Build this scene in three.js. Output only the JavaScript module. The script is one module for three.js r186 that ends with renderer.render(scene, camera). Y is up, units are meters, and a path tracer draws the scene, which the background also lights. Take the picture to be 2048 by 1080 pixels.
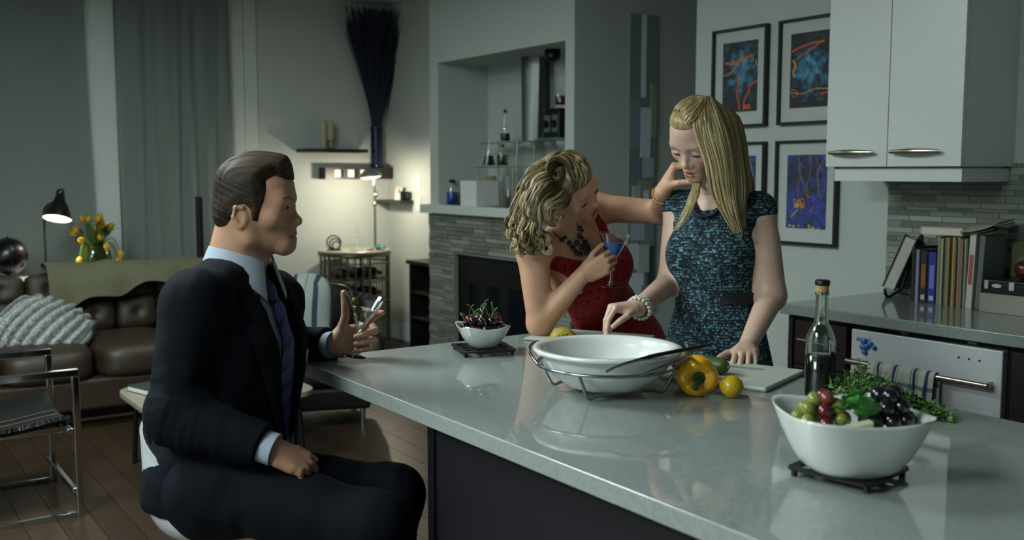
import * as THREE from 'three';
import { RoundedBoxGeometry } from 'three/addons/geometries/RoundedBoxGeometry.js';
import { mergeGeometries } from 'three/addons/utils/BufferGeometryUtils.js';
import { RectAreaLightUniformsLib } from 'three/addons/lights/RectAreaLightUniformsLib.js';
import { ImprovedNoise } from 'three/addons/math/ImprovedNoise.js';

// ---------------------------------------------------------------- camera, lights, exposure
const scene = new THREE.Scene();
scene.background = new THREE.Color(0x05070a);
const FOCAL = 2000, PITCH = Math.atan(195 / FOCAL), YAW = THREE.MathUtils.degToRad(55.35), EYE = 1.41;
const camera = new THREE.PerspectiveCamera(THREE.MathUtils.radToDeg(2 * Math.atan(540 / FOCAL)), 2048 / 1080, 0.05, 60);
camera.rotation.order = 'YXZ';
camera.position.set(0, EYE, 0);
camera.rotation.set(-PITCH, YAW, 0);
camera.focus = 2.62;
camera.userData.fStop = 3.8;
scene.add(camera);
const renderer = new THREE.WebGLRenderer({ antialias: true });
renderer.toneMapping = THREE.LinearToneMapping;
renderer.toneMappingExposure = 0.97;
renderer.shadowMap.enabled = true;
renderer.shadowMap.type = THREE.PCFSoftShadowMap;
RectAreaLightUniformsLib.init();
const LIGHT_TINT = new THREE.Color(0.86, 0.985, 0.97);
// unseen ceiling panels: [x, z, width, depth, intensity] - the strong one is placed to light the island from the living side
const UNSEEN_PANELS = [
  [-3.5, 0.0, 0.9, 0.9, 34],
  [-1.6, 1.7, 1.2, 1.2, 27],
  [-5.4, -1.6, 0.9, 0.9, 5],
];
const CEIL = 2.8;

// ---------------------------------------------------------------- helpers
const V = (x, y, z) => new THREE.Vector3(x, y, z);
const rad = THREE.MathUtils.degToRad, lerp = THREE.MathUtils.lerp, clamp = THREE.MathUtils.clamp;
const sstep = (a, b, x) => { const t = clamp((x - a) / (b - a), 0, 1); return t * t * (3 - 2 * t); };
let seed = 1234567;
const rnd = () => { seed = (seed * 1664525 + 1013904223) >>> 0; return seed / 4294967296; };
const rr = (a, b) => a + (b - a) * rnd();
const perlin = new ImprovedNoise();
const noise = (x, y, z = 0) => perlin.noise(x + 31.7, y + 17.3, z + 9.1);
const CP = Math.cos(PITCH), SP = Math.sin(PITCH);
// floor plan helper: a point seen under an angle of the surveyed view, t metres out from the station along its bearing.
// st() gives it in the station frame (x right, y up, z back), at() in room axes
function st(px, py, t) {
  const u = (px - 1024) / FOCAL, v = (540 - py) / FOCAL, k = t / (CP + v * SP);
  return V(u * k, EYE + (v * CP - SP) * k, -t);
}
const toRoom = (v) => v.clone().applyAxisAngle(V(0, 1, 0), YAW);
const at = (px, py, t) => toRoom(st(px, py, t));
const onTop = (px, py, h) => { let t = 3; for (let i = 0; i < 30; i++) { const p = st(px, py, t); t *= (EYE - h) / (EYE - p.y); } return at(px, py, t); };

const used = {};
function numbered(name) { const n = used[name] = (used[name] ?? -1) + 1; return n ? name + '_' + String(n).padStart(3, '0') : name; }
function shade(o) { o.castShadow = true; o.receiveShadow = true; return o; }
function tag(o, label, category, group, kind) { Object.assign(o.userData, { label, category }); if (group) o.userData.group = group; if (kind) o.userData.kind = kind; return o; }
function thing(name, label, category, pos = [0, 0, 0], turn = 0, group) {
  const o = new THREE.Group(); o.name = numbered(name); o.position.set(...(pos.isVector3 ? pos.toArray() : pos)); o.rotation.y = turn; scene.add(o);
  return tag(o, label, category, group);
}
function part(name, geo, mat, parent, label) {
  const m = shade(new THREE.Mesh(Array.isArray(geo) ? merge(geo) : geo, mat)); m.name = name; parent.add(m); if (label) m.userData.label = label; return m;
}
function single(name, geo, mat, label, category, pos = [0, 0, 0], turn = 0, group) {
  const m = shade(new THREE.Mesh(Array.isArray(geo) ? merge(geo) : geo, mat)); m.name = numbered(name); m.position.set(...(pos.isVector3 ? pos.toArray() : pos)); m.rotation.y = turn; scene.add(m);
  return tag(m, label, category, group);
}
function struct(name, geo, mat, label, category = 'wall') {
  const m = shade(new THREE.Mesh(Array.isArray(geo) ? merge(geo) : geo, mat)); m.name = name; scene.add(m); return tag(m, label, category, null, 'structure');
}
function merge(list) {
  const l = list.map((g) => { g = g.index ? g.toNonIndexed() : g.clone(); for (const k of Object.keys(g.attributes)) if (!['position', 'normal', 'uv', 'color'].includes(k)) g.deleteAttribute(k); if (!g.attributes.uv) g.setAttribute('uv', new THREE.BufferAttribute(new Float32Array(g.attributes.position.count * 2), 2)); return g; });
  const col = l.some((g) => g.attributes.color);
  if (col) for (const g of l) if (!g.attributes.color) g.setAttribute('color', new THREE.BufferAttribute(new Float32Array(g.attributes.position.count * 3).fill(1), 3));
  return mergeGeometries(l, false);
}
// boxes: uv in metres from the dominant axis
function boxUV(g) {
  if (g.index) g = g.toNonIndexed();
  const p = g.attributes.position, n = g.attributes.normal, uv = new Float32Array(p.count * 2);
  for (let i = 0; i < p.count; i++) {
    const ax = Math.abs(n.getX(i)), ay = Math.abs(n.getY(i)), az = Math.abs(n.getZ(i));
    if (ay >= ax && ay >= az) { uv[2 * i] = p.getX(i); uv[2 * i + 1] = p.getZ(i); } else if (ax >= az) { uv[2 * i] = p.getZ(i); uv[2 * i + 1] = p.getY(i); } else { uv[2 * i] = p.getX(i); uv[2 * i + 1] = p.getY(i); }
  }
  g.setAttribute('uv', new THREE.BufferAttribute(uv, 2)); return g;
}
// box from min corner to max corner
const box = (x0, y0, z0, x1, y1, z1, r = 0, seg = 2) => {
  const w = x1 - x0, h = y1 - y0, d = z1 - z0;
  const g = r > 0 ? new RoundedBoxGeometry(w, h, d, seg, Math.min(r, w / 2.01, h / 2.01, d / 2.01)) : new THREE.BoxGeometry(w, h, d);
  g.translate((x0 + x1) / 2, (y0 + y1) / 2, (z0 + z1) / 2); return boxUV(g);
};
const tube = (pts, r, seg = 24, rad_ = 8, closed = false) => new THREE.TubeGeometry(new THREE.CatmullRomCurve3(pts.map((p) => p.isVector3 ? p : V(...p)), closed, 'centripetal'), seg, r, rad_, closed);
const lathe = (pts, seg = 40) => new THREE.LatheGeometry(pts.map((p) => new THREE.Vector2(p[0], p[1])), seg);
const ball = (r, w = 20, h = 14) => new THREE.SphereGeometry(r, w, h);
function rod(a, b, r, r2 = r, seg = 10) { a = a.isVector3 ? a : V(...a); b = b.isVector3 ? b : V(...b); const g = new THREE.CylinderGeometry(r2, r, a.distanceTo(b), seg); g.applyQuaternion(new THREE.Quaternion().setFromUnitVectors(V(0, 1, 0), b.clone().sub(a).normalize())); const m = a.clone().add(b).multiplyScalar(.5); g.translate(m.x, m.y, m.z); return g; }
const mv = (g, x, y, z) => { g.translate(x, y, z); return g; };
// polyline with rounded corners, for bent wire
function bent(pts, r, rc = .012, seg = 8, closed = false) {
  pts = pts.map((p) => p.isVector3 ? p : V(...p)); const out = []; const n = pts.length;
  for (let i = 0; i < n; i++) {
    if (!closed && (i === 0 || i === n - 1)) { out.push(pts[i]); continue; }
    const a = pts[(i + n - 1) % n], b = pts[i], c = pts[(i + 1) % n], d1 = a.clone().sub(b), d2 = c.clone().sub(b), k = Math.min(rc, d1.length() * .45, d2.length() * .45);
    const p = b.clone().addScaledVector(d1.normalize(), k), q = b.clone().addScaledVector(d2.normalize(), k);
    for (let j = 0; j <= 4; j++) { const t = j / 4; out.push(p.clone().multiplyScalar((1 - t) * (1 - t)).addScaledVector(b, 2 * t * (1 - t)).addScaledVector(q, t * t)); }
  }
  return sweep(out, r, seg, closed);
}
// sweep of a circle (or flattened circle) along a polyline; radius may be a function of 0..1
function sweep(pts, r, seg = 8, closed = false, flat = 1, upHint = null, cap = true) {
  const n = pts.length, pos = [], nor = [], uv = [], idx = []; let prevN = null; const R = typeof r === 'function' ? r : () => r; let len = 0;
  for (let i = 0; i < n; i++) {
    const a = pts[closed ? (i + n - 1) % n : Math.max(0, i - 1)], b = pts[closed ? (i + 1) % n : Math.min(n - 1, i + 1)], T = b.clone().sub(a).normalize();
    let N = prevN ? prevN.clone() : (upHint ? upHint.clone() : (Math.abs(T.y) < .9 ? V(0, 1, 0) : V(1, 0, 0)));
    N.addScaledVector(T, -N.dot(T)).normalize(); prevN = N; const B = T.clone().cross(N);
    if (i) len += pts[i].distanceTo(pts[i - 1]);
    const rad_ = R(i / (n - 1));
    for (let j = 0; j <= seg; j++) { const f = j / seg * Math.PI * 2, c = Math.cos(f), s = Math.sin(f);
      pos.push(pts[i].x + (N.x * c * flat + B.x * s) * rad_, pts[i].y + (N.y * c * flat + B.y * s) * rad_, pts[i].z + (N.z * c * flat + B.z * s) * rad_);
      const q = V(N.x * c + B.x * s * flat, N.y * c + B.y * s * flat, N.z * c + B.z * s * flat).normalize(); nor.push(q.x, q.y, q.z); uv.push(j / seg, len); }
  }
  const rows = closed ? n : n - 1;
  for (let i = 0; i < rows; i++) for (let j = 0; j < seg; j++) { const a = i * (seg + 1) + j, b = ((i + 1) % n) * (seg + 1) + j; idx.push(a, a + 1, b, a + 1, b + 1, b); }
  if (cap && !closed) for (const e of [0, n - 1]) { const c = pos.length / 3; pos.push(pts[e].x, pts[e].y, pts[e].z); const d = pts[e].clone().sub(pts[e ? e - 1 : 1]).normalize(); nor.push(d.x, d.y, d.z); uv.push(0, 0); for (let j = 0; j < seg; j++) { const a = e * (seg + 1) + j; e ? idx.push(c, a, a + 1) : idx.push(c, a + 1, a); } }
  const g = new THREE.BufferGeometry(); g.setAttribute('position', new THREE.Float32BufferAttribute(pos, 3)); g.setAttribute('normal', new THREE.Float32BufferAttribute(nor, 3)); g.setAttribute('uv', new THREE.Float32BufferAttribute(uv, 2)); g.setIndex(idx); return g;
}
// grid surface from a function (u, v) -> Vector3, given thickness when th > 0
function sheet(fn, nu, nv, th = 0) {
  const mk = (off) => { const pos = [], uv = [], idx = []; for (let j = 0; j <= nv; j++) for (let i = 0; i <= nu; i++) { const p = fn(i / nu, j / nv); pos.push(p.x, p.y, p.z); uv.push(i / nu, j / nv); } for (let j = 0; j < nv; j++) for (let i = 0; i < nu; i++) { const a = j * (nu + 1) + i; idx.push(a, a + 1, a + nu + 1, a + 1, a + nu + 2, a + nu + 1); } const g = new THREE.BufferGeometry(); g.setAttribute('position', new THREE.Float32BufferAttribute(pos, 3)); g.setAttribute('uv', new THREE.Float32BufferAttribute(uv, 2)); g.setIndex(idx); g.computeVertexNormals(); return g; };
  const g = mk(0); if (!th) return g;
  const p = g.attributes.position, nn = g.attributes.normal, N = p.count, pos = new Float32Array(N * 6), nor = new Float32Array(N * 6), uv = new Float32Array(N * 4), idx = [...g.index.array];
  for (let i = 0; i < N; i++) for (let k = 0; k < 3; k++) { const a = p.array[3 * i + k], b = nn.array[3 * i + k]; pos[3 * i + k] = a + b * th / 2; pos[3 * (N + i) + k] = a - b * th / 2; nor[3 * i + k] = b; nor[3 * (N + i) + k] = -b; }
  uv.set(g.attributes.uv.array); uv.set(g.attributes.uv.array, N * 2);
  for (let i = 0; i < g.index.count; i += 3) idx.push(N + g.index.array[i], N + g.index.array[i + 2], N + g.index.array[i + 1]);
  const rim = []; for (let i = 0; i <= nu; i++) rim.push(i); for (let j = 1; j <= nv; j++) rim.push(j * (nu + 1) + nu); for (let i = nu - 1; i >= 0; i--) rim.push(nv * (nu + 1) + i); for (let j = nv - 1; j >= 0; j--) rim.push(j * (nu + 1));
  for (let i = 0; i < rim.length - 1; i++) { const a = rim[i], b = rim[i + 1]; idx.push(a, N + a, b, b, N + a, N + b); }
  const o = new THREE.BufferGeometry(); o.setAttribute('position', new THREE.BufferAttribute(pos, 3)); o.setAttribute('normal', new THREE.BufferAttribute(nor, 3)); o.setAttribute('uv', new THREE.BufferAttribute(uv, 2)); o.setIndex(idx); return o;
}
function paint(g, c) { const col = new THREE.Color(c), n = g.attributes.position.count, a = new Float32Array(n * 3); for (let i = 0; i < n; i++) { a[3 * i] = col.r; a[3 * i + 1] = col.g; a[3 * i + 2] = col.b; } g.setAttribute('color', new THREE.BufferAttribute(a, 3)); return g; }

// ---------------------------------------------------------------- textures and materials
function tex(w, h, fn, { srgb = true, rep = [1, 1] } = {}) {
  const d = new Uint8Array(w * h * 4);
  for (let y = 0; y < h; y++) for (let x = 0; x < w; x++) { const c = fn(x / w, y / h, x, y), i = (y * w + x) * 4; if (typeof c === 'number') { d[i] = d[i + 1] = d[i + 2] = clamp(c, 0, 1) * 255; } else { d[i] = clamp(c[0], 0, 1) * 255; d[i + 1] = clamp(c[1], 0, 1) * 255; d[i + 2] = clamp(c[2], 0, 1) * 255; } d[i + 3] = 255; }
  const t = new THREE.DataTexture(d, w, h); t.wrapS = t.wrapT = THREE.RepeatWrapping; t.magFilter = THREE.LinearFilter; t.minFilter = THREE.LinearMipmapLinearFilter; t.generateMipmaps = true; if (srgb) t.colorSpace = THREE.SRGBColorSpace; t.repeat.set(...rep); t.needsUpdate = true; return t;
}
// noise that repeats with period 1 in u and v
const pn = (u, v, f, z = 0) => { const a = noise(u * f, v * f, z), b = noise((u - 1) * f, v * f, z), c = noise(u * f, (v - 1) * f, z), d = noise((u - 1) * f, (v - 1) * f, z); return (a * (1 - u) + b * u) * (1 - v) + (c * (1 - u) + d * u) * v; };
const std = (color, roughness = .6, o = {}) => new THREE.MeshStandardMaterial({ color, roughness, ...o });
const phy = (color, roughness = .6, o = {}) => new THREE.MeshPhysicalMaterial({ color, roughness, ...o });
const glassThin = (color = 0xffffff, roughness = .02) => phy(color, roughness, { transmission: 1, thickness: 0, ior: 1.5 });
const glassSolid = (color = 0xffffff, ior = 1.5, o = {}) => phy(color, 0, { transmission: 1, thickness: .01, ior, ...o });
const M = {};
{
  const plaster = tex(256, 256, (u, v) => .5 + .35 * pn(u, v, 40) + .2 * pn(u, v, 90, 4), { srgb: false, rep: [2, 2] });
  M.wall = std(0xb2b9b4, .85, { bumpMap: plaster, bumpScale: .0006 });
  M.ceiling = std(0xbcc0bd, .9, { bumpMap: plaster, bumpScale: .0006 });
  M.trim = std(0xc4cac6, .5);
  M.cabinet = phy(0xd2d6d5, .38, { clearcoat: .3, clearcoatRoughness: .3 });
  const wood = tex(256, 512, (u, v) => { const g = pn(u, v * .3 + .1, 22) * .4 + pn(u, v * .2, 60, 3) * .35 + pn(u, v, 5, 8) * .3; const k = .5 + g * .5; return [.235 + .15 * k, .19 + .125 * k, .15 + .1 * k]; }, { rep: [4, .7] });
  M.floors = [0xccc4ba, 0xb0a69c, 0x9a8f84, 0xbdb3a6].map((c) => std(c, .38, { map: wood }));
  const dw = tex(256, 256, (u, v) => { const k = pn(u, v * .25, 40) * .5 + pn(u, v * .2, 14, 5) * .5; return [.115 + .04 * k, .075 + .03 * k, .06 + .02 * k]; });
  M.darkWood = std(0xffffff, .42, { map: dw });
  M.darkPanel = std(0x14131a, .45);
  const quartz = tex(1024, 1024, (u, v) => { const n = pn(u, v, 160) * .055 + pn(u, v, 60, 3) * .035 + pn(u, v, 12, 7) * .015; return [.55 + n, .58 + n, .57 + n * .9]; });
  // flakes in the engineered stone, their sparkle painted in as bright dots
  { const d = quartz.image.data; for (let i = 0; i < 2600; i++) { const x = Math.floor(rnd() * 1024), y = Math.floor(rnd() * 1024), k = (y * 1024 + x) * 4, b = rnd() < .12 ? 255 : rr(175, 225); d[k] = d[k + 1] = d[k + 2] = b; } for (let i = 0; i < 5200; i++) { const x = Math.floor(rnd() * 1024), y = Math.floor(rnd() * 1024), k = (y * 1024 + x) * 4, b = rr(95, 130); d[k] = b; d[k + 1] = b + 3; d[k + 2] = b; } }
  M.quartz = phy(0xffffff, .45, { map: quartz, clearcoat: 1, clearcoatRoughness: .035 });
  M.quartzBack = phy(0xe4e8e6, .45, { map: quartz, clearcoat: 1, clearcoatRoughness: .05 });
  const brushed = tex(256, 256, (u, v) => .5 + .4 * pn(u * .1, v, 120), { srgb: false });
  M.steel = std(0xb8bcbd, .42, { metalness: .75, bumpMap: brushed, bumpScale: .0002 });
  M.nickel = std(0xb9b4a4, .25, { metalness: 1 });
  M.chrome = std(0xc9cccc, .1, { metalness: 1 });
  M.wire = std(0x8f979b, .22, { metalness: 1 });
  M.porcelain = phy(0xd9dcd9, .16, { clearcoat: .6, clearcoatRoughness: .05 });
  M.blackMetal = std(0x0d0f10, .4, { metalness: .3 });
  M.blackPlastic = std(0x0b0c0d, .35);
  const leatherB = tex(256, 256, (u, v) => .5 + .4 * pn(u, v, 44) + .3 * pn(u, v, 90, 6), { srgb: false, rep: [3, 3] });
  M.leather = std(0x33291f, .42, { bumpMap: leatherB, bumpScale: .0012 });
  M.leatherBlack = std(0x101112, .36, { bumpMap: leatherB, bumpScale: .001 });
  M.glass = glassThin();
  M.paper = std(0xc9c7bd, .8);
  M.white = std(0xcfd1ce, .5);
  M.black = std(0x08090a, .5);
}
const tileTone = [0x7a8078, 0x899086, 0x6c746d, 0x969b90, 0x848075, 0x646c67].map((c) => std(c, .28));
const ledgeTone = [0x737a70, 0x82897c, 0x666e64, 0x909588, 0x7a7a6d].map((c) => std(c, .6));

// ---------------------------------------------------------------- ceiling lamps out of view, placed to light island, kitchen and living room
for (const [i, [x, z, w, d, I]] of UNSEEN_PANELS.entries()) {
  const g = thing('unseen_ceiling_light', ['large unseen ceiling panel lighting the island and the seated man from the left', 'unseen ceiling panel behind the viewer lighting the kitchen fronts', 'unseen ceiling panel above the coffee table lighting the living room'][i], 'ceiling light', [x, CEIL, z], 0, 'unseen ceiling light panels');
  part('frame', [box(-w / 2 - .03, -.05, -d / 2 - .03, w / 2 + .03, 0, -d / 2), box(-w / 2 - .03, -.05, d / 2, w / 2 + .03, 0, d / 2 + .03), box(-w / 2 - .03, -.05, -d / 2, -w / 2, 0, d / 2), box(w / 2, -.05, -d / 2, w / 2 + .03, 0, d / 2)], M.white, g);
  part('diffuser', box(-w / 2, -.03, -d / 2, w / 2, -.02, d / 2), std(0xffffff, .6, { emissive: LIGHT_TINT, emissiveIntensity: I * .25 }), g);
  const L = new THREE.RectAreaLight(LIGHT_TINT, I, w, d); L.position.set(0, -.055, 0); L.rotation.x = -Math.PI / 2; L.name = 'unseen_panel_light'; L.castShadow = true; g.add(L);
}
// ================================================================ ROOM SHELL
const XL = -7.65, ZB = -3.68, ZF = 2.6, XR = 2.2, ZA = -4.0, ZFP = -3.6, XF0 = -6.235, XF1 = -4.58, ZH = -5.4, XP = -3.69;
{
  const fl = new THREE.Group(); fl.name = 'floor'; scene.add(fl); tag(fl, 'brown hardwood plank floor', 'floor', null, 'structure');
  part('subfloor', box(XL - .2, -.14, ZH - .1, XR + .2, -.014, ZF + .2), M.darkPanel, fl);
  // planks run along x, pieces of about 1.5 m with tight joints
  const W = .125, pg = [1.3, 1.7, 2.1].map((L) => box(0, -.012, 0, L - .002, 0, W - .0022, .0012, 1));
  const rest = []; let count = 0;
  for (let z = -2.6; z < 1.35; z += W) {
    let x = -7.6 - rnd() * 1.2;
    while (x < -.2) { const k = Math.floor(rnd() * 3), L = [1.3, 1.7, 2.1][k], m = M.floors[Math.floor(rnd() * 4)];
      if (x > -6.6 && x < -1.6 && z > -2.3 && count < 290) { const p = part('plank', pg[k], m, fl); p.position.set(x, 0, z); count++; } else { const g = pg[k].clone(); g.translate(x, 0, z); rest.push(g); }
      x += L; }
  }
  for (const [x0, x1, z0, z1] of [[XL, -.2, ZH, -2.6], [XL, -.2, 1.35, ZF], [-.2, XR, ZH, ZF]]) for (let z = z0; z < z1 - .01; z += W) rest.push(box(x0, -.012, z, x1, 0, Math.min(z1, z + W - .0022)));
  const r = part('plank', rest, M.floors[1], fl); r.userData.kind = 'stuff';
}
struct('ceiling', box(XL - .2, CEIL, ZH - .1, XR + .2, CEIL + .1, ZF + .2), M.ceiling, 'flat pale ceiling above the frame', 'ceiling');
struct('wall_back', box(XP, 0, ZB - .12, XR + .1, CEIL, ZB), M.wall, 'pale grey kitchen wall carrying the four framed prints');
struct('wall_right', box(XR, 0, ZB, XR + .1, CEIL, ZF), M.wall, 'grey wall out of view on the right');
struct('wall_front', box(XL - .2, 0, ZF, XR + .1, CEIL, ZF + .1), M.wall, 'grey wall behind the viewer');
struct('wall_hall', [box(XF1 - .02, 0, ZH - .1, XP + .3, CEIL, ZH), box(XP, 0, ZH, XP + .12, CEIL, ZB - .12)], M.wall, 'grey end wall of the short hallway');
struct('wall_alcove', box(XL - .1, 0, ZA - .12, XF0 + .02, CEIL, ZA), M.wall, 'grey alcove wall lit by the chrome lamp');
// left wall with two tall windows
const WZ = [[-1.6, .45], [-2.62, -1.8]];   // z ranges of the openings
{
  const g = [box(XL - .15, 0, .45, XL, CEIL, ZF), box(XL - .15, 0, -1.8, XL, CEIL, -1.6), box(XL - .15, 0, ZA - .12, XL, CEIL, -2.62), box(XL - .15, 0, -1.6, XL, .18, .45), box(XL - .15, 0, -2.62, XL, .18, -1.8), box(XL - .15, 2.7, -1.6, XL, CEIL, .45), box(XL - .15, 2.7, -2.62, XL, CEIL, -1.8)];
  struct('wall_left', g, M.wall, 'grey wall with the tall curtained windows');
  WZ.forEach(([z0, z1], i) => {
    const w = new THREE.Group(); w.name = 'window_' + (i + 1); scene.add(w); tag(w, ['tall window behind the lamp and tulips', 'tall window behind the dark haired man'][i], 'window', null, 'structure');
    const f = .045, x0 = XL - .1, x1 = XL - .04;
    part('frame', [box(x0, .18, z0, x1, 2.7, z0 + f), box(x0, .18, z1 - f, x1, 2.7, z1), box(x0, .18, z0 + f, x1, .18 + f, z1 - f), box(x0, 2.7 - f, z0 + f, x1, 2.7, z1 - f), box(x0, 1.0, z0 + f, x1, 1.08, z1 - f), ...(i ? [] : [box(x0, .18 + f, -.62, x1, 2.7 - f, -.55)])], M.trim, w);
    for (const [y0, y1] of [[.18 + f, 1.0], [1.08, 2.7 - f]]) part('pane', box(x0 + .025, y0, z0 + f, x0 + .031, y1, z1 - f), M.glass, w);
  });
  struct('trim_1', [box(XL, .02, -2.75, XL + .03, CEIL, -2.625, .004), box(XL, .02, -2.86, XL + .018, CEIL, -2.755, .004)], M.trim, 'white window casing beside the shelves', 'trim');
  struct('trim_2', box(XL, .02, -1.8, XL + .04, CEIL, -1.6, .004), M.trim, 'wide pale post between the two windows', 'trim');
  struct('baseboard_alcove', box(XL + .002, .0, ZA, XF0, .14, ZA + .016, .004), M.trim, 'white baseboard along the alcove wall', 'baseboard');
  struct('baseboard_left', box(XL, 0, ZA + .02, XL + .016, .14, -2.87, .004), M.trim, 'white baseboard under the wall shelves', 'baseboard');
  struct('baseboard_back', box(XP, 0, ZB, -2.56, .14, ZB + .016, .004), M.trim, 'white baseboard under the framed prints', 'baseboard');
}
// sheer curtains
{
  const sheer = tex(128, 128, (u, v) => .9 + .12 * pn(u, v, 50) - .04 * ((u * 128 | 0) % 2) - .03 * ((v * 128 | 0) % 2), { rep: [6, 14] });
  const m = phy(0xa4b0aa, .95, { map: sheer, transmission: .45, thickness: 0, side: THREE.DoubleSide });
  const mk = (z0, z1, ph, amp, label) => {
    const g = sheet((u, v) => { const w = Math.pow(v, .3); return V(XL + .09 + amp * (Math.sin(u * 31 + ph + Math.sin(u * 9) * 1.5 + v * .8) * .6 + Math.sin(u * 57 + ph * 2) * .3) * (.5 + .5 * w), lerp(2.74, .05, v), lerp(z0, z1, u) + .012 * Math.sin(v * 5 + u * 20)); }, 160, 30);
    single('sheer_curtain', g, m, label, 'curtain', [0, 0, 0], 0, 'sheer curtains');
  };
  mk(.5, -1.6, .4, .016, 'sheer grey curtain behind the black lamp and yellow tulips');
  mk(-1.8, -2.63, 2.1, .028, 'sheer grey curtain falling behind the seated man');
  single('curtain_rail', [box(XL + .075, 2.74, -2.66, XL + .1, 2.765, .55)], M.trim, 'white rail above the sheer curtains', 'rail');
}
// ---------------------------------------------------------------- fireplace block with bar niche
const NX0 = -6.12, NX1 = -4.665, NY = 2.17, MANT = 1.185;
{
  const W = M.wall;
  struct('wall_chimney', [
    box(XF0, 1.12, ZFP - .02, NX0, CEIL, ZFP), box(NX1, 1.12, ZFP - .02, XF1, CEIL, ZFP), box(NX0, NY, ZFP - .02, NX1, CEIL, ZFP),   // front round the niche
    box(XF0, 0, ZH, XF0 + .02, CEIL, ZFP - .02), box(XF1 - .02, 0, ZH, XF1, CEIL, ZFP - .02),                                          // cheeks
    box(NX0 - .02, MANT - .03, ZFP - .42, NX0, NY, ZFP - .02), box(NX1, MANT - .03, ZFP - .42, NX1 + .02, NY, ZFP - .02),             // niche sides
    box(NX0, MANT - .03, ZFP - .44, NX1, NY + .02, ZFP - .42), box(NX0, NY, ZFP - .42, NX1, NY + .02, ZFP - .02), box(XF0 + .02, 0, ZFP - .03, XF1 - .02, 1.12, ZFP - .012).applyMatrix4(new THREE.Matrix4().makeTranslation(0, 0, -.45)),
  ], W, 'grey chimney breast with the open bar niche');
  const fp = thing('fireplace', 'stacked stone fireplace with black opening under the bar niche', 'fireplace', [0, 0, 0]);
  part('mantel', box(XF0 - .035, 1.125, ZFP - .02, XF1 + .02, MANT, ZFP + .07, .006), M.trim, fp, 'pale painted mantel shelf');
  part('mortar_bed', [box(XF0, 0, ZFP - .01, -5.9, 1.125, ZFP + .002), box(-5.9, .86, ZFP - .01, XF1, 1.125, ZFP + .002), box(-4.9, 0, ZFP - .01, XF1, .86, ZFP + .002)], std(0x3d423c, .9), fp);
  // ledge stones, course by course
  const lens = [.09, .13, .17, .21], gs = {}; let n = 0; const rest = [];
  let y = 0; while (y < 1.12) { const h = .028; let x = XF0 - .004;
    while (x < XF1) { let L = lens[Math.floor(rnd() * 4)]; const open = y < .855; let x1 = Math.min(x + L, XF1);
      if (open && x < -5.905 && x1 > -5.91) x1 = -5.905; if (open && x >= -5.906 && x < -4.895) { x = -4.895; continue; }
      const dep = [.006, .009, .013, .004][Math.floor(rnd() * 4)], w = Math.round((x1 - x) * 100) / 100;
      if (w > .012) { const key = w + '_' + dep; const g = gs[key] ??= box(0, 0, 0, w - .002, h - .002, dep + .004, .0025, 1); const m = ledgeTone[Math.floor(rnd() * 5)];
        if (x < -5.25 && y > .12 && n < 298) { const p = part('stone', g, m, fp); p.position.set(x, y, ZFP + .001); n++; } else { const q = g.clone(); q.translate(x, y, ZFP + .001); rest.push(q); } }
      x = x1; }
    y += h; }
  part('stone', rest, ledgeTone[1], fp).userData.kind = 'stuff';
  const X0 = -5.9, X1 = -4.9;
  part('opening_trim', [box(X0 - .004, 0, ZFP - .02, X0 + .006, .86, ZFP + .012), box(X0, .852, ZFP - .02, X1, .862, ZFP + .012), box(X1 - .006, 0, ZFP - .02, X1 + .004, .86, ZFP + .012)], std(0x7e837c, .4), fp);
  part('firebox', [box(X0, 0, ZFP - .45, X1, .02, ZFP - .01), box(X0, .02, ZFP - .45, X0 + .02, .855, ZFP - .03), box(X1 - .02, .02, ZFP - .45, X1, .855, ZFP - .03), box(X0, .835, ZFP - .45, X1, .855, ZFP - .03)], M.black, fp);
  part('insert', [box(X0 + .02, .02, ZFP - .06, X0 + .13, .835, ZFP - .03), box(X1 - .13, .02, ZFP - .06, X1 - .02, .835, ZFP - .03), box(X0 + .13, .66, ZFP - .06, X1 - .13, .835, ZFP - .03), box(X0 + .13, .02, ZFP - .06, X1 - .13, .1, ZFP - .03)], std(0x0b0d10, .5), fp);
  part('fire_glass', box(X0 + .13, .1, ZFP - .055, X1 - .13, .66, ZFP - .045), phy(0x10151a, .08), fp);
}
// ================================================================ KITCHEN
const TOP = .91, IZ0 = -1.963, IZ1 = -1.03, IX0 = -2.51;
const onZ = (px, py, z) => { let t = 3; for (let i = 0; i < 60; i++) { const p = at(px, py, t); t *= z / p.z; } return at(px, py, t); };
const onX = (px, py, x) => { let t = 3; for (let i = 0; i < 60; i++) { const p = at(px, py, t); t *= x / p.x; } return at(px, py, t); };
{ // island
  const g = thing('kitchen_island', 'kitchen island with long grey quartz top and dark base', 'island', [-1.2, 0, -1.5]);
  const T = (b) => { b.translate(1.2, 0, 1.5); return b; };
  part('worktop', T(box(IX0, TOP - .035, IZ0, .25, TOP, IZ1, .003, 2)), M.quartz, g, 'grey speckled quartz top');
  part('base_panel', T(box(-1.83, .1, IZ0 + .02, .2, TOP - .036, IZ1 - .03)), M.darkPanel, g);
  part('corner_post', T(box(-1.845, 0, IZ1 - .05, -1.82, TOP - .036, IZ1 - .022, .002, 1)), std(0x0c0d12, .4), g);
  part('toe_kick', T(box(-1.78, 0, IZ0 + .07, .15, .1, IZ1 - .09)), M.black, g);
  part('support_leg', T(rod([-2.38, 0, IZ0 + .12], [-2.38, TOP - .036, IZ0 + .12], .018)), M.blackMetal, g);
}
const CZ = -3.02;
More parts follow.
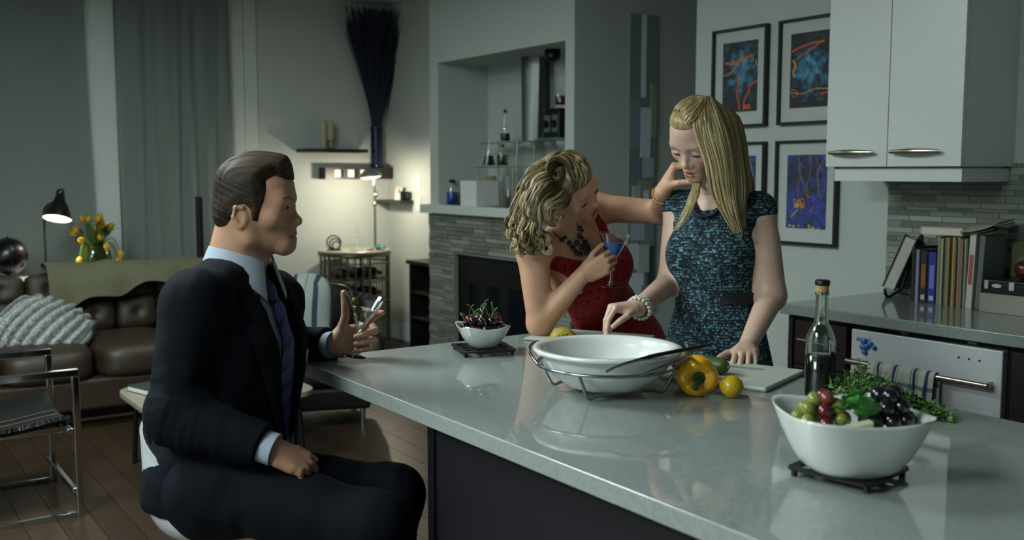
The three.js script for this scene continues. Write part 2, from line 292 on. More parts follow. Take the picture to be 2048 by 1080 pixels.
{ // back run: continuous worktop, then the units below it
  single('counter_worktop', box(-2.555, TOP - .04, ZB, 1.4, TOP, CZ, .004), M.quartzBack, 'grey quartz worktop along the tiled back wall', 'worktop');
  const d = thing('drawer_cabinet', 'dark wood drawer cabinet left of the dishwasher', 'cabinet', [-2.385, 0, -3.36]);
  part('body', [box(-.135, .1, -.3, .115, TOP - .041, .285), box(-.155, 0, -.31, -.135, TOP - .041, .305)], M.darkWood, d);
  part('toe_kick', box(-.13, 0, -.3, .11, .1, .22), M.black, d);
  for (const [y0, y1] of [[.68, .85], [.5, .675], [.12, .495]]) { const w = part('drawer', box(-.125, y0, .286, .11, y1, .305, .002, 1), M.darkWood, d); const hy = y1 - .07;
    part('handle', [rod([-.085, hy, .335], [.07, hy, .335], .006), rod([-.07, hy, .305], [-.07, hy, .335], .005), rod([.055, hy, .305], [.055, hy, .335], .005)], M.nickel, w); }
  const dw = thing('dishwasher', 'stainless steel dishwasher under the back counter', 'dishwasher', [-1.97, 0, -3.37]);
  part('body', box(-.29, .1, -.3, .29, .855, .28), M.black, dw);
  part('door', box(-.283, .12, .281, .283, .846, .315, .004), std(0xc4c8cb, .5, { metalness: .35 }), dw, 'brushed steel door');
  part('toe_kick', box(-.28, 0, -.3, .28, .1, .22), M.black, dw);
  part('control_strip', box(-.285, .847, .2, .285, .866, .29), M.black, dw);
  for (const x of [-.1, .15]) part('status_light', box(x, .851, .2905, x + .03, .857, .292), std(0xa8b0b0, .4), dw);
  const hy = .735; part('handle', [rod([-.27, hy, .355], [.262, hy, .355], .011, .011, 14), box(-.262, hy - .01, .314, -.245, hy + .01, .352), box(.238, hy - .01, .314, .255, hy + .01, .352)], M.nickel, dw);
  for (let i = 0; i < 3; i++) part('indicator', mv(new THREE.CylinderGeometry(.0035, .0035, .003, 10).rotateX(Math.PI / 2), .135 + i * .036, .805, .316), M.black, dw);
  // badge, partly under the magnet
  const cv = document.createElement('canvas'); cv.width = 256; cv.height = 64; const cx = cv.getContext('2d'); cx.fillStyle = '#a8acad'; cx.fillRect(0, 0, 256, 64); cx.fillStyle = '#33373a'; cx.font = 'bold 44px sans-serif'; cx.textBaseline = 'middle'; cx.fillText('SAMS', 8, 34);
  const ct = new THREE.CanvasTexture(cv); ct.colorSpace = THREE.SRGBColorSpace;
  const bd = new THREE.PlaneGeometry(.06, .015); bd.translate(-.232, .812, .3158); part('badge', bd, std(0xffffff, .4, { map: ct, metalness: .6 }), dw);
  const mg = thing('flower_magnet', 'blue flower shaped magnet on the dishwasher door', 'magnet', [-2.185, .792, -3.052]);
  const blue = std(0x2f6fb0, .35);
  for (const [x, y, r] of [[-.012, .016, .012], [.014, .01, .011], [.03, 0, .009], [-.014, -.006, .012], [.0, .0, .01], [-.008, -.022, .01]]) { const b = ball(r, 12, 8); b.scale(1, 1, .5); b.translate(x, y, .004); part('petal', b, blue, mg); }
  const cb = thing('base_cabinet', 'dark base cabinet to the right of the dishwasher', 'cabinet', [-.9, 0, -3.36]);
  part('body', box(-.77, .1, -.3, 2.2, TOP - .041, .285), M.darkWood, cb);
  for (const [x0, x1] of [[-.76, -.16], [-.155, .445]]) part('door', box(x0, .12, .286, x1, .85, .305, .002, 1), M.darkWood, cb);
  part('toe_kick', box(-.76, 0, -.3, 2.2, .1, .22), M.black, cb);
}
{ // checked tea towel over the dishwasher handle
  const tw = tex(256, 512, (u, v) => { let c = [.75, .77, .73]; const s = (x, w) => Math.abs(u - x) < w; const h = (y, w) => Math.abs(v - y) < w;
    const wv = .96 + .05 * ((u * 256 | 0) % 2) + .03 * pn(u, v, 60); for (const x of [.16, .42, .72, .9]) if (s(x, .022)) c = [.2, .27, .38]; for (const x of [.11, .21, .37, .47, .67, .77]) if (s(x, .006)) c = [.45, .48, .34];
    for (const y of [.3, .52, .75]) if (h(y, .014)) c = c.map((q, i) => q * .5 + [.13, .17, .22][i] * .5); return c.map((q) => q * wv); });
  const g = sheet((u, v) => { const x = lerp(0, .255, u), a = v * 2 - 1; // front falls 0.3, back falls .2
    const fold = .012 * Math.sin(u * 15 + 1) + .007 * Math.sin(u * 31); let y, z; const L = v < .4 ? (v / .4) * .2 : .2 + (v - .4) / .6 * .31; // length along cloth
    const s = L - .2; if (s < -.018) { y = s + .018; z = -.016; } else if (s > .018) { y = -(s - .018); z = .016 + (fold + .006) * clamp((s - .018) / .12, 0, 1); } else { const f = s / .018 * Math.PI / 2; y = .016 * Math.cos(f) - .0; z = .016 * Math.sin(f); }
    return V(x + .006 * Math.sin(u * 9) * clamp(s * 6, 0, 1) - .02 * u * clamp(s * 4, 0, 1), y, z); }, 60, 60, .003);
  single('tea_towel', g, std(0xffffff, .95, { map: tw }), 'white and blue checked tea towel hanging over the dishwasher handle', 'towel', [-2.14, .735, -3.015]);
}
{ // wall cabinet
  const X0 = -2.604, X1 = -2.025, XM = -2.325, Y0 = 1.432, Y1 = 2.42, ZD = -3.33;
  const c = thing('wall_cabinet', 'white two door wall cabinet above the back counter', 'cabinet', [(X0 + X1) / 2, Y0, ZB]);
  const o = V(-(X0 + X1) / 2, -Y0, -ZB), T = (g) => { g.translate(o.x, o.y, o.z); return g; };
  part('carcass', T(box(X0, Y0, ZB, X1, Y1, ZD - .022)), M.cabinet, c);
  part('light_rail', [T(box(X0 + .02, 1.376, ZB + .002, X1 - .012, Y0 - .006, ZD - .03, .002, 1)), T(box(X0 + .03, Y0 - .006, ZB + .02, X1 - .03, Y0, ZD - .05))], M.cabinet, c);
  [[X0, XM - .0015], [XM + .0015, X1]].forEach(([a, b], i) => { const d = part('door', T(box(a, Y0, ZD - .021, b, Y1 - .003, ZD, .002, 2)), M.cabinet, c);
    const h0 = [-2.575, -2.3][i], hl = .2, hy = 1.487, pts = []; for (let k = 0; k <= 16; k++) { const u = k / 16; pts.push(V(h0 + hl * u, hy, ZD + .022 + .014 * Math.sin(u * Math.PI))); }
    part('handle', [T(sweep(pts, (u) => .0045 + .0035 * Math.sin(u * Math.PI), 10, false, 1.4, V(0, 1, 0))), T(rod([h0 + .035, hy, ZD], [h0 + .035, hy, ZD + .025], .006)), T(rod([h0 + hl - .035, hy, ZD], [h0 + hl - .035, hy, ZD + .025], .006))], M.nickel, d); });
}
{ // backsplash of thin stacked tiles, a part of the kitchen wall
  const w = scene.getObjectByName('wall_back');
  part('grout', box(-2.55, TOP, ZB, -1.25, 1.445, ZB + .005), std(0x8a8f86, .9), w);
  const hs = [.022, .014, .022, .028, .022], gs = {}; let y = TOP + .002, r = 0, n = 0;
  while (y < 1.44) { const h = Math.min(hs[r % 5], 1.445 - y); let x = -2.55 - rnd() * .0;
    let first = true; while (x < -1.25) { let L = first ? .05 + .09 * ((r * 7 % 5) / 5) : .145; first = false; L = Math.round(Math.min(L, -1.25 - x) * 200) / 200; if (L < .01) break; const g = gs[L + '_' + h.toFixed(3)] ??= box(0, 0, 0, L - .002, h - .002, .0085, .001, 1);
      if (n < 298) { const p = part('tile', g, tileTone[Math.floor(rnd() * 6)], w); p.position.set(x, y, ZB + .0015); n++; } x += L; }
    y += h; r++; }
}
// ---------------------------------------------------------------- things on the back counter
{
  const Z0 = -3.47; // spine plane of the row
  const spineX = (px) => onZ(px, 560, Z0).x;
  const rows = [ // px0, px1, height, colour, label, category
    [1822, 1829, .215, 0x1f2c22, 'dark green book, leftmost of the standing row', 'book'],
    [1830, 1838, .205, 0x8a86a6, 'slim pale lilac book in the cookbook row', 'book'],
    [1839, 1854, .2, 0x2c2117, 'dark brown book beside the royal blue book', 'book'],
    [1855, 1872, .198, 0x27318c, 'royal blue cookbook in the standing row', 'book'],
  ];
  for (const [a, b, h, c, label, cat] of rows) {
    const x0 = spineX(a), x1 = spineX(b) - .001, bk = thing('cookbook', label, cat, [(x0 + x1) / 2, TOP, Z0], 0, 'books on the back counter'), w = x1 - x0;
    part('cover', [box(-w / 2, 0, -.15, -w / 2 + .003, h, 0), box(w / 2 - .003, 0, -.15, w / 2, h, 0), box(-w / 2, 0, -.004, w / 2, h, .0, .001, 1)], std(c, .5), bk);
    part('pages', box(-w / 2 + .003, .004, -.147, w / 2 - .003, h - .004, -.005), M.paper, bk);
    if (w > .02) { part('spine_title', box(-w * .28, h * .3, 0, w * .28, h * .75, .0008), std(c === 0x27318c ? 0x6d79c8 : 0x8a5a22, .5), bk); part('spine_mark', box(-w * .25, h * .07, 0, w * .25, h * .16, .0008), std(0xb9bcc0, .5), bk); }
  }
  // a run of thin magazines, each its own
  const cols = [0x8b9270, 0x5d6b52, 0xa8a48a, 0x4a5560, 0x77806a, 0x9a7a3a, 0x3b3f3a, 0xb99335, 0x6b6350, 0x8e8e80, 0x9c5a3c, 0x70755f, 0xa9a28c, 0x555a50];
  const words = ['olive', 'moss green', 'cream', 'slate', 'sage', 'tan', 'charcoal', 'mustard', 'khaki', 'grey', 'brick red', 'grey green', 'beige', 'dark grey'];
  let px = 1873; cols.forEach((c, i) => { const x0 = spineX(px), x1 = spineX(px + 4.4), h = .262 - .01 * rnd(), w = x1 - x0 - .0006;
    single('magazine', box(-w / 2, 0, -.2, w / 2, h, 0, .001, 1), std(c, .5), words[i] + ' spined magazine, number ' + (i + 1) + ' from the blue cookbook in the upright row', 'magazine', [(x0 + x1) / 2, TOP, Z0 + .004 * (i % 3)], 0, 'magazines on the back counter'); px += 4.4; });
  { const x0 = spineX(1935), x1 = spineX(1948), w = x1 - x0 - .001, b = thing('ring_binder', 'white ring binder at the right end of the magazines', 'binder', [(x0 + x1) / 2, TOP, Z0 + .01]); b.rotation.z = -.03;
    part('cover', box(-w / 2, 0, -.22, w / 2, .285, 0, .002, 1), std(0xb9bcb2, .5), b); part('spine_label', box(-w * .3, .09, 0, w * .3, .2, .001), std(0xa05048, .6), b); }
  { const x0 = spineX(1950), x1 = spineX(1961), w = x1 - x0; single('slim_book', box(-w / 2, 0, -.14, w / 2, .27, 0, .002, 1), std(0x5d6660, .5), 'grey book leaning beside the white binder', 'book', [(x0 + x1) / 2 + .006, TOP + .002, Z0 + .008]).rotation.z = -.04; }
  { const b = thing('propped_book', 'olive green book cover facing out behind the black box', 'book', [-1.945, TOP, -3.645], .15); part('cover', box(-.05, .0, -.015, .07, .245, .0, .002, 1), std(0x5c6a45, .6), b); part('cover_title', box(-.03, .15, .0, .05, .19, .001), std(0x7d875a, .6), b); }
  { const p = onZ(1850, 470, Z0); const b = thing('lying_book', 'cream book lying flat on top of the magazines', 'book', [p.x + .055, TOP + .264, Z0 - .11], .05); part('cover', [box(-.085, 0, -.1, .085, .003, .1), box(-.085, .027, -.1, .085, .03, .1), box(-.085, 0, -.1, -.082, .03, .1)], std(0xb3a890, .6), b); part('pages', box(-.082, .003, -.098, .083, .027, .098), M.paper, b); }
  { const b = thing('paper_stack', 'loose curling papers lying on the binders', 'papers', [-2.045, TOP + .29, Z0 - .08], .1); for (let i = 0; i < 3; i++) part('sheet', sheet((u, v) => V(lerp(-.05, .065, u), .006 * i + .014 * u * u * (1 + .4 * i) - .02 * v * v, lerp(-.1, .09, v) + .01 * i), 10, 8, .002), std([0xa39c82, 0x8f8f80, 0xaaa898][i], .8), b); }
  { // cookbook stand with black easel and open book
    const p = onTop(1788, 598, TOP), s = thing('book_easel', 'black wire easel holding a cookbook beside the standing books', 'easel', [p.x - .01, TOP, p.z - .1], .55);
    const W = M.blackMetal; part('frame', [bent([[-.07, .0, .05], [-.02, .03, .02], [.0, .12, -.02], [.05, .27, -.08]], .006), bent([[.07, 0, .05], [.03, .03, .02], [.02, .12, -.02], [.055, .275, -.08]], .006), bent([[-.07, 0, .05], [-.08, .02, .07], [-.08, .035, .06]], .006), bent([[.07, 0, .05], [.08, .02, .07], [.08, .035, .06]], .006)], W, s);
    part('scroll', [tube([[.0, .13, -.03], [.05, .08, -.07], [.08, .02, -.1], [.05, .0, -.13], [.1, .004, -.15], [.13, .03, -.12]], .0045, 40)], W, s);
    const bp = onTop(1778, 588, TOP), bk = thing('open_cookbook', 'cookbook with dark cover leaning on the black easel', 'book', [bp.x, TOP + .03, bp.z], YAW + Math.PI / 2 - .42); bk.rotation.order = 'YXZ'; bk.rotation.x = .36;
    part('cover', [box(-.075, 0, -.026, .075, .225, -.021), box(-.075, 0, .021, .075, .225, .026), box(.075, 0, -.026, .078, .225, .026)], std(0x15120f, .6), bk); part('pages', box(-.072, .004, -.021, .075, .22, .021), M.paper, bk); }
  { const bx = thing('file_box', 'black lidded box standing on the grey one at the counter end', 'box', [-1.9, TOP + .07, -3.525], 0);
    part('body', box(-.085, 0, -.09, .1, .035, .09, .003, 1), M.blackPlastic, bx); part('lid', box(-.088, .035, -.093, .103, .048, .093, .004, 1), std(0x15181a, .3), bx); part('latch', [box(-.075, .015, .09, -.06, .045, .096, .002, 1), box(.015, .015, .09, .035, .045, .096, .002, 1)], M.steel, bx); part('label_plate', mv(new THREE.CylinderGeometry(.014, .014, .003, 18).rotateX(Math.PI / 2).scale(1.3, .5, 1), -.03, .028, .092), std(0xa9b2b4, .4), bx);
    single('cardboard_box', box(-.088, 0, -.1, .11, .069, .1, .003, 1), std(0x8b8a80, .7), 'pale grey box under the black lidded box', 'box', [-1.9, TOP, -3.525], 0);
    const ap = thing('apple', 'dark red apple resting on the black lidded box', 'apple', [-1.875, TOP + .118, -3.52]); part('fruit', lathe([[0, .006], [.012, .001], [.026, .008], [.036, .03], [.036, .048], [.027, .064], [.012, .068], [0, .06]], 24), std(0x4a0f16, .3), ap); part('stem', rod([0, .06, 0], [.004, .078, 0], .0015), M.darkWood, ap); }
}
// ================================================================ PRINTS AND PAINTING
{
  const print = (kind) => { const cv = document.createElement('canvas'); cv.width = 256; cv.height = 384; const c = cv.getContext('2d'); let s = 77 + kind * 991; const r = () => { s = (s * 1664525 + 1013904223) >>> 0; return s / 4294967296; };
    c.fillStyle = '#060b18'; c.fillRect(0, 0, 256, 384);
    for (let i = 0; i < 900; i++) { const x = r() * 256, y = r() * 384, near = kind < 2 ? Math.exp(-((x - 135) ** 2 / 7000 + (y - [150, 190][kind % 2]) ** 2 / 12000)) : .55 + .3 * Math.sin(y / 60 + kind); if (r() > near * 1.1) continue; const b = r(); c.fillStyle = kind < 2 ? `rgba(${50 + 100 * b * near},${120 + 120 * b},${190 + 65 * b},.2)` : `rgba(${20 + 34 * b},${40 + 60 * b},${130 + 120 * b},.22)`; c.beginPath(); c.ellipse(x, y, 4 + 15 * r(), 5 + 22 * r(), r() * 3, 0, 7); c.fill(); }
    const trail = (pts, col, w) => { c.strokeStyle = col; c.lineWidth = w; c.lineJoin = 'round'; c.lineCap = 'round'; c.beginPath(); c.moveTo(...pts[0]); for (let i = 1; i < pts.length - 1; i++) c.quadraticCurveTo(pts[i][0], pts[i][1], (pts[i][0] + pts[i + 1][0]) / 2, (pts[i][1] + pts[i + 1][1]) / 2); c.lineTo(...pts.at(-1)); c.stroke(); };
    const O = 'rgba(222,92,34,.85)', Y = 'rgba(228,170,38,.85)', Wt = 'rgba(196,184,150,.7)';
    if (kind === 0) { trail([[20, 110], [90, 118], [150, 92], [215, 84]], O, 15); trail([[5, 180], [60, 168], [80, 150], [130, 110], [150, 60]], 'rgba(235,130,50,.7)', 9); trail([[112, 178], [118, 235], [104, 290], [125, 330], [128, 372]], O, 11); trail([[250, 225], [205, 235], [195, 280], [160, 320], [160, 372]], O, 11); c.fillStyle = O; c.fillRect(158, 345, 50, 26); trail([[240, 110], [250, 140]], Y, 8); }
    if (kind === 1) { trail([[10, 90], [90, 62], [210, 54]], O, 12); trail([[210, 50], [120, 95], [40, 130]], O, 8); trail([[20, 140], [40, 165], [18, 190], [24, 215]], Y, 14); trail([[5, 300], [80, 320], [150, 288], [250, 296]], 'rgba(220,160,80,.8)', 7); trail([[10, 310], [30, 335], [60, 300], [10, 285]], 'rgba(220,140,60,.8)', 5); trail([[200, 320], [250, 310]], O, 9); c.fillStyle = 'rgba(20,12,10,.8)'; c.fillRect(0, 352, 256, 32); }
    if (kind >= 2) { for (let i = 0; i < 8; i++) { const x = 40 + 170 * r(), y = 200 + 130 * r(); trail([[x, y], [x + 30 * (r() - .5) * 2, y - 40 * r()], [x + 60 * (r() - .5) * 2, y + 50 * r()], [x + 50 * (r() - .5), y + 60 * (r() - .3)]], i % 3 ? Y : O, 4 + 5 * r()); } for (let i = 0; i < 6; i++) { let x = 60 + 190 * r(), y = 5; const p = [[x, y]]; for (let k = 0; k < 5; k++) { x += 50 * (r() - .5); y += 30 + 18 * r(); p.push([x, y]); } trail(p, i % 2 ? Wt : 'rgba(170,110,80,.55)', 2.5 + 3 * r()); } for (let i = 0; i < 10; i++) { c.fillStyle = i % 2 ? Y : Wt; c.beginPath(); c.ellipse(256 * r(), 366 + 14 * r(), 9, 6, 0, 0, 7); c.fill(); } trail([[90, 40], [70, 130], [75, 220], [100, 300]], 'rgba(190,80,60,.6)', 6); }
    const t = new THREE.CanvasTexture(cv); t.colorSpace = THREE.SRGBColorSpace; return t; };
  const labels = ['framed blue print with orange light trails, upper left of four', 'framed blue and orange print, upper right beside the wall cabinet', 'framed dark blue print half hidden behind the blond hair', 'framed dark blue print with yellow tangles, lower right of four'];
  const spots = [[-3.555, 1.627], [-3.14, 1.627], [-3.553, 1.083], [-3.142, 1.083]]; // left, bottom
  spots.forEach(([x0, y0], i) => {
    const W = .345, H = .472, f = thing('framed_print', labels[i], 'picture', [x0 + W / 2, y0, ZB], 0, 'four framed prints');
    const b = .012, w2 = W / 2; part('frame', [box(-w2, 0, 0, -w2 + b, H, .03, .001, 1), box(w2 - b, 0, 0, w2, H, .03, .001, 1), box(-w2 + b, 0, 0, w2 - b, b, .03, .001, 1), box(-w2 + b, H - b, 0, w2 - b, H, .03, .001, 1)], M.black, f);
    part('mat_board', box(-w2 + b, b, .004, w2 - b, H - b, .012), std(0xb9bfbd, .8), f);
    const pg = new THREE.PlaneGeometry(.222, .333); pg.translate(0, H / 2 + .004, .0126); part('print', pg, std(0xffffff, .5, { map: print(i) }), f);
    part('glazing', box(-w2 + b, b, .017, w2 - b, H - b, .019), M.glass, f);
  });
  // tall abstract of pasted blocks on the hallway wall
  const z0 = -4.235, z1 = -4.005, g = thing('abstract_painting', 'tall narrow abstract painting of grey blue blocks in the hallway', 'painting', [XF1, 0, -4.12]);
  part('backing', box(0, .55, -.11, .012, 2.35, .11), std(0x76827f, .8), g);
  const tone = [0xa9b4c2, 0xc6d0de, 0x7f8b96, 0x8d957e, 0x39444a, 0xd4dce6, 0xadb5ad, 0x6e7b88].map((c) => std(c, .7));
  const pieces = [[-.02, .02, 1.86, 2.35, 5], [-.1, -.02, 1.55, 1.84, 2], [-.02, .06, 1.5, 1.8, 1], [.06, .105, 1.62, 1.95, 3], [-.1, .0, 1.35, 1.5, 7], [0, .09, 1.38, 1.5, 0], [-.03, .08, 1.18, 1.36, 3], [.01, .05, 1.22, 1.3, 5], [-.09, .02, 1.0, 1.16, 0], [.02, .1, .98, 1.15, 2], [-.1, -.03, .82, .98, 1], [-.03, .06, .8, .97, 6], [.05, .105, .7, .96, 4], [-.1, .02, .62, .8, 5], [.0, .08, .58, .72, 2], [-.08, -.02, 1.18, 1.33, 6], [-.1, -.05, .58, .64, 4]];
  pieces.forEach(([a, b, y0, y1, t], i) => part('block', box(.012, y0, -b, .013 + .0015 * (i % 4), y1, -a), tone[t], g));
}
// ================================================================ LIVING ROOM
// soft cushion block: rounded box bulged outwards, with optional tufts
function cushion(w, h, d, bulge = .02, tufts = []) {
  const g = new RoundedBoxGeometry(w, h, d, 8, Math.min(w, h, d) * .28), p = g.attributes.position;
  const gg = new THREE.BoxGeometry(w, h, d, 26, 16, 12), q = gg.attributes.position;
  for (let i = 0; i < q.count; i++) { let x = q.getX(i) / w * 2, y = q.getY(i) / h * 2, z = q.getZ(i) / d * 2; const rN = Math.pow(Math.pow(Math.abs(x), 5) + Math.pow(Math.abs(y), 5) + Math.pow(Math.abs(z), 5), 1 / 5), m = Math.max(Math.abs(x), Math.abs(y), Math.abs(z)) || 1; x *= m / rN; y *= m / rN; z *= m / rN;
    const bx = (1 - x * x) * (1 - y * y), by = (1 - x * x) * (1 - z * z); let X = x * w / 2, Y = y * h / 2 + Math.sign(y) * bulge * by * Math.abs(y), Z = z * d / 2 + Math.sign(z) * bulge * bx * Math.abs(z);
    for (const [tx, ty, a] of tufts) { const k = Math.exp(-((X - tx) ** 2 + (Y - ty) ** 2) / .0012); if (z > .6) Z -= a * k; }
    q.setXYZ(i, X, Y, Z); }
  gg.computeVertexNormals(); return gg;
}
{ // sofa, facing +x, built facing +z and turned
  const SL = 1.86, s = thing('leather_sofa', 'dark brown tufted leather sofa under the window', 'sofa', [-6.2, 0, -1.475], Math.PI / 2);
  const L = M.leather;
  part('base', box(-SL / 2, .1, -.42, SL / 2, .27, .4, .02), L, s);
  part('back_frame', box(-SL / 2, .1, -.5, SL / 2, .73, -.34, .04, 4), L, s);
  for (let i = 0; i < 3; i++) { const w = (SL - .36) / 3; const c = cushion(w - .006, .2, .72, .018); c.translate(-SL / 2 + .18 + w * (i + .5), .35, .06); part('seat_cushion', c, L, s); }
  for (let i = 0; i < 6; i++) { const w = (SL - .36) / 6; for (const [y, h] of [[.535, .2], [.71, .16]]) { const c = cushion(w - .004, h, .17, .016, [[0, 0, .02]]); c.rotateX(-.16); c.translate(-SL / 2 + .18 + w * (i + .5), y, -.3 - (y - .5) * .18); part('back_cushion', c, L, s); } }
  for (const k of [-1, 1]) { const c = cushion(.19, .52, .92, .02); c.translate(k * (SL / 2 - .085), .34, -.04); part('arm', c, L, s); }
  for (const [x, z] of [[-1, -.4], [1, -.4], [-1, .34], [1, .34]]) part('leg', box(x * .82 - .03, 0, z - .03, x * .82 + .03, .1, z + .03), M.chrome, s);
  part('front_rail', box(-SL / 2 + .02, .045, .385, SL / 2 - .02, .06, .4), M.chrome, s);
  // knitted throw over the back
  const knit = tex(128, 128, (u, v) => { const k = .5 + .5 * Math.sin(u * 6.283 * 20 + Math.sin(v * 6.283 * 10)) * Math.sin(v * 6.283 * 24); const n = pn(u, v, 30) * .12; return [.33 + .1 * k + n, .33 + .1 * k + n, .25 + .08 * k + n]; }, { rep: [6, 3] });
  const g = sheet((u, v) => { const z = lerp(-1.08, -2.3, u), f = .016 * Math.sin(u * 21 + v * 3) + .008 * Math.sin(u * 47); const drop = .17 + .05 * Math.sin(u * 7 + 1) + .02 * Math.sin(u * 23); const x0 = -6.36, topY = .845 + f * .4;
    if (v < .3) { const k = v / .3; return V(x0 - .21 - .02 - f * .3, lerp(topY - .36, topY, k), z); } if (v < .6) { const k = (v - .3) / .3; return V(lerp(x0 - .23, x0 - .04, k), topY + .015 * Math.sin(k * Math.PI), z); }
    const k = (v - .6) / .4; return V(x0 - .04 + .045 * Math.sin(Math.min(1, k * 2) * 1.57) + .035 * k + .5 * f * k, topY - drop * k, z + .03 * k * Math.sin(u * 5)); }, 110, 34, .012);
  single('throw_blanket', g, std(0xffffff, 1, { map: knit }), 'olive knitted throw draped over the sofa back', 'blanket');
  // fur cushion
  const fur = tex(256, 256, (u, v) => { const k = .5 + .5 * Math.sin((u + .02 * pn(u, v, 12)) * 6.283 * 8), n = pn(u, v * .4, 60) * .25 + pn(u, v, 25, 5) * .15; const b = .33 + .3 * k + n; return [b * .98, b, b * .98]; });
  const cu = cushion(.5, .4, .1, .055), p = cu.attributes.position; { const n = cu.attributes.normal; for (let i = 0; i < p.count; i++) { const k = .012 * Math.sin(p.getX(i) * 100) + .006 * noise(p.getX(i) * 60, p.getY(i) * 60); p.setXYZ(i, p.getX(i) + n.getX(i) * k, p.getY(i) + n.getY(i) * k, p.getZ(i) + n.getZ(i) * k); } cu.computeVertexNormals(); }
  const c0 = at(82, 648, 5.62), fc = single('fur_cushion', cu, std(0xffffff, 1, { map: fur }), 'ribbed white fur cushion leaning on the sofa arm', 'cushion', [c0.x, .5, c0.z]);
  fc.rotation.order = 'YXZ'; fc.rotation.set(-.85, Math.PI / 2 - .25, -.62);
}
{ // console behind the sofa with lamp, tulips, globe and a slim speaker
  const c = thing('console_table', 'low white console under the window behind the sofa', 'console', [-7.12, 0, -1.55]);
  part('top', box(-.2, .69, -1.05, .2, .72, 1.35, .004), M.white, c); for (const [x, z] of [[-.16, -1], [.16, -1], [-.16, 1.3], [.16, 1.3]]) part('leg', box(x - .02, 0, z - .02, x + .02, .69, z + .02), M.white, c);
  const lp = onX(93, 545, -7.05), lm = thing('task_lamp', 'black arched task lamp shining beside the tulips', 'lamp', [lp.x, .72, lp.z], YAW);
  part('base', lathe([[0, 0], [.075, 0], [.075, .012], [.06, .018], [.008, .022], [0, .022]], 28), M.blackMetal, lm);
  part('stem', sweep([...Array(30)].map((_, i) => { const u = i / 29; if (u < .7) return V(0, .02 + u / .7 * .41, 0); const f = (u - .7) / .3 * Math.PI * .55; return V(.09 * (1 - Math.cos(f)), .43 + .07 * Math.sin(f), 0); }), .007, 8), M.blackMetal, lm);
  const sh = part('shade', [lathe([[.013, .0], [.03, -.005], [.036, -.04], [.05, -.06], [.07, -.1], [.092, -.165], [.088, -.165], [.066, -.1], [.045, -.064], [.02, -.05], [0, -.05]], 32), mv(ball(.028, 16, 10), 0, .015, 0)], phy(0x0b0c0c, .3, { clearcoat: .4 }), lm); sh.position.set(.112, .545, 0); sh.rotation.x = -.38;
  const bulb = part('bulb', lathe([[0, -.09], [.04, -.095], [.072, -.125], [.085, -.16], [.06, -.163], [0, -.163]], 24), std(0xffffff, .6, { emissive: 0xfff6dd, emissiveIntensity: 3.2 }), sh);
  const pl = new THREE.SpotLight(0xfff1d8, 1.3, 0, 1.15, .6, 2); pl.position.set(.112, .37, 0); pl.target.position.set(.112, 0, 0); pl.castShadow = true; lm.add(pl, pl.target);
  // tulips
  const vp = onX(190, 540, -7.1), vz = thing('tulip_vase', 'round glass vase of yellow tulips on the console', 'vase', [vp.x, .72, vp.z]);
  part('vase', lathe([[0, 0], [.07, 0], [.105, .05], [.112, .1], [.1, .16], [.085, .2], [.09, .21], [.087, .21], [.08, .2], [.094, .16], [.106, .1], [.1, .05], [.066, .008], [0, .006]], 32), phy(0x5f7a34, .05, { transmission: .85, thickness: 0, ior: 1.45 }), vz);
  part('water', lathe([[0, .01], [.064, .01], [.098, .05], [.104, .1], [.094, .15], [0, .15]], 28), glassSolid(0xd8e6b8, 1.33), vz);
  const gr = std(0x3d5a1e, .6), ye = std(0xc09a1c, .55);
  for (let i = 0; i < 24; i++) { const a = rnd() * 6.283, lean = .05 + .17 * rnd(), H = .27 + .13 * rnd() - lean * .35, tip = V(Math.cos(a) * lean, H, Math.sin(a) * lean * .8), droop = lean > .16 ? .1 : 0; tip.y -= droop;
    const b = V(Math.cos(a + 2.6) * .05, .02, Math.sin(a + 2.6) * .05); const pts = new THREE.CatmullRomCurve3([b, V(tip.x * .25, .2, tip.z * .25), V(tip.x * .75, H * .85 + .02, tip.z * .75), tip]).getPoints(14); part('stem', sweep(pts, .0035, 5), gr, vz);
    const fl = []; const dir = tip.clone().sub(pts[12]).normalize(), q = new THREE.Quaternion().setFromUnitVectors(V(0, 1, 0), dir); for (let k = 0; k < 5; k++) { const pg = sheet((u, v) => { const w = .014 * Math.sin(v * 2.6 + .3); const f = (u - .5) * 1.6; return V(Math.sin(f) * w, v * .052, .004 + Math.cos(f) * w * .8 + .006 * Math.sin(v * 3)); }, 4, 5, .0012); pg.rotateY(k * 1.257); fl.push(pg); } const m = merge(fl); m.applyQuaternion(q); m.translate(tip.x, tip.y, tip.z); part('tulip_head', m, ye, vz); }
  for (let i = 0; i < 26; i++) { const a = rnd() * 6.283, R = .1 + .1 * rnd(), H = .2 + .16 * rnd(); const lf = sheet((u, v) => { const w = .02 * Math.sin(Math.PI * Math.min(1, v * .9 + .1)) * (u - .5) * 2; const r = .03 + R * v * v; return V(Math.cos(a) * r - Math.sin(a) * w, .1 + H * v - .1 * v * v * v, Math.sin(a) * r + Math.cos(a) * w + .004 * Math.abs(u - .5)); }, 2, 8, .0012); part('leaf', lf, gr, vz); }
  const gp = onX(16, 510, -7.05), gl = thing('globe', 'black globe on a stand at the left edge', 'globe', [gp.x, .72, gp.z]);
  const cont = tex(256, 128, (u, v) => { const n = pn(u, v, 7) + .5 * pn(u, v, 16, 3); return n > .12 ? [.12, .125, .12] : [.03, .035, .04]; });
  part('sphere', mv(ball(.118, 32, 22), 0, .16, 0), std(0xffffff, .3, { map: cont }), gl); part('stand', lathe([[0, 0], [.06, 0], [.06, .01], [.015, .02], [.012, .05], [0, .05]], 24), M.blackMetal, gl); part('meridian', mv(new THREE.TorusGeometry(.123, .004, 8, 40), 0, .16, 0), M.blackMetal, gl);
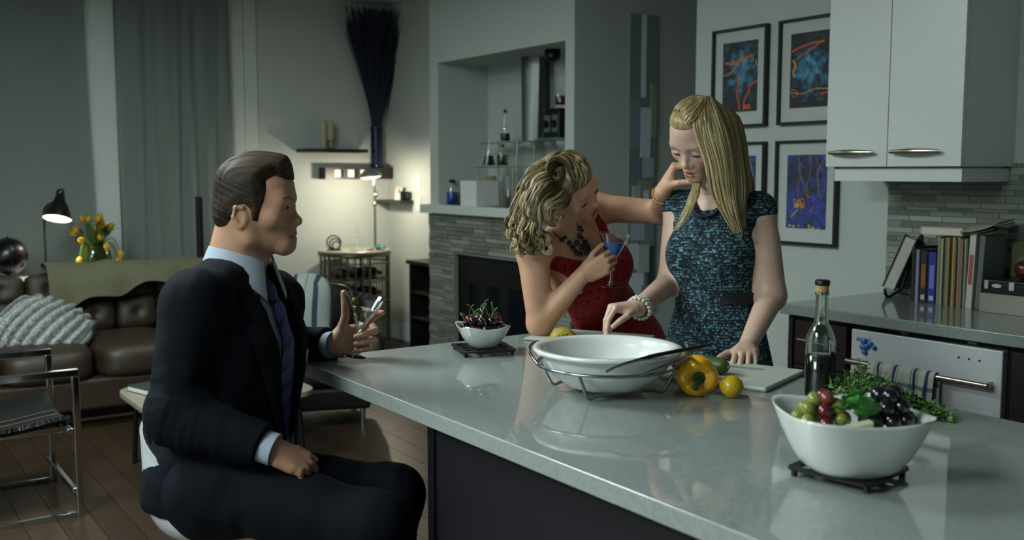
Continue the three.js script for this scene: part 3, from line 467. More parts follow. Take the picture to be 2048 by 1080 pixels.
  const sp = onX(400, 470, -7.1), ss = thing('slim_speaker', 'slim black upright speaker behind the seated man', 'speaker', [sp.x, .72, sp.z]); part('column', box(-.03, .015, -.02, .03, .52, .02, .008, 2), M.black, ss); part('foot', lathe([[0, 0], [.06, 0], [.06, .01], [.03, .016], [0, .016]], 24), M.blackMetal, ss);
}
{ // chrome and leather sling chair, arms along z, front towards -z
  const c = thing('sling_chair', 'chrome framed chair with a black leather sling seat', 'chair', [-4.6, 0, -.45]);
  const bar = (pts) => bent(pts, .016, .01, 8); const r = M.chrome, W = .29;
  for (const k of [-1, 1]) { const x = k * W; part('side_frame', [box(x - .014, .585, -.38, x + .014, .615, .4, .004, 1), box(x - .014, 0, -.38, x + .014, .586, -.352, .004, 1), box(x - .014, 0, .37, x + .014, .586, .4, .004, 1), box(x - .014, .0, -.352, x + .014, .022, .37, .004, 1)], r, c); part('seat_rail', box(x - k * .03 - .01, .355, -.34, x - k * .03 + .01, .38, .38, .004, 1), r, c); }
  for (const [y, z] of [[.35, -.35], [.1, -.36], [.35, .36]]) part('cross_bar', box(-W, y, z, W, y + .02, z + .02, .003, 1), r, c);
  part('seat', sheet((u, v) => V(lerp(-W + .02, W - .02, u), .4 - .045 * Math.sin(u * Math.PI) - .03 * v + .008 * Math.cos(v * 9), lerp(-.35, .36, v)), 24, 24, .03), M.leatherBlack, c, 'black leather sling seat');
  for (const x of [-.04, .04]) part('seam', sweep([...Array(14)].map((_, i) => V(x, .4 - .045 * Math.sin(clamp((x + W - .02) / (2 * W - .04), 0, 1) * Math.PI) - .03 * i / 13 + .018 + .008 * Math.cos(i / 13 * 9), lerp(-.34, .35, i / 13))), .0022, 5), std(0x5a5140, .8), c);
  part('back', sheet((u, v) => V(lerp(-W + .02, W - .02, u), lerp(.42, .8, v), .34 + .08 * v + .03 * Math.sin(u * Math.PI)), 16, 12, .03), M.leatherBlack, c);
}
{ // coffee table behind the man
  const a = onTop(240, 775, .37), t = thing('coffee_table', 'low cream coffee table behind the seated man', 'coffee table', [-4.72, 0, -1.53]);
  const s = new THREE.Shape(), w = .3, d = .4, r = .13; s.moveTo(-w + r, -d); s.lineTo(w - r, -d); s.quadraticCurveTo(w, -d, w, -d + r); s.lineTo(w, d - r); s.quadraticCurveTo(w, d, w - r, d); s.lineTo(-w + r, d); s.quadraticCurveTo(-w, d, -w, d - r); s.lineTo(-w, -d + r); s.quadraticCurveTo(-w, -d, -w + r, -d);
  const g = new THREE.ExtrudeGeometry(s, { depth: .02, bevelEnabled: true, bevelSize: .004, bevelThickness: .004, bevelSegments: 2, curveSegments: 12 }); g.rotateX(-Math.PI / 2); g.translate(0, .346, 0); part('table_top', g, std(0x8e8a78, .35), t);
  for (const [x, z] of [[-.23, -.32], [.23, -.32], [-.23, .32], [.23, .32]]) part('leg', rod([x * 1.05, 0, z * 1.05], [x, .345, z], .012), M.blackMetal, t);
  const bk = thing('stacked_book', 'green book lying on the coffee table', 'book', [-4.86, .371, -1.3], .3); part('cover', [box(-.09, 0, -.12, .09, .003, .12), box(-.09, .025, -.12, .09, .028, .12)], std(0x25352c, .6), bk); part('pages', box(-.086, .003, -.117, .086, .025, .117), M.paper, bk);
  const ds = thing('glass_dish', 'small glass dish on the cream coffee table', 'dish', [-4.66, .371, -1.24]); part('dish', lathe([[0, 0], [.035, 0], [.055, .03], [.052, .03], [.033, .005], [0, .005]], 24), M.glass, ds);
}
{ // dark armchair with a striped cushion
  const c = thing('leather_armchair', 'black leather armchair standing in front of the wine rack', 'armchair', [-5.3, 0, -2.3], YAW + .25); c.scale.setScalar(.84); const L = M.leatherBlack;
  part('seat', mv(cushion(.56, .2, .6, .02), 0, .36, .04), L, c); part('base', box(-.33, .12, -.36, .33, .27, .34, .03), L, c);
  const b = cushion(.6, .52, .17, .02); b.rotateX(-.2); part('back', mv(b, 0, .62, -.3), L, c);
  for (const k of [-1, 1]) part('arm', mv(cushion(.15, .4, .68, .02), k * .36, .42, 0), L, c); for (const [x, z] of [[-.28, -.3], [.28, -.3], [-.28, .28], [.28, .28]]) part('leg', rod([x, 0, z], [x, .12, z], .018), M.chrome, c);
  const st_ = tex(256, 128, (u, v) => { const n = pn(u, v * .3, 50) * .08; const s = Math.abs(u - .32) < .035 || Math.abs(u - .75) < .05 ? 1 : 0, t = Math.abs(u - .55) < .012 ? 1 : 0, b = .55 + n; return s ? [.15 + n, .2 + n, .25 + n] : t ? [.38, .4, .38] : [b * .95, b, b * .97]; });
  const cu = cushion(.3, .33, .08, .045); const ar = at(610, 622, 5.42), o = single('striped_cushion', cu, std(0xffffff, .95, { map: st_ }), 'white cushion with blue stripes on the black armchair', 'cushion', [ar.x, ar.y, ar.z]); o.rotation.order = 'YXZ'; o.rotation.set(-.2, YAW - .1, 0);
}
{ // wine rack table near the corner
  const X = -7.28, Z = -3.5, R = .285, H = .8, g = thing('wine_rack_table', 'round brass wine rack table with a stone top in the corner', 'wine rack', [X, 0, Z]);
  const br = std(0x6d6a52, .35, { metalness: .8 });
  part('table_top', lathe([[0, H - .022], [R, H - .022], [R + .006, H - .012], [R, H - .001], [0, H - .001]], 48), std(0xa09c8c, .3), g, 'pale stone top');
  part('top_ring', mv(new THREE.TorusGeometry(R - .004, .012, 8, 48).rotateX(Math.PI / 2), 0, H - .035, 0), br, g);
  for (const y of [.05, .4, .56, .7]) part('hoop', mv(new THREE.TorusGeometry(R - .012, .006, 6, 48).rotateX(Math.PI / 2), 0, y, 0), br, g);
  for (let i = 0; i < 30; i++) { const a = i / 30 * 6.283; part(i % 6 ? 'bar' : 'post', rod([Math.cos(a) * (R - .012), i % 6 ? .05 : 0, Math.sin(a) * (R - .012)], [Math.cos(a) * (R - .012), H - .03, Math.sin(a) * (R - .012)], i % 6 ? .005 : .011), br, g); }
  const prof = [[0, 0], [.034, 0], [.037, .006], [.037, .17], [.03, .2], [.014, .225], [.013, .28], [.015, .281], [.015, .295], [0, .295]]; let bn = 0;
  for (const [dz, y, red] of [[.13, .62, 0], [-.02, .62, 0], [-.13, .62, 0], [-.02, .46, 0], [-.13, .46, 1], [.1, .46, 0]]) { bn++; const b = thing('wine_bottle', ['dark wine bottle at the upper left inside the rack', 'dark wine bottle at the upper middle inside the rack', 'dark wine bottle at the upper right inside the rack', 'dark wine bottle at the lower middle inside the rack', 'wine bottle with a red capsule at the lower right of the rack', 'dark wine bottle at the lower left inside the rack'][bn - 1], 'bottle', [X - .1, y - .037, Z + dz], 0, 'bottles in the wine rack');
    const q = lathe(prof, 18).rotateZ(-Math.PI / 2); q.translate(0, .037, 0); part('bottle', q, phy(0x0a0f0b, .12), b); const cp = new THREE.CylinderGeometry(.0155, .0155, .05, 14).rotateZ(-Math.PI / 2); cp.translate(.272, .037, 0); part('capsule', cp, std(red ? 0x7a1418 : 0x14161a, .4), b); }
  for (const y of [.42, .58]) part('bottle_shelf', box(-.22, y - .01, -.2, .22, y + .001, .2), br, g);
  // chrome desk lamp on the rack
  const l = thing('chrome_lamp', 'tall chrome lamp glowing on the wine rack table', 'lamp', [X + .17, H, Z - .1], YAW);
  part('base', lathe([[0, 0], [.07, 0], [.07, .012], [.012, .026], [0, .026]], 28), M.chrome, l); part('stem', rod([0, .02, 0], [0, .57, 0], .011, .009, 12), M.nickel, l); part('joint', mv(ball(.018, 14, 10), 0, .36, 0), M.nickel, l); part('joint', [mv(ball(.016, 14, 10), .008, .43, 0), rod([0, .43, 0], [.02, .46, 0], .007)], M.nickel, l);
  const sh = part('shade', lathe([[.012, .075], [.02, .072], [.03, .06], [.06, .045], [.085, .018], [.09, 0], [.087, 0], [.08, .018], [.055, .04], [.02, .055], [0, .055]], 32), M.steel, l); sh.position.set(-.03, .575, 0); sh.rotation.z = .1; sh.name = 'shade';
  part('bulb', lathe([[0, .012], [.05, .01], [.082, -.004], [.05, -.012], [0, -.012]], 24), std(0xffffff, .6, { emissive: 0xfff2d6, emissiveIntensity: 3 }), sh);
  const pl = new THREE.PointLight(0xfff0d6, 2.0, 0, 2); pl.position.set(-.03, .545, 0); pl.castShadow = true; pl.shadow.radius = 2; l.add(pl);
  const dc = thing('decanter', 'clear glass decanter with a slender neck under the chrome lamp', 'decanter', [X + .16, H, Z + .05]); part('decanter', lathe([[0, 0], [.05, 0], [.062, .02], [.05, .055], [.018, .1], [.012, .17], [.02, .21], [.018, .21], [.01, .17], [.015, .1], [.046, .053], [.057, .02], [.046, .005], [0, .005]], 30), M.glass, dc);
  const ch = thing('coil_candle_holder', 'dark coiled candle holder on the wine rack table', 'candle holder', [X + .02, H, Z + .19], YAW); part('coil', [0, 1, 2].map((k) => mv(new THREE.TorusGeometry(.055 - .012 * k, .0055, 8, 28), .012 * k, .06 - .01 * k, .014 * (k - 1))), M.blackMetal, ch); part('foot', box(-.05, 0, -.03, .06, .008, .03, .003, 1), M.blackMetal, ch);
  const bb = thing('turquoise_box', 'small turquoise box under the chrome lamp', 'box', [X + .05, H, Z - .19], .9); part('body', box(-.05, 0, -.04, .05, .022, .04, .003, 1), std(0x3f8f96, .4), bb); part('knob', mv(ball(.014, 12, 8), 0, .032, 0), std(0x3f8f96, .4), bb);
}
{ // wall shelves in the corner
  const z = (px) => onX(px, 300, XL).z;
  const s1 = single('floating_shelf', box(0, -.014, z(715), .2, .014, z(593), .002, 1), M.black, 'black floating shelf carrying two cream candles', 'shelf', [XL, 1.585, 0]);
  for (const [i, [px, h, r, lift]] of [[647, .235, .026, 0], [661, .15, .024, .075]].entries()) { const c = thing('pillar_candle', ['tall cream pillar candle on the black floating shelf', 'shorter cream candle raised on a slim stand'][i], 'candle', [XL + .1, 1.599, onX(px, 290, XL + .1).z], 0, 'candles on the shelf'); if (lift) part('stand', lathe([[0, 0], [.03, 0], [.03, .006], [.006, .012], [.006, lift - .006], [.024, lift], [0, lift]], 20), M.nickel, c); part('candle', mv(lathe([[0, 0], [r, 0], [r, h - .004], [r - .006, h], [0, h - .006]], 22), 0, lift, 0), std(0xa9a489, .6), c); part('wick', rod([0, lift + h - .007, 0], [.002, lift + h + .008, 0], .001), M.black, c); }
  const c0 = z(637), c1 = ZA + .03, y0 = 1.355, y1 = 1.45; const s2 = thing('box_shelf', 'dark wood box shelf with three square white candle cups', 'shelf', [XL, y0, 0]);
  part('body', [box(0, 0, c1, .13, .016, c0), box(0, y1 - y0 - .016, c1, .13, y1 - y0, c0), box(0, .016, c1, .02, y1 - y0 - .016, c0), box(.02, .016, c0 - .08, .13, y1 - y0 - .016, c0), box(.02, .016, c1, .13, y1 - y0 - .016, c1 + .25), ...[[672, 681], [698, 706]].map(([a, b]) => box(.02, .016, z(b), .13, y1 - y0 - .016, z(a)))], M.darkWood, s2);
  for (const [i, px] of [662, 689, 714].entries()) { const zc = z(px); single('square_cup', box(-.03, 0, -.03, .03, .062, .03, .004, 1), M.white, ['left', 'middle', 'right'][i] + ' white square cup in the dark box shelf', 'cup', [XL + .09, y0 + .017, zc], 0, 'white cups in the box shelf'); }
  // bunch of dark blue dyed reeds in a slim vase
  const rp = V(XL + .16, y1, -3.86); rp.x = XL + .075; const rv = thing('reed_bunch', 'tall flaring bunch of dark blue reeds in the corner', 'reeds', rp);
  part('vase', lathe([[0, 0], [.052, 0], [.055, .02], [.05, .3], [.058, .34], [.052, .34], [.045, .3], [.047, .02], [0, .01]], 24), phy(0x0c1530, .15), rv);
  const rg = []; for (let i = 0; i < 760; i++) { const a = rnd() * 6.283, q = Math.sqrt(rnd()), H = rr(1.05, 1.32), R = .29 * q; const top = V(Math.max(-.02, .05 + Math.cos(a) * R * .5), H, Math.sin(a) * R); const mid = V(top.x * .2, H * .5, top.z * .3); const base = V(Math.cos(a) * .03 * q, .03, Math.sin(a) * .03 * q); rg.push(sweep(new THREE.CatmullRomCurve3([base, V(Math.cos(a) * .035 * q, .32, Math.sin(a) * .035 * q), mid, top]).getPoints(8), (u) => .0045 * (1 - .5 * u), 4, false, 1, null, false)); }
  part('reeds', rg, std(0x0d1730, .6), rv).userData.kind = 'stuff';
  const s3 = single('small_shelf', box(-.22, -.012, 0, .22, .012, .13, .002, 1), std(0x23261f, .5), 'small dark shelf on the alcove wall with a picture', 'shelf', [-7.42, 1.17, ZA]);
  const pc = thing('small_picture', 'little white picture leaning on the small alcove shelf', 'picture', [-7.36, 1.182, ZA + .06]); pc.rotation.x = -.18; part('frame', box(-.05, 0, 0, .05, .11, .012, .002, 1), M.white, pc); part('image', box(.0, .06, .012, .035, .1, .0135), std(0xb07a26, .6), pc);
  const cup = thing('dark_cup', 'small black glass cup beside the little picture', 'cup', [-7.25, 1.182, ZA + .06]); part('cup', lathe([[0, 0], [.034, 0], [.036, .075], [.032, .075], [.03, .006], [0, .006]], 22), phy(0x101416, .15), cup);
  for (const [i, y] of [1.1, 1.28].entries()) { const w = thing('light_switch', ['lower white switch plate on the alcove wall', 'upper white switch plate on the alcove wall'][i], 'switch', [-7.11, y, ZA], 0, 'switch plates'); part('plate', box(-.035, 0, 0, .035, .115, .006, .002, 1), M.white, w); part('rocker', box(-.016, .025, .006, .016, .09, .01, .002, 1), M.white, w); }
}
{ // dark display cabinet between alcove and fireplace
  const X0 = -6.82, X1 = XF0 - .012, D = .24, H = .735, c = thing('display_cabinet', 'dark wood display cabinet beside the stone fireplace', 'cabinet', [X0, 0, ZA + .018]);
  const W = X1 - X0; part('top', box(-.02, H - .03, 0, W, H, D + .02, .003, 1), M.darkWood, c); part('body', [box(0, 0, 0, .02, H - .03, D), box(W - .02, 0, 0, W, H - .03, D), box(.02, 0, 0, W - .02, H - .03, .012), box(.02, 0, .012, W - .02, .05, D)], std(0x0c0c10, .5), c);
  for (const y of [.28, .48]) part('shelf', box(.02, y, .012, W - .02, y + .015, D - .01), std(0x2c2318, .5), c);
  const gl = (x, y, k) => { const q = thing('tumbler', ['small glass tumbler on the upper cabinet shelf', 'small glass tumbler on the middle cabinet shelf', 'small glass tumbler at the bottom of the cabinet'][k], 'glass', [X0 + x, y, ZA + .15], 0, 'tumblers in the dark cabinet'); part('glass', lathe([[0, 0], [.03, 0], [.034, .09], [.031, .09], [.027, .01], [0, .01]], 20), M.glass, q); };
  gl(.25, .495, 0); gl(.4, .295, 1); gl(.33, .051, 2);
}
{ // bar niche on the mantel
  const Zc = ZFP - .2, x = (px, y = 350) => onZ(px, y, Zc).x;
  const rk = thing('glass_bar_rack', 'tiered glass bar shelf in the niche above the mantel', 'shelf', [0, MANT, Zc]);
  const gl = phy(0xb9d0c8, .05, { transmission: .8, thickness: 0 }); const y1 = .255, y2 = .42;
  const xa = x(972), xb = x(1128), xc = x(958); part('glass_shelf', box(xa, y1, -.1, xb, y1 + .01, .1), gl, rk); part('glass_shelf', box(xc, y2, -.13, xb, y2 + .01, .02), gl, rk); part('glass_shelf', box(x(1078), y2 + .01, -.1, xb, y2 + .02, .04), gl, rk);
  for (const X of [xa + .02, (xa + xb) / 2, xb - .02]) part('support', [rod([X, 0, -.09], [X, y2, -.09], .006), rod([X, 0, .08], [X, y1, .08], .006)], M.nickel, rk);
  single('white_box', box(-.1, 0, -.09, .1, .17, .09, .002, 1), M.white, 'plain white box standing on the mantel', 'box', [x(991), MANT, Zc + .13]);
  const bottle = (name, label, px, base, prof, mat, liquid, lm, dz = 0, capM) => { const b = thing(name, label, 'bottle', [x(px), MANT + base, Zc + dz], 0, 'bottles in the bar niche'); part('glass', lathe(prof, 24), mat, b); if (liquid) part('liquid', lathe(liquid, 22), lm, b); if (capM) { const t = prof[capM[0]]; part('stopper', mv(lathe([[0, 0], [capM[1], 0], [capM[1] * 1.1, capM[2] * .6], [capM[1] * .7, capM[2]], [0, capM[2]]], 16), 0, capM[3], 0), capM[4], b); } return b; };
  const clear = M.glass, cork = std(0x5a3420, .7), dark = phy(0x0a0a0c, .15), amber = phy(0x2c0f06, .2), redL = phy(0x4a0d08, .2), blueL = phy(0x0c3a86, .15);
  const sk = thing('cocktail_shaker', 'chrome cocktail shaker at the left end of the mantel', 'shaker', [x(905), MANT, Zc + .12]); part('cup', lathe([[0, 0], [.03, 0], [.042, .12], [.04, .125], [0, .125]], 28), M.steel, sk); part('lid', lathe([[.041, .122], [.041, .128], [.036, .155], [.02, .17], [.014, .172], [.014, .195], [0, .198]], 28), M.blackMetal, sk);
  const sq = (r, h, n, nh) => [[0, 0], [r, 0], [r, h], [n, h + r * .6], [n, nh], [n * 1.15, nh], [n * .8, nh + .001], [n * .75, h + r * .6], [r * .93, h], [r * .93, .006], [0, .006]];
  bottle('blue_bottle', 'clear bottle half full of bright blue liquid on the mantel', 928, 0, sq(.045, .11, .02, .155), clear, [[0, .008], [.04, .008], [.04, .088], [0, .088]], blueL, .1, [0, .02, .022, .155, M.blackPlastic]);
  bottle('dark_bottle', 'small dark bottle between the blue bottle and white box', 946, 0, sq(.024, .1, .01, .15), dark, null, null, .02, [0, .011, .02, .15, M.white]);
  bottle('decanter_bottle', 'triangular decanter of dark liquor on the lower glass shelf', 988, y1 + .01, [[0, 0], [.05, 0], [.052, .01], [.014, .13], [.012, .18], [.017, .185], [.009, .185], [.01, .13], [.046, .012], [0, .006]], clear, [[0, .008], [.045, .01], [.026, .075], [0, .075]], dark, .04);
  bottle('liquor_bottle', 'square bottle of brown liquor on the lower glass shelf', 1012, y1 + .01, sq(.04, .085, .014, .13), clear, [[0, .008], [.036, .008], [.036, .075], [0, .075]], amber, .03, [0, .014, .018, .13, M.blackPlastic]);
  bottle('corked_bottle', 'tall slim clear bottle with a cork on the upper shelf', 996, y2 + .01, [[0, 0], [.036, 0], [.036, .1], [.012, .16], [.011, .2], [.009, .2], [.01, .16], [.033, .1], [.033, .006], [0, .006]], clear, [[0, .008], [.032, .008], [.032, .06], [0, .06]], dark, -.06, [0, .012, .022, .198, cork]);
  bottle('red_bottle', 'flask of red liquor on top of the black camera', 1117, .635, [[0, 0], [.046, 0], [.05, .02], [.044, .08], [.024, .115], [.008, .13], [.007, .2], [.005, .2], [.006, .13], [.04, .08], [.046, .02], [0, .006]], clear, [[0, .008], [.043, .01], [.041, .062], [0, .062]], redL, -.02);
  const cam = thing('box_camera', 'old black box camera on the upper glass shelf', 'camera', [x(1106), MANT + y2 + .021, Zc - .03]); part('body', box(-.075, 0, -.05, .085, .165, .05, .006, 2), M.blackPlastic, cam); for (const [X, r] of [[-.035, .024], [.045, .024]]) { part('face_plate', box(X - .03, .035, .05, X + .03, .14, .054, .004, 1), std(0x555d58, .5), cam); part('lens', mv(new THREE.CylinderGeometry(r, r, .014, 22).rotateX(Math.PI / 2), X, .085, .058), phy(0x05070c, .08), cam); } part('top_plate', box(-.06, .165, -.045, .08, .182, .045, .004, 1), M.blackMetal, cam); part('winder', rod([-.076, .14, 0], [-.1, .14, 0], .006), M.steel, cam);
  const fan = thing('silver_panel', 'curved silver metal panel standing at the back of the niche', 'ornament', [x(1030), MANT + y2 + .0, ZFP - .33]); part('sheet', sheet((u, v) => V((u - .5) * lerp(.16, .2, v), .01 + v * .56, .06 * Math.cos((u - .5) * 3)), 20, 8, .004), std(0x6f7674, .4, { metalness: .8 }), fan); part('foot', box(-.06, 0, -.01, .06, .012, .07), M.steel, fan);
  const wd = thing('black_rod', 'slim black upright bar at the back of the niche', 'ornament', [x(1055), MANT + y2 + .0, ZFP - .36]); part('bar', box(-.016, .01, -.01, .016, .6, .01), std(0x0d1c20, .4), wd); part('foot', box(-.04, 0, -.02, .04, .012, .03), M.blackMetal, wd);
  // stemmed glasses on the lower shelf and on the mantel
  const mt = [[0, 0], [.03, 0], [.03, .003], [.004, .008], [.0035, .08], [.04, .14], [.0385, .14], [.002, .084], [0, .084]]; [1024, 1040, 1060, 1078].forEach((px, i) => { const q = thing('cocktail_glass', ['clear cocktail glass beside the brown liquor bottle', 'second clear cocktail glass on the lower glass shelf', 'third clear cocktail glass on the lower glass shelf', 'clear cocktail glass at the right of the lower glass shelf'][i], 'glass', [x(px), MANT + y1 + .011, Zc + .05 - .03 * i], 0, 'glasses in the bar niche'); part('glass', lathe(mt, 22), M.glass, q); });
  [[968, 'candle'], [984], [1000], [1016]].forEach(([px], i) => { const q = thing('tumbler', ['cream tumbler behind the white box on the mantel', 'first clear tumbler on the back of the mantel', 'second clear tumbler on the back of the mantel', 'third clear tumbler on the back of the mantel'][i], 'glass', [x(px) - .0, MANT, Zc - .06], 0, 'tumblers on the mantel'); part('glass', lathe([[0, 0], [.032, 0], [.036, .2], [.033, .2], [.028, .01], [0, .01]], 20), i ? M.glass : std(0x8f8560, .5), q); });
  const st3 = thing('steel_strainer', 'bent steel bar tool standing on the lower glass shelf', 'bar tool', [x(1048), MANT + y1 + .011, Zc + .06]); part('handle', rod([0, 0, 0], [.012, .15, 0], .007), M.steel, st3); part('head', mv(ball(.018, 14, 10).scale(1, .6, 1), .018, .155, 0), M.steel, st3);
  const ob = thing('hanging_lamp', 'black spotlight under the niche ceiling', 'spotlight', [x(1105, 150), NY, Zc]); part('housing', mv(lathe([[0, 0], [.05, 0], [.05, -.05], [.035, -.07], [0, -.07]], 22), 0, 0, 0), M.blackMetal, ob);
}
// ================================================================ SCULPTING WITH DISTANCE FIELDS
const smin = (a, b, k) => { const h = Math.max(k - Math.abs(a - b), 0) / k; return Math.min(a, b) - h * h * k * .25; };
const smax = (a, b, k) => -smin(-a, -b, k);
const cone = (a, b, ra, rb) => { const dx = b.x - a.x, dy = b.y - a.y, dz = b.z - a.z, L = dx * dx + dy * dy + dz * dz || 1e-9; return (x, y, z) => { const px = x - a.x, py = y - a.y, pz = z - a.z; let t = (px * dx + py * dy + pz * dz) / L; t = t < 0 ? 0 : t > 1 ? 1 : t; const qx = px - dx * t, qy = py - dy * t, qz = pz - dz * t; return Math.sqrt(qx * qx + qy * qy + qz * qz) - (ra + (rb - ra) * t); }; };
const orb = (c, r) => (x, y, z) => Math.hypot(x - c[0], y - c[1], z - c[2]) - r;
const egg = (c, r) => { const m = Math.min(...r); return (x, y, z) => { const X = (x - c[0]) / r[0], Y = (y - c[1]) / r[1], Z = (z - c[2]) / r[2], k = Math.hypot(X, Y, Z), g = Math.hypot(X / r[0], Y / r[1], Z / r[2]); return k < 1e-6 ? -m : k * (k - 1) / g; }; };
const blend = (fs, k) => (x, y, z) => { let d = fs[0](x, y, z); for (let i = 1; i < fs.length; i++) d = smin(d, fs[i](x, y, z), k); return d; };
const framed = (f, o, X, Y, Z, s = 1) => (x, y, z) => { const dx = x - o.x, dy = y - o.y, dz = z - o.z; return s * f((dx * X.x + dy * X.y + dz * X.z) / s, (dx * Y.x + dy * Y.y + dz * Y.z) / s, (dx * Z.x + dy * Z.y + dz * Z.z) / s); };
// surface nets over a box; base is subtracted so that the mesh stands at its own origin
function sculpt(f, lo, hi, cell, { color, uv, base = V(0, 0, 0), lip = 1.35 } = {}) {
  const B = 6, nx = Math.ceil((hi.x - lo.x) / cell / B) * B + 1, ny = Math.ceil((hi.y - lo.y) / cell / B) * B + 1, nz = Math.ceil((hi.z - lo.z) / cell / B) * B + 1;
  const val = new Float32Array(nx * ny * nz), at3 = (i, j, k) => (k * ny + j) * nx + i, live = new Uint8Array(((nx - 1) / B) * ((ny - 1) / B) * ((nz - 1) / B)); val.fill(1);
  const bx = (nx - 1) / B, by = (ny - 1) / B, bz = (nz - 1) / B, half = cell * B / 2, reach = half * 1.7321 * lip + cell;
  for (let K = 0; K < bz; K++) for (let J = 0; J < by; J++) for (let I = 0; I < bx; I++) {
    const c = f(lo.x + (I * B) * cell + half, lo.y + (J * B) * cell + half, lo.z + (K * B) * cell + half), near = Math.abs(c) < reach; live[(K * by + J) * bx + I] = near ? 1 : 0;
    if (!near) { if (c < 0) for (let k = 0; k <= B; k++) for (let j = 0; j <= B; j++) for (let i = 0; i <= B; i++) { const q = at3(I * B + i, J * B + j, K * B + k); if (val[q] === 1) val[q] = -1; } }
  }
  for (let K = 0; K < bz; K++) for (let J = 0; J < by; J++) for (let I = 0; I < bx; I++) if (live[(K * by + J) * bx + I]) for (let k = 0; k <= B; k++) for (let j = 0; j <= B; j++) for (let i = 0; i <= B; i++) { const q = at3(I * B + i, J * B + j, K * B + k); if (val[q] === 1 || val[q] === -1) val[q] = f(lo.x + (I * B + i) * cell, lo.y + (J * B + j) * cell, lo.z + (K * B + k) * cell); }
  const vid = new Int32Array(nx * ny * nz).fill(-1), P = [], idx = [];
  for (let K = 0; K < bz; K++) for (let J = 0; J < by; J++) for (let I = 0; I < bx; I++) if (live[(K * by + J) * bx + I]) for (let k = K * B; k < K * B + B; k++) for (let j = J * B; j < J * B + B; j++) for (let i = I * B; i < I * B + B; i++) {
    let m = 0; const v = []; for (let c = 0; c < 8; c++) { const d = val[at3(i + (c & 1), j + (c >> 1 & 1), k + (c >> 2))]; v.push(d); if (d < 0) m |= 1 << c; } if (m === 0 || m === 255) continue;
    let sx = 0, sy = 0, sz = 0, n = 0; for (let a = 0; a < 8; a++) for (const bit of [1, 2, 4]) if (!(a & bit)) { const b = a | bit; if ((v[a] < 0) !== (v[b] < 0)) { const t = v[a] / (v[a] - v[b]); sx += (a & 1) + (bit === 1 ? t : 0); sy += (a >> 1 & 1) + (bit === 2 ? t : 0); sz += (a >> 2) + (bit === 4 ? t : 0); n++; } }
    vid[at3(i, j, k)] = P.length / 3; P.push(lo.x + (i + sx / n) * cell, lo.y + (j + sy / n) * cell, lo.z + (k + sz / n) * cell);
  }
  const quad = (a, b, c, d, flip) => { if (a < 0 || b < 0 || c < 0 || d < 0) return; flip ? idx.push(a, c, b, a, d, c) : idx.push(a, b, c, a, c, d); };
  for (let k = 1; k < nz - 1; k++) for (let j = 1; j < ny - 1; j++) for (let i = 1; i < nx - 1; i++) {
    const s = val[at3(i, j, k)] < 0;
    if (s !== (val[at3(i + 1, j, k)] < 0)) quad(vid[at3(i, j - 1, k - 1)], vid[at3(i, j, k - 1)], vid[at3(i, j, k)], vid[at3(i, j - 1, k)], !s);
    if (s !== (val[at3(i, j + 1, k)] < 0)) quad(vid[at3(i - 1, j, k - 1)], vid[at3(i - 1, j, k)], vid[at3(i, j, k)], vid[at3(i, j, k - 1)], !s);
    if (s !== (val[at3(i, j, k + 1)] < 0)) quad(vid[at3(i - 1, j - 1, k)], vid[at3(i, j - 1, k)], vid[at3(i, j, k)], vid[at3(i - 1, j, k)], !s);
  }
  const N = P.length / 3, nor = new Float32Array(N * 3), col = color ? new Float32Array(N * 3) : null, uvs = new Float32Array(N * 2), e = cell * .45;
  for (let i = 0; i < N; i++) { const x = P[3 * i], y = P[3 * i + 1], z = P[3 * i + 2];
    const a = f(x + e, y - e, z - e), b = f(x - e, y - e, z + e), c = f(x - e, y + e, z - e), d = f(x + e, y + e, z + e); let gx = a - b - c + d, gy = -a - b + c + d, gz = -a + b - c + d; const L = Math.hypot(gx, gy, gz) || 1; gx /= L; gy /= L; gz /= L;
    nor[3 * i] = gx; nor[3 * i + 1] = gy; nor[3 * i + 2] = gz; if (col) { const q = color(x, y, z, gx, gy, gz); col[3 * i] = q[0]; col[3 * i + 1] = q[1]; col[3 * i + 2] = q[2]; } if (uv) { const q = uv(x, y, z, gx, gy, gz); uvs[2 * i] = q[0]; uvs[2 * i + 1] = q[1]; }
    P[3 * i] = x - base.x; P[3 * i + 1] = y - base.y; P[3 * i + 2] = z - base.z; }
  const g = new THREE.BufferGeometry(); g.setAttribute('position', new THREE.Float32BufferAttribute(P, 3)); g.setAttribute('normal', new THREE.BufferAttribute(nor, 3)); g.setAttribute('uv', new THREE.BufferAttribute(uvs, 2)); if (col) g.setAttribute('color', new THREE.BufferAttribute(col, 3)); g.setIndex(idx); return g;
}
const lin = (hex) => { const c = new THREE.Color(hex); return [c.r, c.g, c.b]; };
const mix3 = (a, b, t) => [a[0] + (b[0] - a[0]) * t, a[1] + (b[1] - a[1]) * t, a[2] + (b[2] - a[2]) * t];
// first crossing of a field along a ray coming in from outside
function hit(f, o, d, far = .5) { let t = 0; for (let i = 0; i < 80; i++) { const q = f(o.x + d.x * t, o.y + d.y * t, o.z + d.z * t); if (q < .0004) break; t += q * .7; if (t > far) break; } return o.clone().addScaledVector(d, t); }
const frameFrom = (F, U) => { const Z = F.clone().normalize(), X = U.clone().cross(Z).normalize(), Y = Z.clone().cross(X); return { X, Y, Z }; };

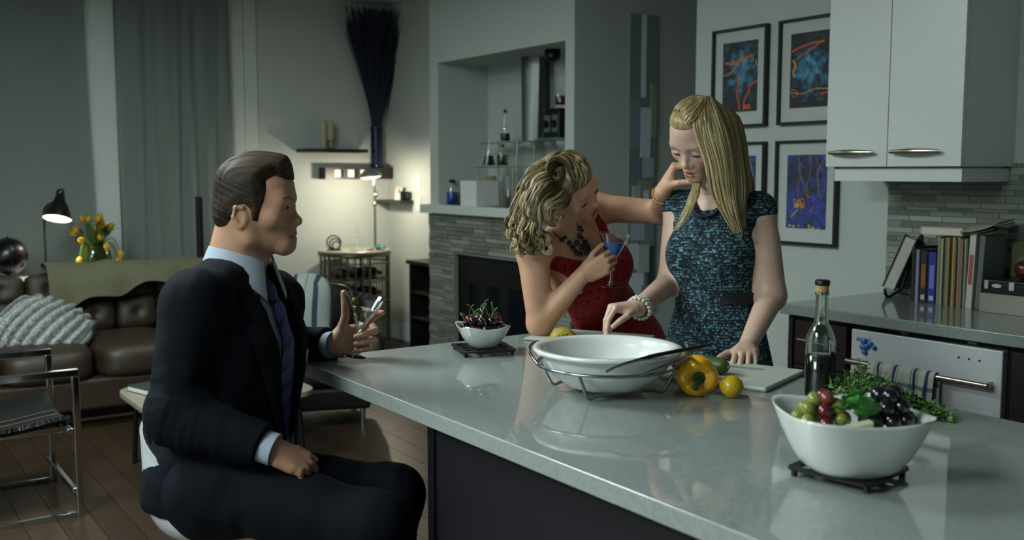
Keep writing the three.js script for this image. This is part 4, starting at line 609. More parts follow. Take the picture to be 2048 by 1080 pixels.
// ---------------------------------------------------------------- head: x to the figure's left, y up, z out of the face; eye level near y = 0
function headField(o) {
  const fem = o.fem ? 1 : 0, P = [], mir = (fn) => { fn(1); fn(-1); }, v = V;
  P.push(egg([0, .016, .004], [.074, .089, .088]), orb([0, .043, .043], fem ? .0515 : .053), egg([0, -.03, .03], [.059 - .003 * fem, .068, .06]));
  P.push(cone(v(-.034, .012, .074), v(.034, .012, .074), fem ? .0165 : .0185, fem ? .0165 : .0185));
  mir((s) => { P.push(orb([s * .044, -.026, .06], .0195), cone(v(s * .013, -.0955, .068), v(s * .05, -.073, .004), .0165 - .002 * fem, .0175 - .002 * fem), cone(v(s * .05, -.073, .004), v(s * .06, -.03, -.006), .0165, .018)); });
  P.push(egg([0, -.063, .0625], [.033, .034, .0355]), cone(v(-.009 + .004 * fem, -.0965, .0745), v(.009 - .004 * fem, -.0965, .0745), .0165 - .001 * fem, .0165 - .001 * fem));
  const skull = blend(P, .022);
  const nose = blend([cone(v(0, -.001, .086), v(0, -.034, .1015), .0075 - .0008 * fem, .0092 - .001 * fem), orb([0, -.0385, .1045], .0098 - .0014 * fem), orb([.0118 - .001 * fem, -.0435, .0935], .0078 - .0008 * fem), orb([-.0118 + .001 * fem, -.0435, .0935], .0078 - .0008 * fem)], .009);
  const lipR = fem ? .95 : .92, my = -.0735, open = o.lips ?? 0;
  const upLip = blend([cone(v(-.0045, my + .0065, .0935), v(-.021, my + .001, .083), .0068 * lipR, .003), cone(v(.0045, my + .0065, .0935), v(.021, my + .001, .083), .0068 * lipR, .003)], .004);
  const loLip = cone(v(-.009, my - .0072, .0895), v(.009, my - .0072, .0895), .0078 * lipR, .0078 * lipR);
  const mouth = blend([cone(v(0, my - .0003, .1015), v(-.022, my + .0005, .0885), .0016, .0014), cone(v(0, my - .0003, .1015), v(.022, my + .0005, .0885), .0016, .0014)], .002);
  const EX = .0305, EY = -.006, EZ = o.fem ? .0755 : .077, lidY = o.lid ?? .35; // lidY: 1 wide open, 0 closed
  const ear = (s) => { const body = egg([s * .073, -.024, -.008], [.0075, .027, .0165]), rim = blend([cone(v(s * .079, -.002, -.002), v(s * .083, .0, -.016), .0042, .0044), cone(v(s * .083, 0, -.016), v(s * .082, -.022, -.022), .0044, .004), cone(v(s * .082, -.022, -.022), v(s * .076, -.044, -.006), .004, .0055)], .006), hole = egg([s * .085, -.026, -.004], [.0085, .013, .0075]); return (x, y, z) => smax(smin(body(x, y, z), rim(x, y, z), .008), -hole(x, y, z), .004); };
  const e1 = ear(1), e2 = ear(-1);
  const neck = o.neck; // cones in head frame
  const f = (x, y, z) => {
    let d = skull(x, y, z); const ax = Math.abs(x);
    // orbit hollow and eyeball under lids
    const so = Math.hypot(ax - EX, (y - EY + .001) * 1.15, z - .1035) - .0175; d = smax(d, -so, .013);
    d = smin(d, nose(x, y, z), .01); d = smin(d, upLip(x, y, z), .005); d = smin(d, loLip(x, y, z), .006); d = smax(d, -mouth(x, y, z), .003);
    const ex = ax - EX, ey = y - EY, ez = z - EZ, er = Math.hypot(ex, ey, ez); const eb = er - .0122;
    const curve = ex * ex * 26; // lids meet at the corners
    const up = smax(er - .0142, -(ey - (-.0042 + .0088 * lidY) + curve), .0012), low = smax(er - .0137, ey - (-.0046 + curve * .7), .0012);
    d = smin(d, eb, .0015); d = smin(d, up, .004); d = smin(d, low, .004);
    if (!o.noEars || x * o.noEars < 0) { d = smin(d, x > 0 ? e1(x, y, z) : e2(x, y, z), .006); }
    if (neck) d = smin(d, neck(x, y, z), .022);
    return d;
  };
  const skin = lin(o.skin), lip = lin(o.lipColor), brow = lin(o.browColor), dark = lin(0x120d0b), white = lin(0xb9b4ab), iris = lin(o.iris ?? 0x3d4a4a), shadow = o.shadowColor ? lin(o.shadowColor) : null, blush = lin(o.blush ?? o.skin);
  const color = (x, y, z) => {
    let c = skin; const ax = Math.abs(x), n = noise(x * 160, y * 160, z * 160) * .05 + noise(x * 40, y * 40, z * 40) * .05; c = c.map((q) => q * (1 + n));
    const ch = Math.exp(-((ax - .04) ** 2 + (y + .032) ** 2) / .0005) * (z > .03 ? .35 : 0); c = mix3(c, blush, ch);
    if (o.stubble && y < -.035 && z > -.0) { const s = sstep(-.035, -.055, y) * sstep(.0, .03, z) * .3; c = mix3(c, lin(o.stubble), s * (.85 + .3 * noise(x * 400, y * 400, z * 400))); }
    const dl = Math.min(upLip(x, y, z), loLip(x, y, z)); if (z > .074 && ax < .0235) c = mix3(c, lip, sstep(.0024, .0012, dl));
    const bx = (ax - .012) / .038; if (z > .05 && bx > -.12 && bx < 1.05) { const by = .0105 + .0075 * Math.sin(Math.min(1, bx) * 2.2) + (o.browLift ?? 0), th = (fem ? .0026 : .0042) * (1 - .55 * Math.max(0, bx)) + .0006; c = mix3(c, brow, sstep(th, th * .35, Math.abs(y - by)) * (.8 + .3 * noise(x * 700, y * 300, 3)) * sstep(-.12, .05, bx)); }
    const ex = ax - EX, ey = y - EY, ez = z - EZ, er = Math.hypot(ex, ey, ez);
    if (er < .0165 && ez > -.002) {
      const curve = ex * ex * 26, ly = -.0042 + .0088 * lidY - curve, lo = -.0046 + curve * .7;
      if (er < .01305 && ey < ly + .0002 && ey > lo - .0002) { const gx = ex - (o.gaze ?? [0, 0])[0] * Math.sign(x), gy = ey - (o.gaze ?? [0, 0])[1]; const ir = Math.hypot(gx, gy); c = ir < .0024 ? dark : ir < .0058 ? iris : white; }
      else { if (shadow && ey > ly) c = mix3(c, shadow, .75 * sstep(.0165, .0145, er)); const wing = ex * ((o.fem ? 1 : 0)); const k = sstep(.0019, .0006, Math.abs(ey - ly)); c = mix3(c, dark, k * (fem ? .9 : .75) * sstep(.0172, .0155, er)); }
    }
    return c;
  };
  // lash strips along the upper lid edge
  const lashes = (place) => [1, -1].map((sd) => { const pts = []; for (let i = 0; i <= 12; i++) { const ex = lerp(-.0105, .0125 + .0025 * fem, i / 12), curve = ex * ex * 26, ey = -.0042 + .0088 * lidY - curve * .9 + (fem ? .0016 * sstep(.008, .015, ex) : 0) - .0004; const rr2 = .0149 + (fem ? .0012 : .0002), ez = Math.sqrt(Math.max(1e-6, rr2 * rr2 - ey * ey - ex * ex * .6)); pts.push(place(V(sd * (EX + ex), EY + ey, EZ + ez))); } return sweep(pts, (u) => (fem ? .0013 : .0008) * (.35 + Math.sin(Math.PI * Math.min(1, u * .95 + .05))), 6); });
  return { f, color, lashes };
}

// ---------------------------------------------------------------- hand: X to the thumb side, Y along the fingers, Z out of the palm
// curls: [[spread, knuckle, middle, tip] x 4] in degrees, thumb: list of directions in hand axes
function handField(wrist, X, Y, Z, { s = 1, curls, thumb, tb = [.024, .026, .006], forearm } = {}) {
  const to = (x, y, z) => wrist.clone().addScaledVector(X, x * s).addScaledVector(Y, y * s).addScaledVector(Z, z * s);
  const bases = [[.0295, .092, 0], [.0095, .096, -.003], [-.0105, .091, -.002], [-.029, .082, .002]], lens = [[.043, .026, .021], [.047, .03, .022], [.043, .028, .021], [.034, .021, .019]], rads = [.0086, .0088, .0083, .0074];
  const palm = [cone(to(.008, .0, 0), to(.0255, .085, -.001), .0215 * s, .0115 * s), cone(to(-.008, 0, 0), to(-.026, .076, 0), .02 * s, .011 * s), cone(to(0, .02, 0), to(.009, .088, -.001), .018 * s, .012 * s), cone(to(0, .02, 0), to(-.01, .084, 0), .018 * s, .012 * s), cone(to(.02, .022, .006), to(.024, .055, .006), .016 * s, .012 * s), cone(to(-.024, .02, .006), to(-.026, .055, .004), .014 * s, .011 * s)];
  if (forearm) palm.push(cone(to(0, .004, 0), forearm, .0215 * s, .03 * s));
  const pf = blend(palm, .014 * s), chains = [], tips = [], joints = [];
  bases.forEach((b, i) => { const [sp, ...bend] = curls[i]; let p = to(...b), a = 0; const js = [p.clone()]; const segs = []; const yaw = rad(sp); const D = Y.clone().multiplyScalar(Math.cos(yaw)).addScaledVector(X, Math.sin(yaw)); const root = to(b[0] * .9, b[1] - .02, b[2]);
    segs.push(cone(root, p, rads[i] * s * 1.12, rads[i] * s * 1.12)); bend.forEach((deg, j) => { a += rad(deg); const d = D.clone().multiplyScalar(Math.cos(a)).addScaledVector(Z, Math.sin(a)); const q = p.clone().addScaledVector(d, lens[i][j] * s); const r0 = rads[i] * s * [1.06, .97, .9][j], r1 = rads[i] * s * [.95, .9, .78][j]; segs.push(cone(p, q, r0, r1)); p = q; js.push(p.clone()); if (j === 2) tips.push({ p: q.clone(), d, up: D.clone().multiplyScalar(-Math.sin(a)).addScaledVector(Z, Math.cos(a)).negate(), r: rads[i] * s }); });
    chains.push(blend(segs, .0016 * s)); joints.push(js); });
  { let p = to(...tb); const segs = [], tl = [.046, .033, .027], tr = [.0135, .0105, .0098, .0082], js = [p.clone()]; thumb.forEach((d, j) => { const D = X.clone().multiplyScalar(d[0]).addScaledVector(Y, d[1]).addScaledVector(Z, d[2]).normalize(), q = p.clone().addScaledVector(D, tl[j] * s); segs.push(cone(p, q, tr[j] * s, tr[j + 1] * s)); p = q; js.push(q.clone()); }); chains.push(blend(segs, .002 * s)); joints.push(js); tips.push({ p: js[3], d: js[3].clone().sub(js[2]).normalize(), up: Z.clone().negate(), r: .0085 * s }); }
  const f = (x, y, z) => { let d = pf(x, y, z); let m = 1e9; for (let i = 0; i < 5; i++) { const c = chains[i](x, y, z); d = smin(d, c, i === 4 ? .012 * s : .0035 * s); } return d; };
  const pts = [wrist, ...joints.flat(), ...(forearm ? [] : [])], lo = V(1e9, 1e9, 1e9), hi = V(-1e9, -1e9, -1e9); for (const p of pts) { lo.min(p); hi.max(p); }
  return { f, lo: lo.subScalar(.032), hi: hi.addScalar(.032), tips, joints, to };
}
// hair locks: smooth path through points, tapering, with its own tone
function lockGeo(pts, r, tone, { seg = 18, sides = 5, flat = .55, taper = .85, hint = null } = {}) {
  const c = new THREE.CatmullRomCurve3(pts, false, 'centripetal').getPoints(seg); const g = sweep(c, (u) => r * Math.min(1, .35 + u * 5) * (1 - taper * Math.pow(u, 2.2)), sides, false, flat, hint, false); return paint(g, tone);
}

// keep hair outside a field: moves points along its gradient
function pushOut(p, f, d) { for (let i = 0; i < 3; i++) { const v = f(p.x, p.y, p.z); if (v >= d) break; const e = .002, g = V(f(p.x + e, p.y, p.z) - v, f(p.x, p.y + e, p.z) - v, f(p.x, p.y, p.z + e) - v).normalize(); p.addScaledVector(g, d - v); } return p; }
// ================================================================ PEOPLE
const skinMat = () => phy(0xffffff, .48, { vertexColors: true, sheen: .15, sheenRoughness: .5 });
const clothBump = tex(128, 128, (u, v) => .5 + .25 * (((u * 64 | 0) + (v * 64 | 0)) % 2) + .2 * pn(u, v, 40), { srgb: false, rep: [14, 14] });
function person(label, base) { const g = thing('person', label, 'person', toRoom(base), YAW); return g; }
const local = (g, base) => { g.translate(-base.x, -base.y, -base.z); return g; };
const poly2 = (pts) => (x, y) => { let d = 1e9, s = 1; for (let i = 0, j = pts.length - 1; i < pts.length; j = i++) { const ex = pts[j][0] - pts[i][0], ey = pts[j][1] - pts[i][1], wx = x - pts[i][0], wy = y - pts[i][1], t = clamp((wx * ex + wy * ey) / (ex * ex + ey * ey), 0, 1), bx = wx - ex * t, by = wy - ey * t; d = Math.min(d, bx * bx + by * by); const c1 = y >= pts[i][1], c2 = y < pts[j][1], c3 = ex * wy > ey * wx; if ((c1 && c2 && c3) || (!c1 && !c2 && !c3)) s = -s; } return s * Math.sqrt(d); };
// torso as a loft of ellipses along an axis: rows [h, halfwidth, halfdepth, forward offset]
function loft(O, T, side, rows) {
  const Yv = T.clone().sub(O), L = Yv.length(), Y = Yv.normalize(), X = side.clone().addScaledVector(Y, -side.dot(Y)).normalize(), Z = X.clone().cross(Y); const h0 = rows[0][0], h1 = rows.at(-1)[0];
  const prof = (h) => { if (h <= h0) return rows[0]; if (h >= h1) return rows.at(-1); let i = 0; while (rows[i + 1][0] < h) i++; const a = rows[i], b = rows[i + 1], t = (h - a[0]) / (b[0] - a[0]), s = t * t * (3 - 2 * t) * .6 + t * .4; return [h, lerp(a[1], b[1], s), lerp(a[2], b[2], s), lerp(a[3] ?? 0, b[3] ?? 0, s)]; };
  const coords = (x, y, z) => { const dx = x - O.x, dy = y - O.y, dz = z - O.z; return [dx * X.x + dy * X.y + dz * X.z, (dx * Y.x + dy * Y.y + dz * Y.z) / L, dx * Z.x + dy * Z.y + dz * Z.z]; };
  const f = (x, y, z) => { const [a, h, b] = coords(x, y, z), [, hw, hd, off] = prof(h), X_ = a / hw, Z_ = (b - (off ?? 0)) / hd, k = Math.hypot(X_, Z_), g = Math.hypot(X_ / hw, Z_ / hd); let d = k < 1e-5 ? -Math.min(hw, hd) : k * (k - 1) / g; const e = Math.max(h0 - h, h - h1) * L; return smax(d, e, .03); };
  const point = (a, h, b) => O.clone().addScaledVector(X, a).addScaledVector(Y, h * L).addScaledVector(Z, b);
  return { f, X, Y, Z, L, coords, point };
}
// bounds of a list of points, padded
const boundsOf = (pts, pad) => { const lo = V(1e9, 1e9, 1e9), hi = V(-1e9, -1e9, -1e9); for (const p of pts) { lo.min(p); hi.max(p); } return [lo.subScalar(pad), hi.addScalar(pad)]; };

// ---------------------------------------------------------------- the seated man
const MAN = {};
{
  const base = st(440, 1000, 2.36); base.y = 0;
  const N = st(476, 548, 2.38), Sr = st(392, 604, 2.21), Sl = st(556, 600, 2.53), Hc = st(438, 945, 2.36);
  const Er = st(352, 832, 2.16), Wr = st(546, 898, 2.13), El = st(545, 700, 2.76), Wl = st(664, 690, 2.645);
  const Kl = st(788, 990, 2.4), Kr = st(748, 1052, 2.08), Hl = st(470, 955, 2.47), Hr = st(430, 975, 2.25);
  const person_ = person('man in a dark navy suit and striped tie seated at the island with a martini', base);
  const side = Sl.clone().sub(Sr);
  const T = loft(Hc, N, side, [[-.12, .175, .15, .0], [0, .18, .15, .01], [.25, .168, .135, .015], [.5, .175, .132, .015], [.7, .188, .13, .012], [.84, .175, .112, .0], [.93, .11, .085, -.005], [1.0, .07, .068, 0]]);
  // head
  const ho = st(507, 411, 2.36), { X: hX, Y: hY, Z: hZ } = frameFrom(V(.995, .01, .05), V(.02, 1, 0.02));
  const toHead = (p) => { const d = p.clone().sub(ho); return V(d.dot(hX), d.dot(hY), d.dot(hZ)); };
  const nb = toHead(N.clone().addScaledVector(T.Z, -.005));
  const head = headField({ skin: 0xac8168, lipColor: 0x96604f, browColor: 0x2a1d14, blush: 0xb57b63, stubble: 0x6d5546, lid: .85, iris: 0x2c3a40, browLift: .001, gaze: [0, .0004],
    neck: blend([cone(V(0, -.05, -.012), V(nb.x, nb.y - .01, nb.z), .056, .062), cone(V(0, -.03, -.04), V(nb.x, nb.y, nb.z - .02), .045, .055), cone(V(0, -.09, .03), V(0, nb.y + .03, nb.z + .045), .018, .02)], .03) });
  const hf = framed(head.f, ho, hX, hY, hZ), hc = (x, y, z) => { const q = toHead(V(x, y, z)); return head.color(q.x, q.y, q.z); };
  const skins = [];
  { const [lo, hi] = boundsOf([ho.clone().add(V(-.11, -.19, -.11)), ho.clone().add(V(.13, .12, .11)), N], .015); lo.y = N.y - .03; skins.push(sculpt(hf, lo, hi, .0026, { color: hc, base })); }
  // hands
  const skinC = lin(0xb0856c), handColor = (x, y, z) => { const n = 1 + .1 * noise(x * 60, y * 60, z * 60) + .06 * noise(x * 200, y * 200, z * 200); return skinC.map((q) => q * n); };
  const ax = (Y, Z, left) => { Y = Y.clone().normalize(); Z = Z.clone().addScaledVector(Y, -Z.dot(Y)).normalize(); const X = left ? Z.clone().cross(Y) : Y.clone().cross(Z); return [X, Y, Z]; };
  const [lX, lY, lZ] = ax(V(.9, .2, -.3), V(.3, .1, .95), true);
  const lh = handField(Wl, lX, lY, lZ, { s: 1.07, forearm: Wl.clone().lerp(El, .5), curls: [[30, 38, 30, 18], [1, 76, 92, 38], [-2, 78, 94, 38], [-6, 80, 92, 36]], thumb: [[.8, .42, .35], [.96, .2, .12], [.99, .12, .02]] });
  skins.push(sculpt(lh.f, lh.lo.clone().sub(V(.05, .03, .05)), lh.hi, .0028, { color: handColor, base }));
  const [rX, rY, rZ] = ax(V(.74, -.5, -.25), V(-.42, -.8, -.45), false);
  const rh = handField(Wr, rX, rY, rZ, { s: .93, forearm: Wr.clone().lerp(Er, .35), curls: [[4, 40, 52, 30], [1, 42, 54, 30], [-3, 44, 56, 30], [-7, 46, 56, 30]], thumb: [[.55, .8, .2], [.3, .95, .25], [.15, 1, .3]] });
  skins.push(sculpt(rh.f, rh.lo.clone().sub(V(.05, .03, .03)), rh.hi, .0028, { color: handColor, base }));
  // continuous trunk and limbs under the suit
  const trunk = blend([(x, y, z) => T.f(x, y, z) + .03, cone(N, Sl, .05, .045), cone(N, Sr, .05, .045), cone(Sr, Er, .042, .034), cone(Er, Wr, .034, .022), cone(Sl, El, .042, .034), cone(El, Wl, .034, .022), cone(Hl, Kl, .07, .05), cone(Hr, Kr, .07, .05)], .03);
  { const [lo, hi] = boundsOf([N, Sl, Sr, Er, Wr, El, Wl, Hl, Hr, Kl, Kr], .1); skins.push(sculpt(trunk, lo, hi, .014, { color: () => skinC, base })); }
  part('body', skins, skinMat(), person_);
  part('eyelashes', head.lashes((q) => ho.clone().addScaledVector(hX, q.x).addScaledVector(hY, q.y).addScaledVector(hZ, q.z).sub(base)), std(0x0c0807, .6), person_);
  // hair: slicked back, short sides
  { const reg = poly2([[.0985, .056], [.13, .2], [-.16, .2], [-.16, -.07], [-.072, -.056], [-.046, -.044], [-.026, -.02], [-.016, -.002], [0, .006], [.014, -.004], [.016, -.031], [.029, -.034], [.038, -.006], [.046, .014], [.051, .036], [.05, .06], [.066, .071], [.084, .062]]);
    const bare = headField({ fem: 0, skin: 0, lipColor: 0, browColor: 0, noEars: 0 }); const sk = blend([egg([0, .016, .004], [.0745, .0895, .0885]), orb([0, .043, .043], .0535), egg([0, -.03, .03], [.0595, .0685, .0605]), cone(V(.05, -.06, .004), V(.06, -.03, -.006), .017, .0185), cone(V(-.05, -.06, .004), V(-.06, -.03, -.006), .017, .0185), cone(V(0, -.02, -.035), V(0, -.1, -.03), .052, .05)], .024);
    const hf2 = (x, y, z) => { const R = reg(z, y) + .0015 * noise(x * 200, y * 200, z * 200), top = sstep(.02, .095, y), edge = sstep(.002, -.03, R), off = .0015 + edge * (lerp(.0055, .0195, top) + .004 * sstep(.04, .09, z) * top); const fl = y + z * .45; const g = edge * ((.0026 * noise(x * 120 + 3 * noise(x * 16, z * 10), 0, z * 7) + .0016 * noise(x * 300, 5, z * 10) + .0022 * Math.sin(x * 85 + z * 7 + 1.5 * noise(x * 10, z * 9))) * top + (.0012 * noise(fl * 150, 0, z * 6 - y * 5) + .0009 * noise(fl * 330, 3, z * 8)) * (1 - top)); return smax(sk(x, y, z) - off - g, R, .006); };
    const W = framed(hf2, ho, hX, hY, hZ), [lo, hi] = boundsOf([ho.clone().add(V(-.12, -.075, -.1)), ho.clone().add(V(.125, .135, .1))], .012);
    const c0 = lin(0x17100a), c1 = lin(0x3d2e1d); part('hair', sculpt(W, lo, hi, .0022, { base, color: (x, y, z) => { const q = toHead(V(x, y, z)); return mix3(c0, c1, clamp(.3 + .5 * noise(q.x * 170, q.y * 40, q.z * 12) + .3 * sstep(.05, .11, q.y), 0, 1)); } }), phy(0xffffff, .6, { vertexColors: true, specularIntensity: .5 }), person_); }  // crown tone lightened: light from above painted into the hair colour
  // suit
  const fold = (x, y, z, a, b, k) => { const d = b.clone().sub(a), L = d.length(); return 0; };
  const wr = (x, y, z) => .0045 * noise(x * 11, y * 7, z * 11) + .003 * noise(x * 26 + 3, y * 15, z * 26);
  const armD = (a, b, ra, rb, ph, amp) => { const f = cone(a, b, ra, rb), d = b.clone().sub(a), L2 = d.lengthSq(); return (x, y, z) => { const t = ((x - a.x) * d.x + (y - a.y) * d.y + (z - a.z) * d.z) / L2; const w = Math.exp(-(((t - ph) / .3) ** 2)); return f(x, y, z) + amp * w * (1.6 * noise(t * 9 + x * 14, y * 5 - x * 6, z * 9) + .7 * noise(t * 22, x * 18 + y * 9, z * 14)); }; };
  const cuffCut = (W, E, k) => { const n = W.clone().sub(E).normalize(), p = W.clone().addScaledVector(n, k); return (x, y, z) => (x - p.x) * n.x + (y - p.y) * n.y + (z - p.z) * n.z; };
  const sleeveR = blend([armD(Sr, Er, .074, .062, .85, .0035), armD(Er, Wr, .064, .047, .1, .004)], .035), cR = cuffCut(Wr, Er, -.022);
  const sleeveL = blend([armD(Sl, El, .07, .062, .9, .004), armD(El, Wl, .064, .05, .3, .005)], .035), cL = cuffCut(Wl, El, -.012);
  const shoulders = blend([(x, y, z) => T.f(x, y, z) - .018, cone(N.clone().addScaledVector(T.Y, -.04), Sr, .075, .07), cone(N.clone().addScaledVector(T.Y, -.04), Sl, .075, .068)], .05);
  const skirt = blend([cone(Hc.clone().add(V(.02, -.02, 0)), Hl.clone().lerp(Kl, .16).add(V(0, .03, 0)), .12, .085), cone(Hc.clone().add(V(-.02, -.04, 0)), Hr.clone().lerp(Kr, .12).add(V(0, .02, 0)), .125, .09)], .05);
  const jacketFull = (x, y, z) => { let d = smin(shoulders(x, y, z), skirt(x, y, z), .05); d = smin(d, smax(sleeveR(x, y, z), cR(x, y, z), .004), .03); d = smin(d, smax(sleeveL(x, y, z), cL(x, y, z), .004), .03); return d + wr(x, y, z); };
  const openW = (h) => h > .9 ? .062 : h > .2 ? lerp(.0, .066, Math.pow((h - .2) / .7, .75)) : h > -.3 ? lerp(.05, .0, (h + .3) / .5) : .05; // jacket front edge
  const opening = (x, y, z) => { const [a, h, b] = T.coords(x, y, z); if (b < 0.02) return .05; return Math.max((Math.abs(a + .004) - openW(h)), (.03 - b)) ; };
  const collarHole = cone(N.clone().addScaledVector(T.Y, -.03).addScaledVector(T.Z, .012), N.clone().addScaledVector(T.Y, .1), .06, .075);
  const jacket = (x, y, z) => { let d = jacketFull(x, y, z); d = smax(d, -collarHole(x, y, z), .008); return Math.max(d, -opening(x, y, z)); };
  const suitMat = phy(0x080c15, .85, { bumpMap: clothBump, bumpScale: .0006, specularIntensity: .25 });
  const uvC = (x, y, z) => [x * 1.2 + z, y * 1.2 + z * .3];
  { const [lo, hi] = boundsOf([N, Sl, Sr, Er, Wr, El, Wl, Hc, Hl, Hr], .15); lo.y = Hc.y - .16; part('jacket', sculpt(jacket, lo, hi, .006, { base, uv: uvC, lip: 1.5 }), suitMat, person_); }
  // trousers and shoes
  { const Al = V(Kl.x - .02, .3, Kl.z + .02), Ar = V(Kr.x - .06, .3, Kr.z), tf = blend([cone(Hl, Hr, .12, .12), armD(Hl, Kl, .092, .07, .95, .003), armD(Hr, Kr, .095, .07, .1, .003), cone(Kl, Al, .068, .055), cone(Kr, Ar, .068, .055)], .05), f = (x, y, z) => tf(x, y, z) + wr(x, y, z); const [lo, hi] = boundsOf([Hl, Hr, Kl, Kr, Al, Ar], .13); part('trousers', sculpt(f, lo, hi, .008, { base, uv: uvC, lip: 1.5 }), suitMat, person_);
    for (const A of [Al, Ar]) { const s = blend([cone(A.clone().add(V(0, -.06, 0)), A.clone().add(V(.02, -.09, .0)), .045, .04), cone(A.clone().add(V(.02, -.09, 0)), A.clone().add(V(.16, -.1, .06)), .04, .032)], .03); const [l2, h2] = boundsOf([A, A.clone().add(V(.2, -.14, .08))], .06); part('shoe', sculpt(s, l2, h2, .008, { base }), std(0x0a0a0b, .3), person_); } }
  // shirt front, cuffs, collar
  const shirtMat = std(0x929dab, .8, { bumpMap: clothBump, bumpScale: .0003 });
  const shirtF = (x, y, z) => T.f(x, y, z) + .002;
  const onShirt = (a, h, off, f = shirtF) => { const o = T.point(a, h, .4), q = hit(f, o, T.Z.clone().negate(), .5); return q.addScaledVector(T.Z, off); };
  part('shirt', local(sheet((u, v) => onShirt(lerp(-.085, .085, u), lerp(.02, .97, v), .001), 24, 40, .003), base), shirtMat, person_);
  { const cs = [], mk = (W, E, r, L0, L1) => { const d = W.clone().sub(E).normalize(), a = W.clone().addScaledVector(d, L0), b = W.clone().addScaledVector(d, L1); const pts = []; for (let i = 0; i <= 6; i++) pts.push(a.clone().lerp(b, i / 6)); return local(sweep(pts, r, 28, false, .92, null, true), base); }; part('cuff', mk(Wr, Er, .039, -.04, .006), shirtMat, person_); part('cuff', mk(Wl, El, .0395, -.03, .014), shirtMat, person_); }
  { const hN = N.clone().addScaledVector(T.Y, .01).addScaledVector(T.Z, .004); // collar fall, back to points
    const up = hY.clone().lerp(T.Y, .5).normalize(); const C = (k) => local(sheet((u, v) => { const th = lerp(.0, 2.86, u) * k, front = Math.pow(u, 2.2), dir = T.Z.clone().multiplyScalar(-Math.cos(th)).addScaledVector(T.X, Math.sin(th)); const top = .046 - .028 * front + .012 * Math.sin(u * 2.2), drop = lerp(.046, .088, Math.pow(u, 3)), r = lerp(.068, .0845, v) - .004 * front; const spread = T.X.clone().multiplyScalar(k * .018 * front * v); return hN.clone().addScaledVector(dir, r + .006 * Math.sin(u * 3.1)).addScaledVector(up, top - drop * v).addScaledVector(T.Z, .014 * front + .012 * front * v).add(spread); }, 28, 8, .004), base);
    for (const k of [-1, 1]) part('collar', C(k), shirtMat, person_); }
  // tie
  { const st_ = tex(64, 256, (u, v) => { const s = ((u * .9 + v * 9) % 1 + 1) % 1; const w = 1 + .1 * ((u * 64 | 0) % 2); return s < .4 ? [.06 * w, .08 * w, .2 * w] : s < .46 ? [.26 * w, .33 * w, .52 * w] : [.14 * w, .21 * w, .48 * w]; }); const tm = std(0xffffff, .5, { map: st_ });
    const ctr = (v) => .004 + .006 * Math.sin(v * 3); part('tie', [local(sheet((u, v) => { const h = lerp(.9, -.02, v), w = lerp(.018, .042, Math.min(1, v * 1.25)), q = onShirt(ctr(v) + (u - .5) * 2 * w, h, .012 + .006 * (1 - (2 * u - 1) ** 2) + .018 * sstep(.45, 1, v)); return q; }, 10, 46, .004), base), local(sheet((u, v) => { const a = (u - .5) * 2, h = lerp(.985, .895, v), w = lerp(.024, .017, v), q = onShirt(.004 + a * w, h, .012 + .014 * (1 - a * a)); return q; }, 10, 8, .006), base)], tm, person_, 'blue diagonally striped tie'); }
  // lapels follow the jacket front
  const onJ = (a, h, off) => onShirt(a, h, off, jacketFull);
  for (const k of [-1, 1]) part('lapel', local(sheet((u, v) => { const h = lerp(.24, .93, v), w0 = openW(h) - .002, lw = v < .78 ? lerp(.012, .078, Math.pow(v / .78, .8)) : lerp(.05, .058, (v - .78) / .22); return onJ(k * (w0 + lw * u), h + .012 * u * v, .004 + .006 * Math.sin(u * 3.1)); }, 8, 36, .004), base), suitMat, person_);
  part('jacket_collar', local(sheet((u, v) => { const th = lerp(-2.5, 2.5, u), dir = T.Z.clone().multiplyScalar(-Math.cos(th)).addScaledVector(T.X, Math.sin(th)), fr = Math.pow(Math.abs(u - .5) * 2, 2); return N.clone().addScaledVector(dir, lerp(.076, .1, v) + .004).addScaledVector(T.Y, lerp(.03, -.022, v) - .045 * fr).addScaledVector(T.Z, .012 * fr); }, 40, 6, .006), base), suitMat, person_);
  part('pocket_square', local(sheet((u, v) => onJ(.1 + .026 * (u - .5) + .012 * v * (u - .5), lerp(.575, .64, v) + .012 * Math.abs(u - .4), .006 + .004 * Math.sin(u * 8)), 8, 8, .003), base), M.white, person_);
  part('button', [mv(ball(.008, 10, 8), 0, 0, 0)].map((g) => { const p = onJ(-.02, .17, .004); g.scale(1, 1, .6); g.translate(p.x - base.x, p.y - base.y, p.z - base.z); return g; }), M.blackPlastic, person_);
  Object.assign(MAN, { Wl, lh, Hc, base, T });
}
{ // bar stool
  const b = MAN.base.clone(), s = thing('bar_stool', 'white moulded bar stool under the man in the suit', 'stool', toRoom(b.add(V(.015, 0, .0))), YAW); const F = MAN.T.Z, a0 = Math.atan2(-F.x, -F.z);
  part('shell', sheet((u, v) => { const th = lerp(-2.3, 2.3, u), r = .172 * Math.pow(Math.min(1, v * 1.5), .75) + .012 * v, back = Math.pow(Math.cos(th / 2), 1.6); const y = .57 + .23 * back * sstep(.45, 1, v) + .03 * sstep(.6, 1, v); return V(Math.sin(a0 + th) * r, y, Math.cos(a0 + th) * r); }, 48, 20, .014), phy(0xb8bcc0, .3, { clearcoat: .3 }), s);
  part('column', rod([0, .03, 0], [0, .565, 0], .025), M.chrome, s); part('base', lathe([[0, 0], [.2, 0], [.2, .01], [.05, .03], [0, .035]], 40), M.chrome, s); part('foot_ring', mv(new THREE.TorusGeometry(.15, .01, 8, 36).rotateX(Math.PI / 2), 0, .2, 0), M.chrome, s);
}
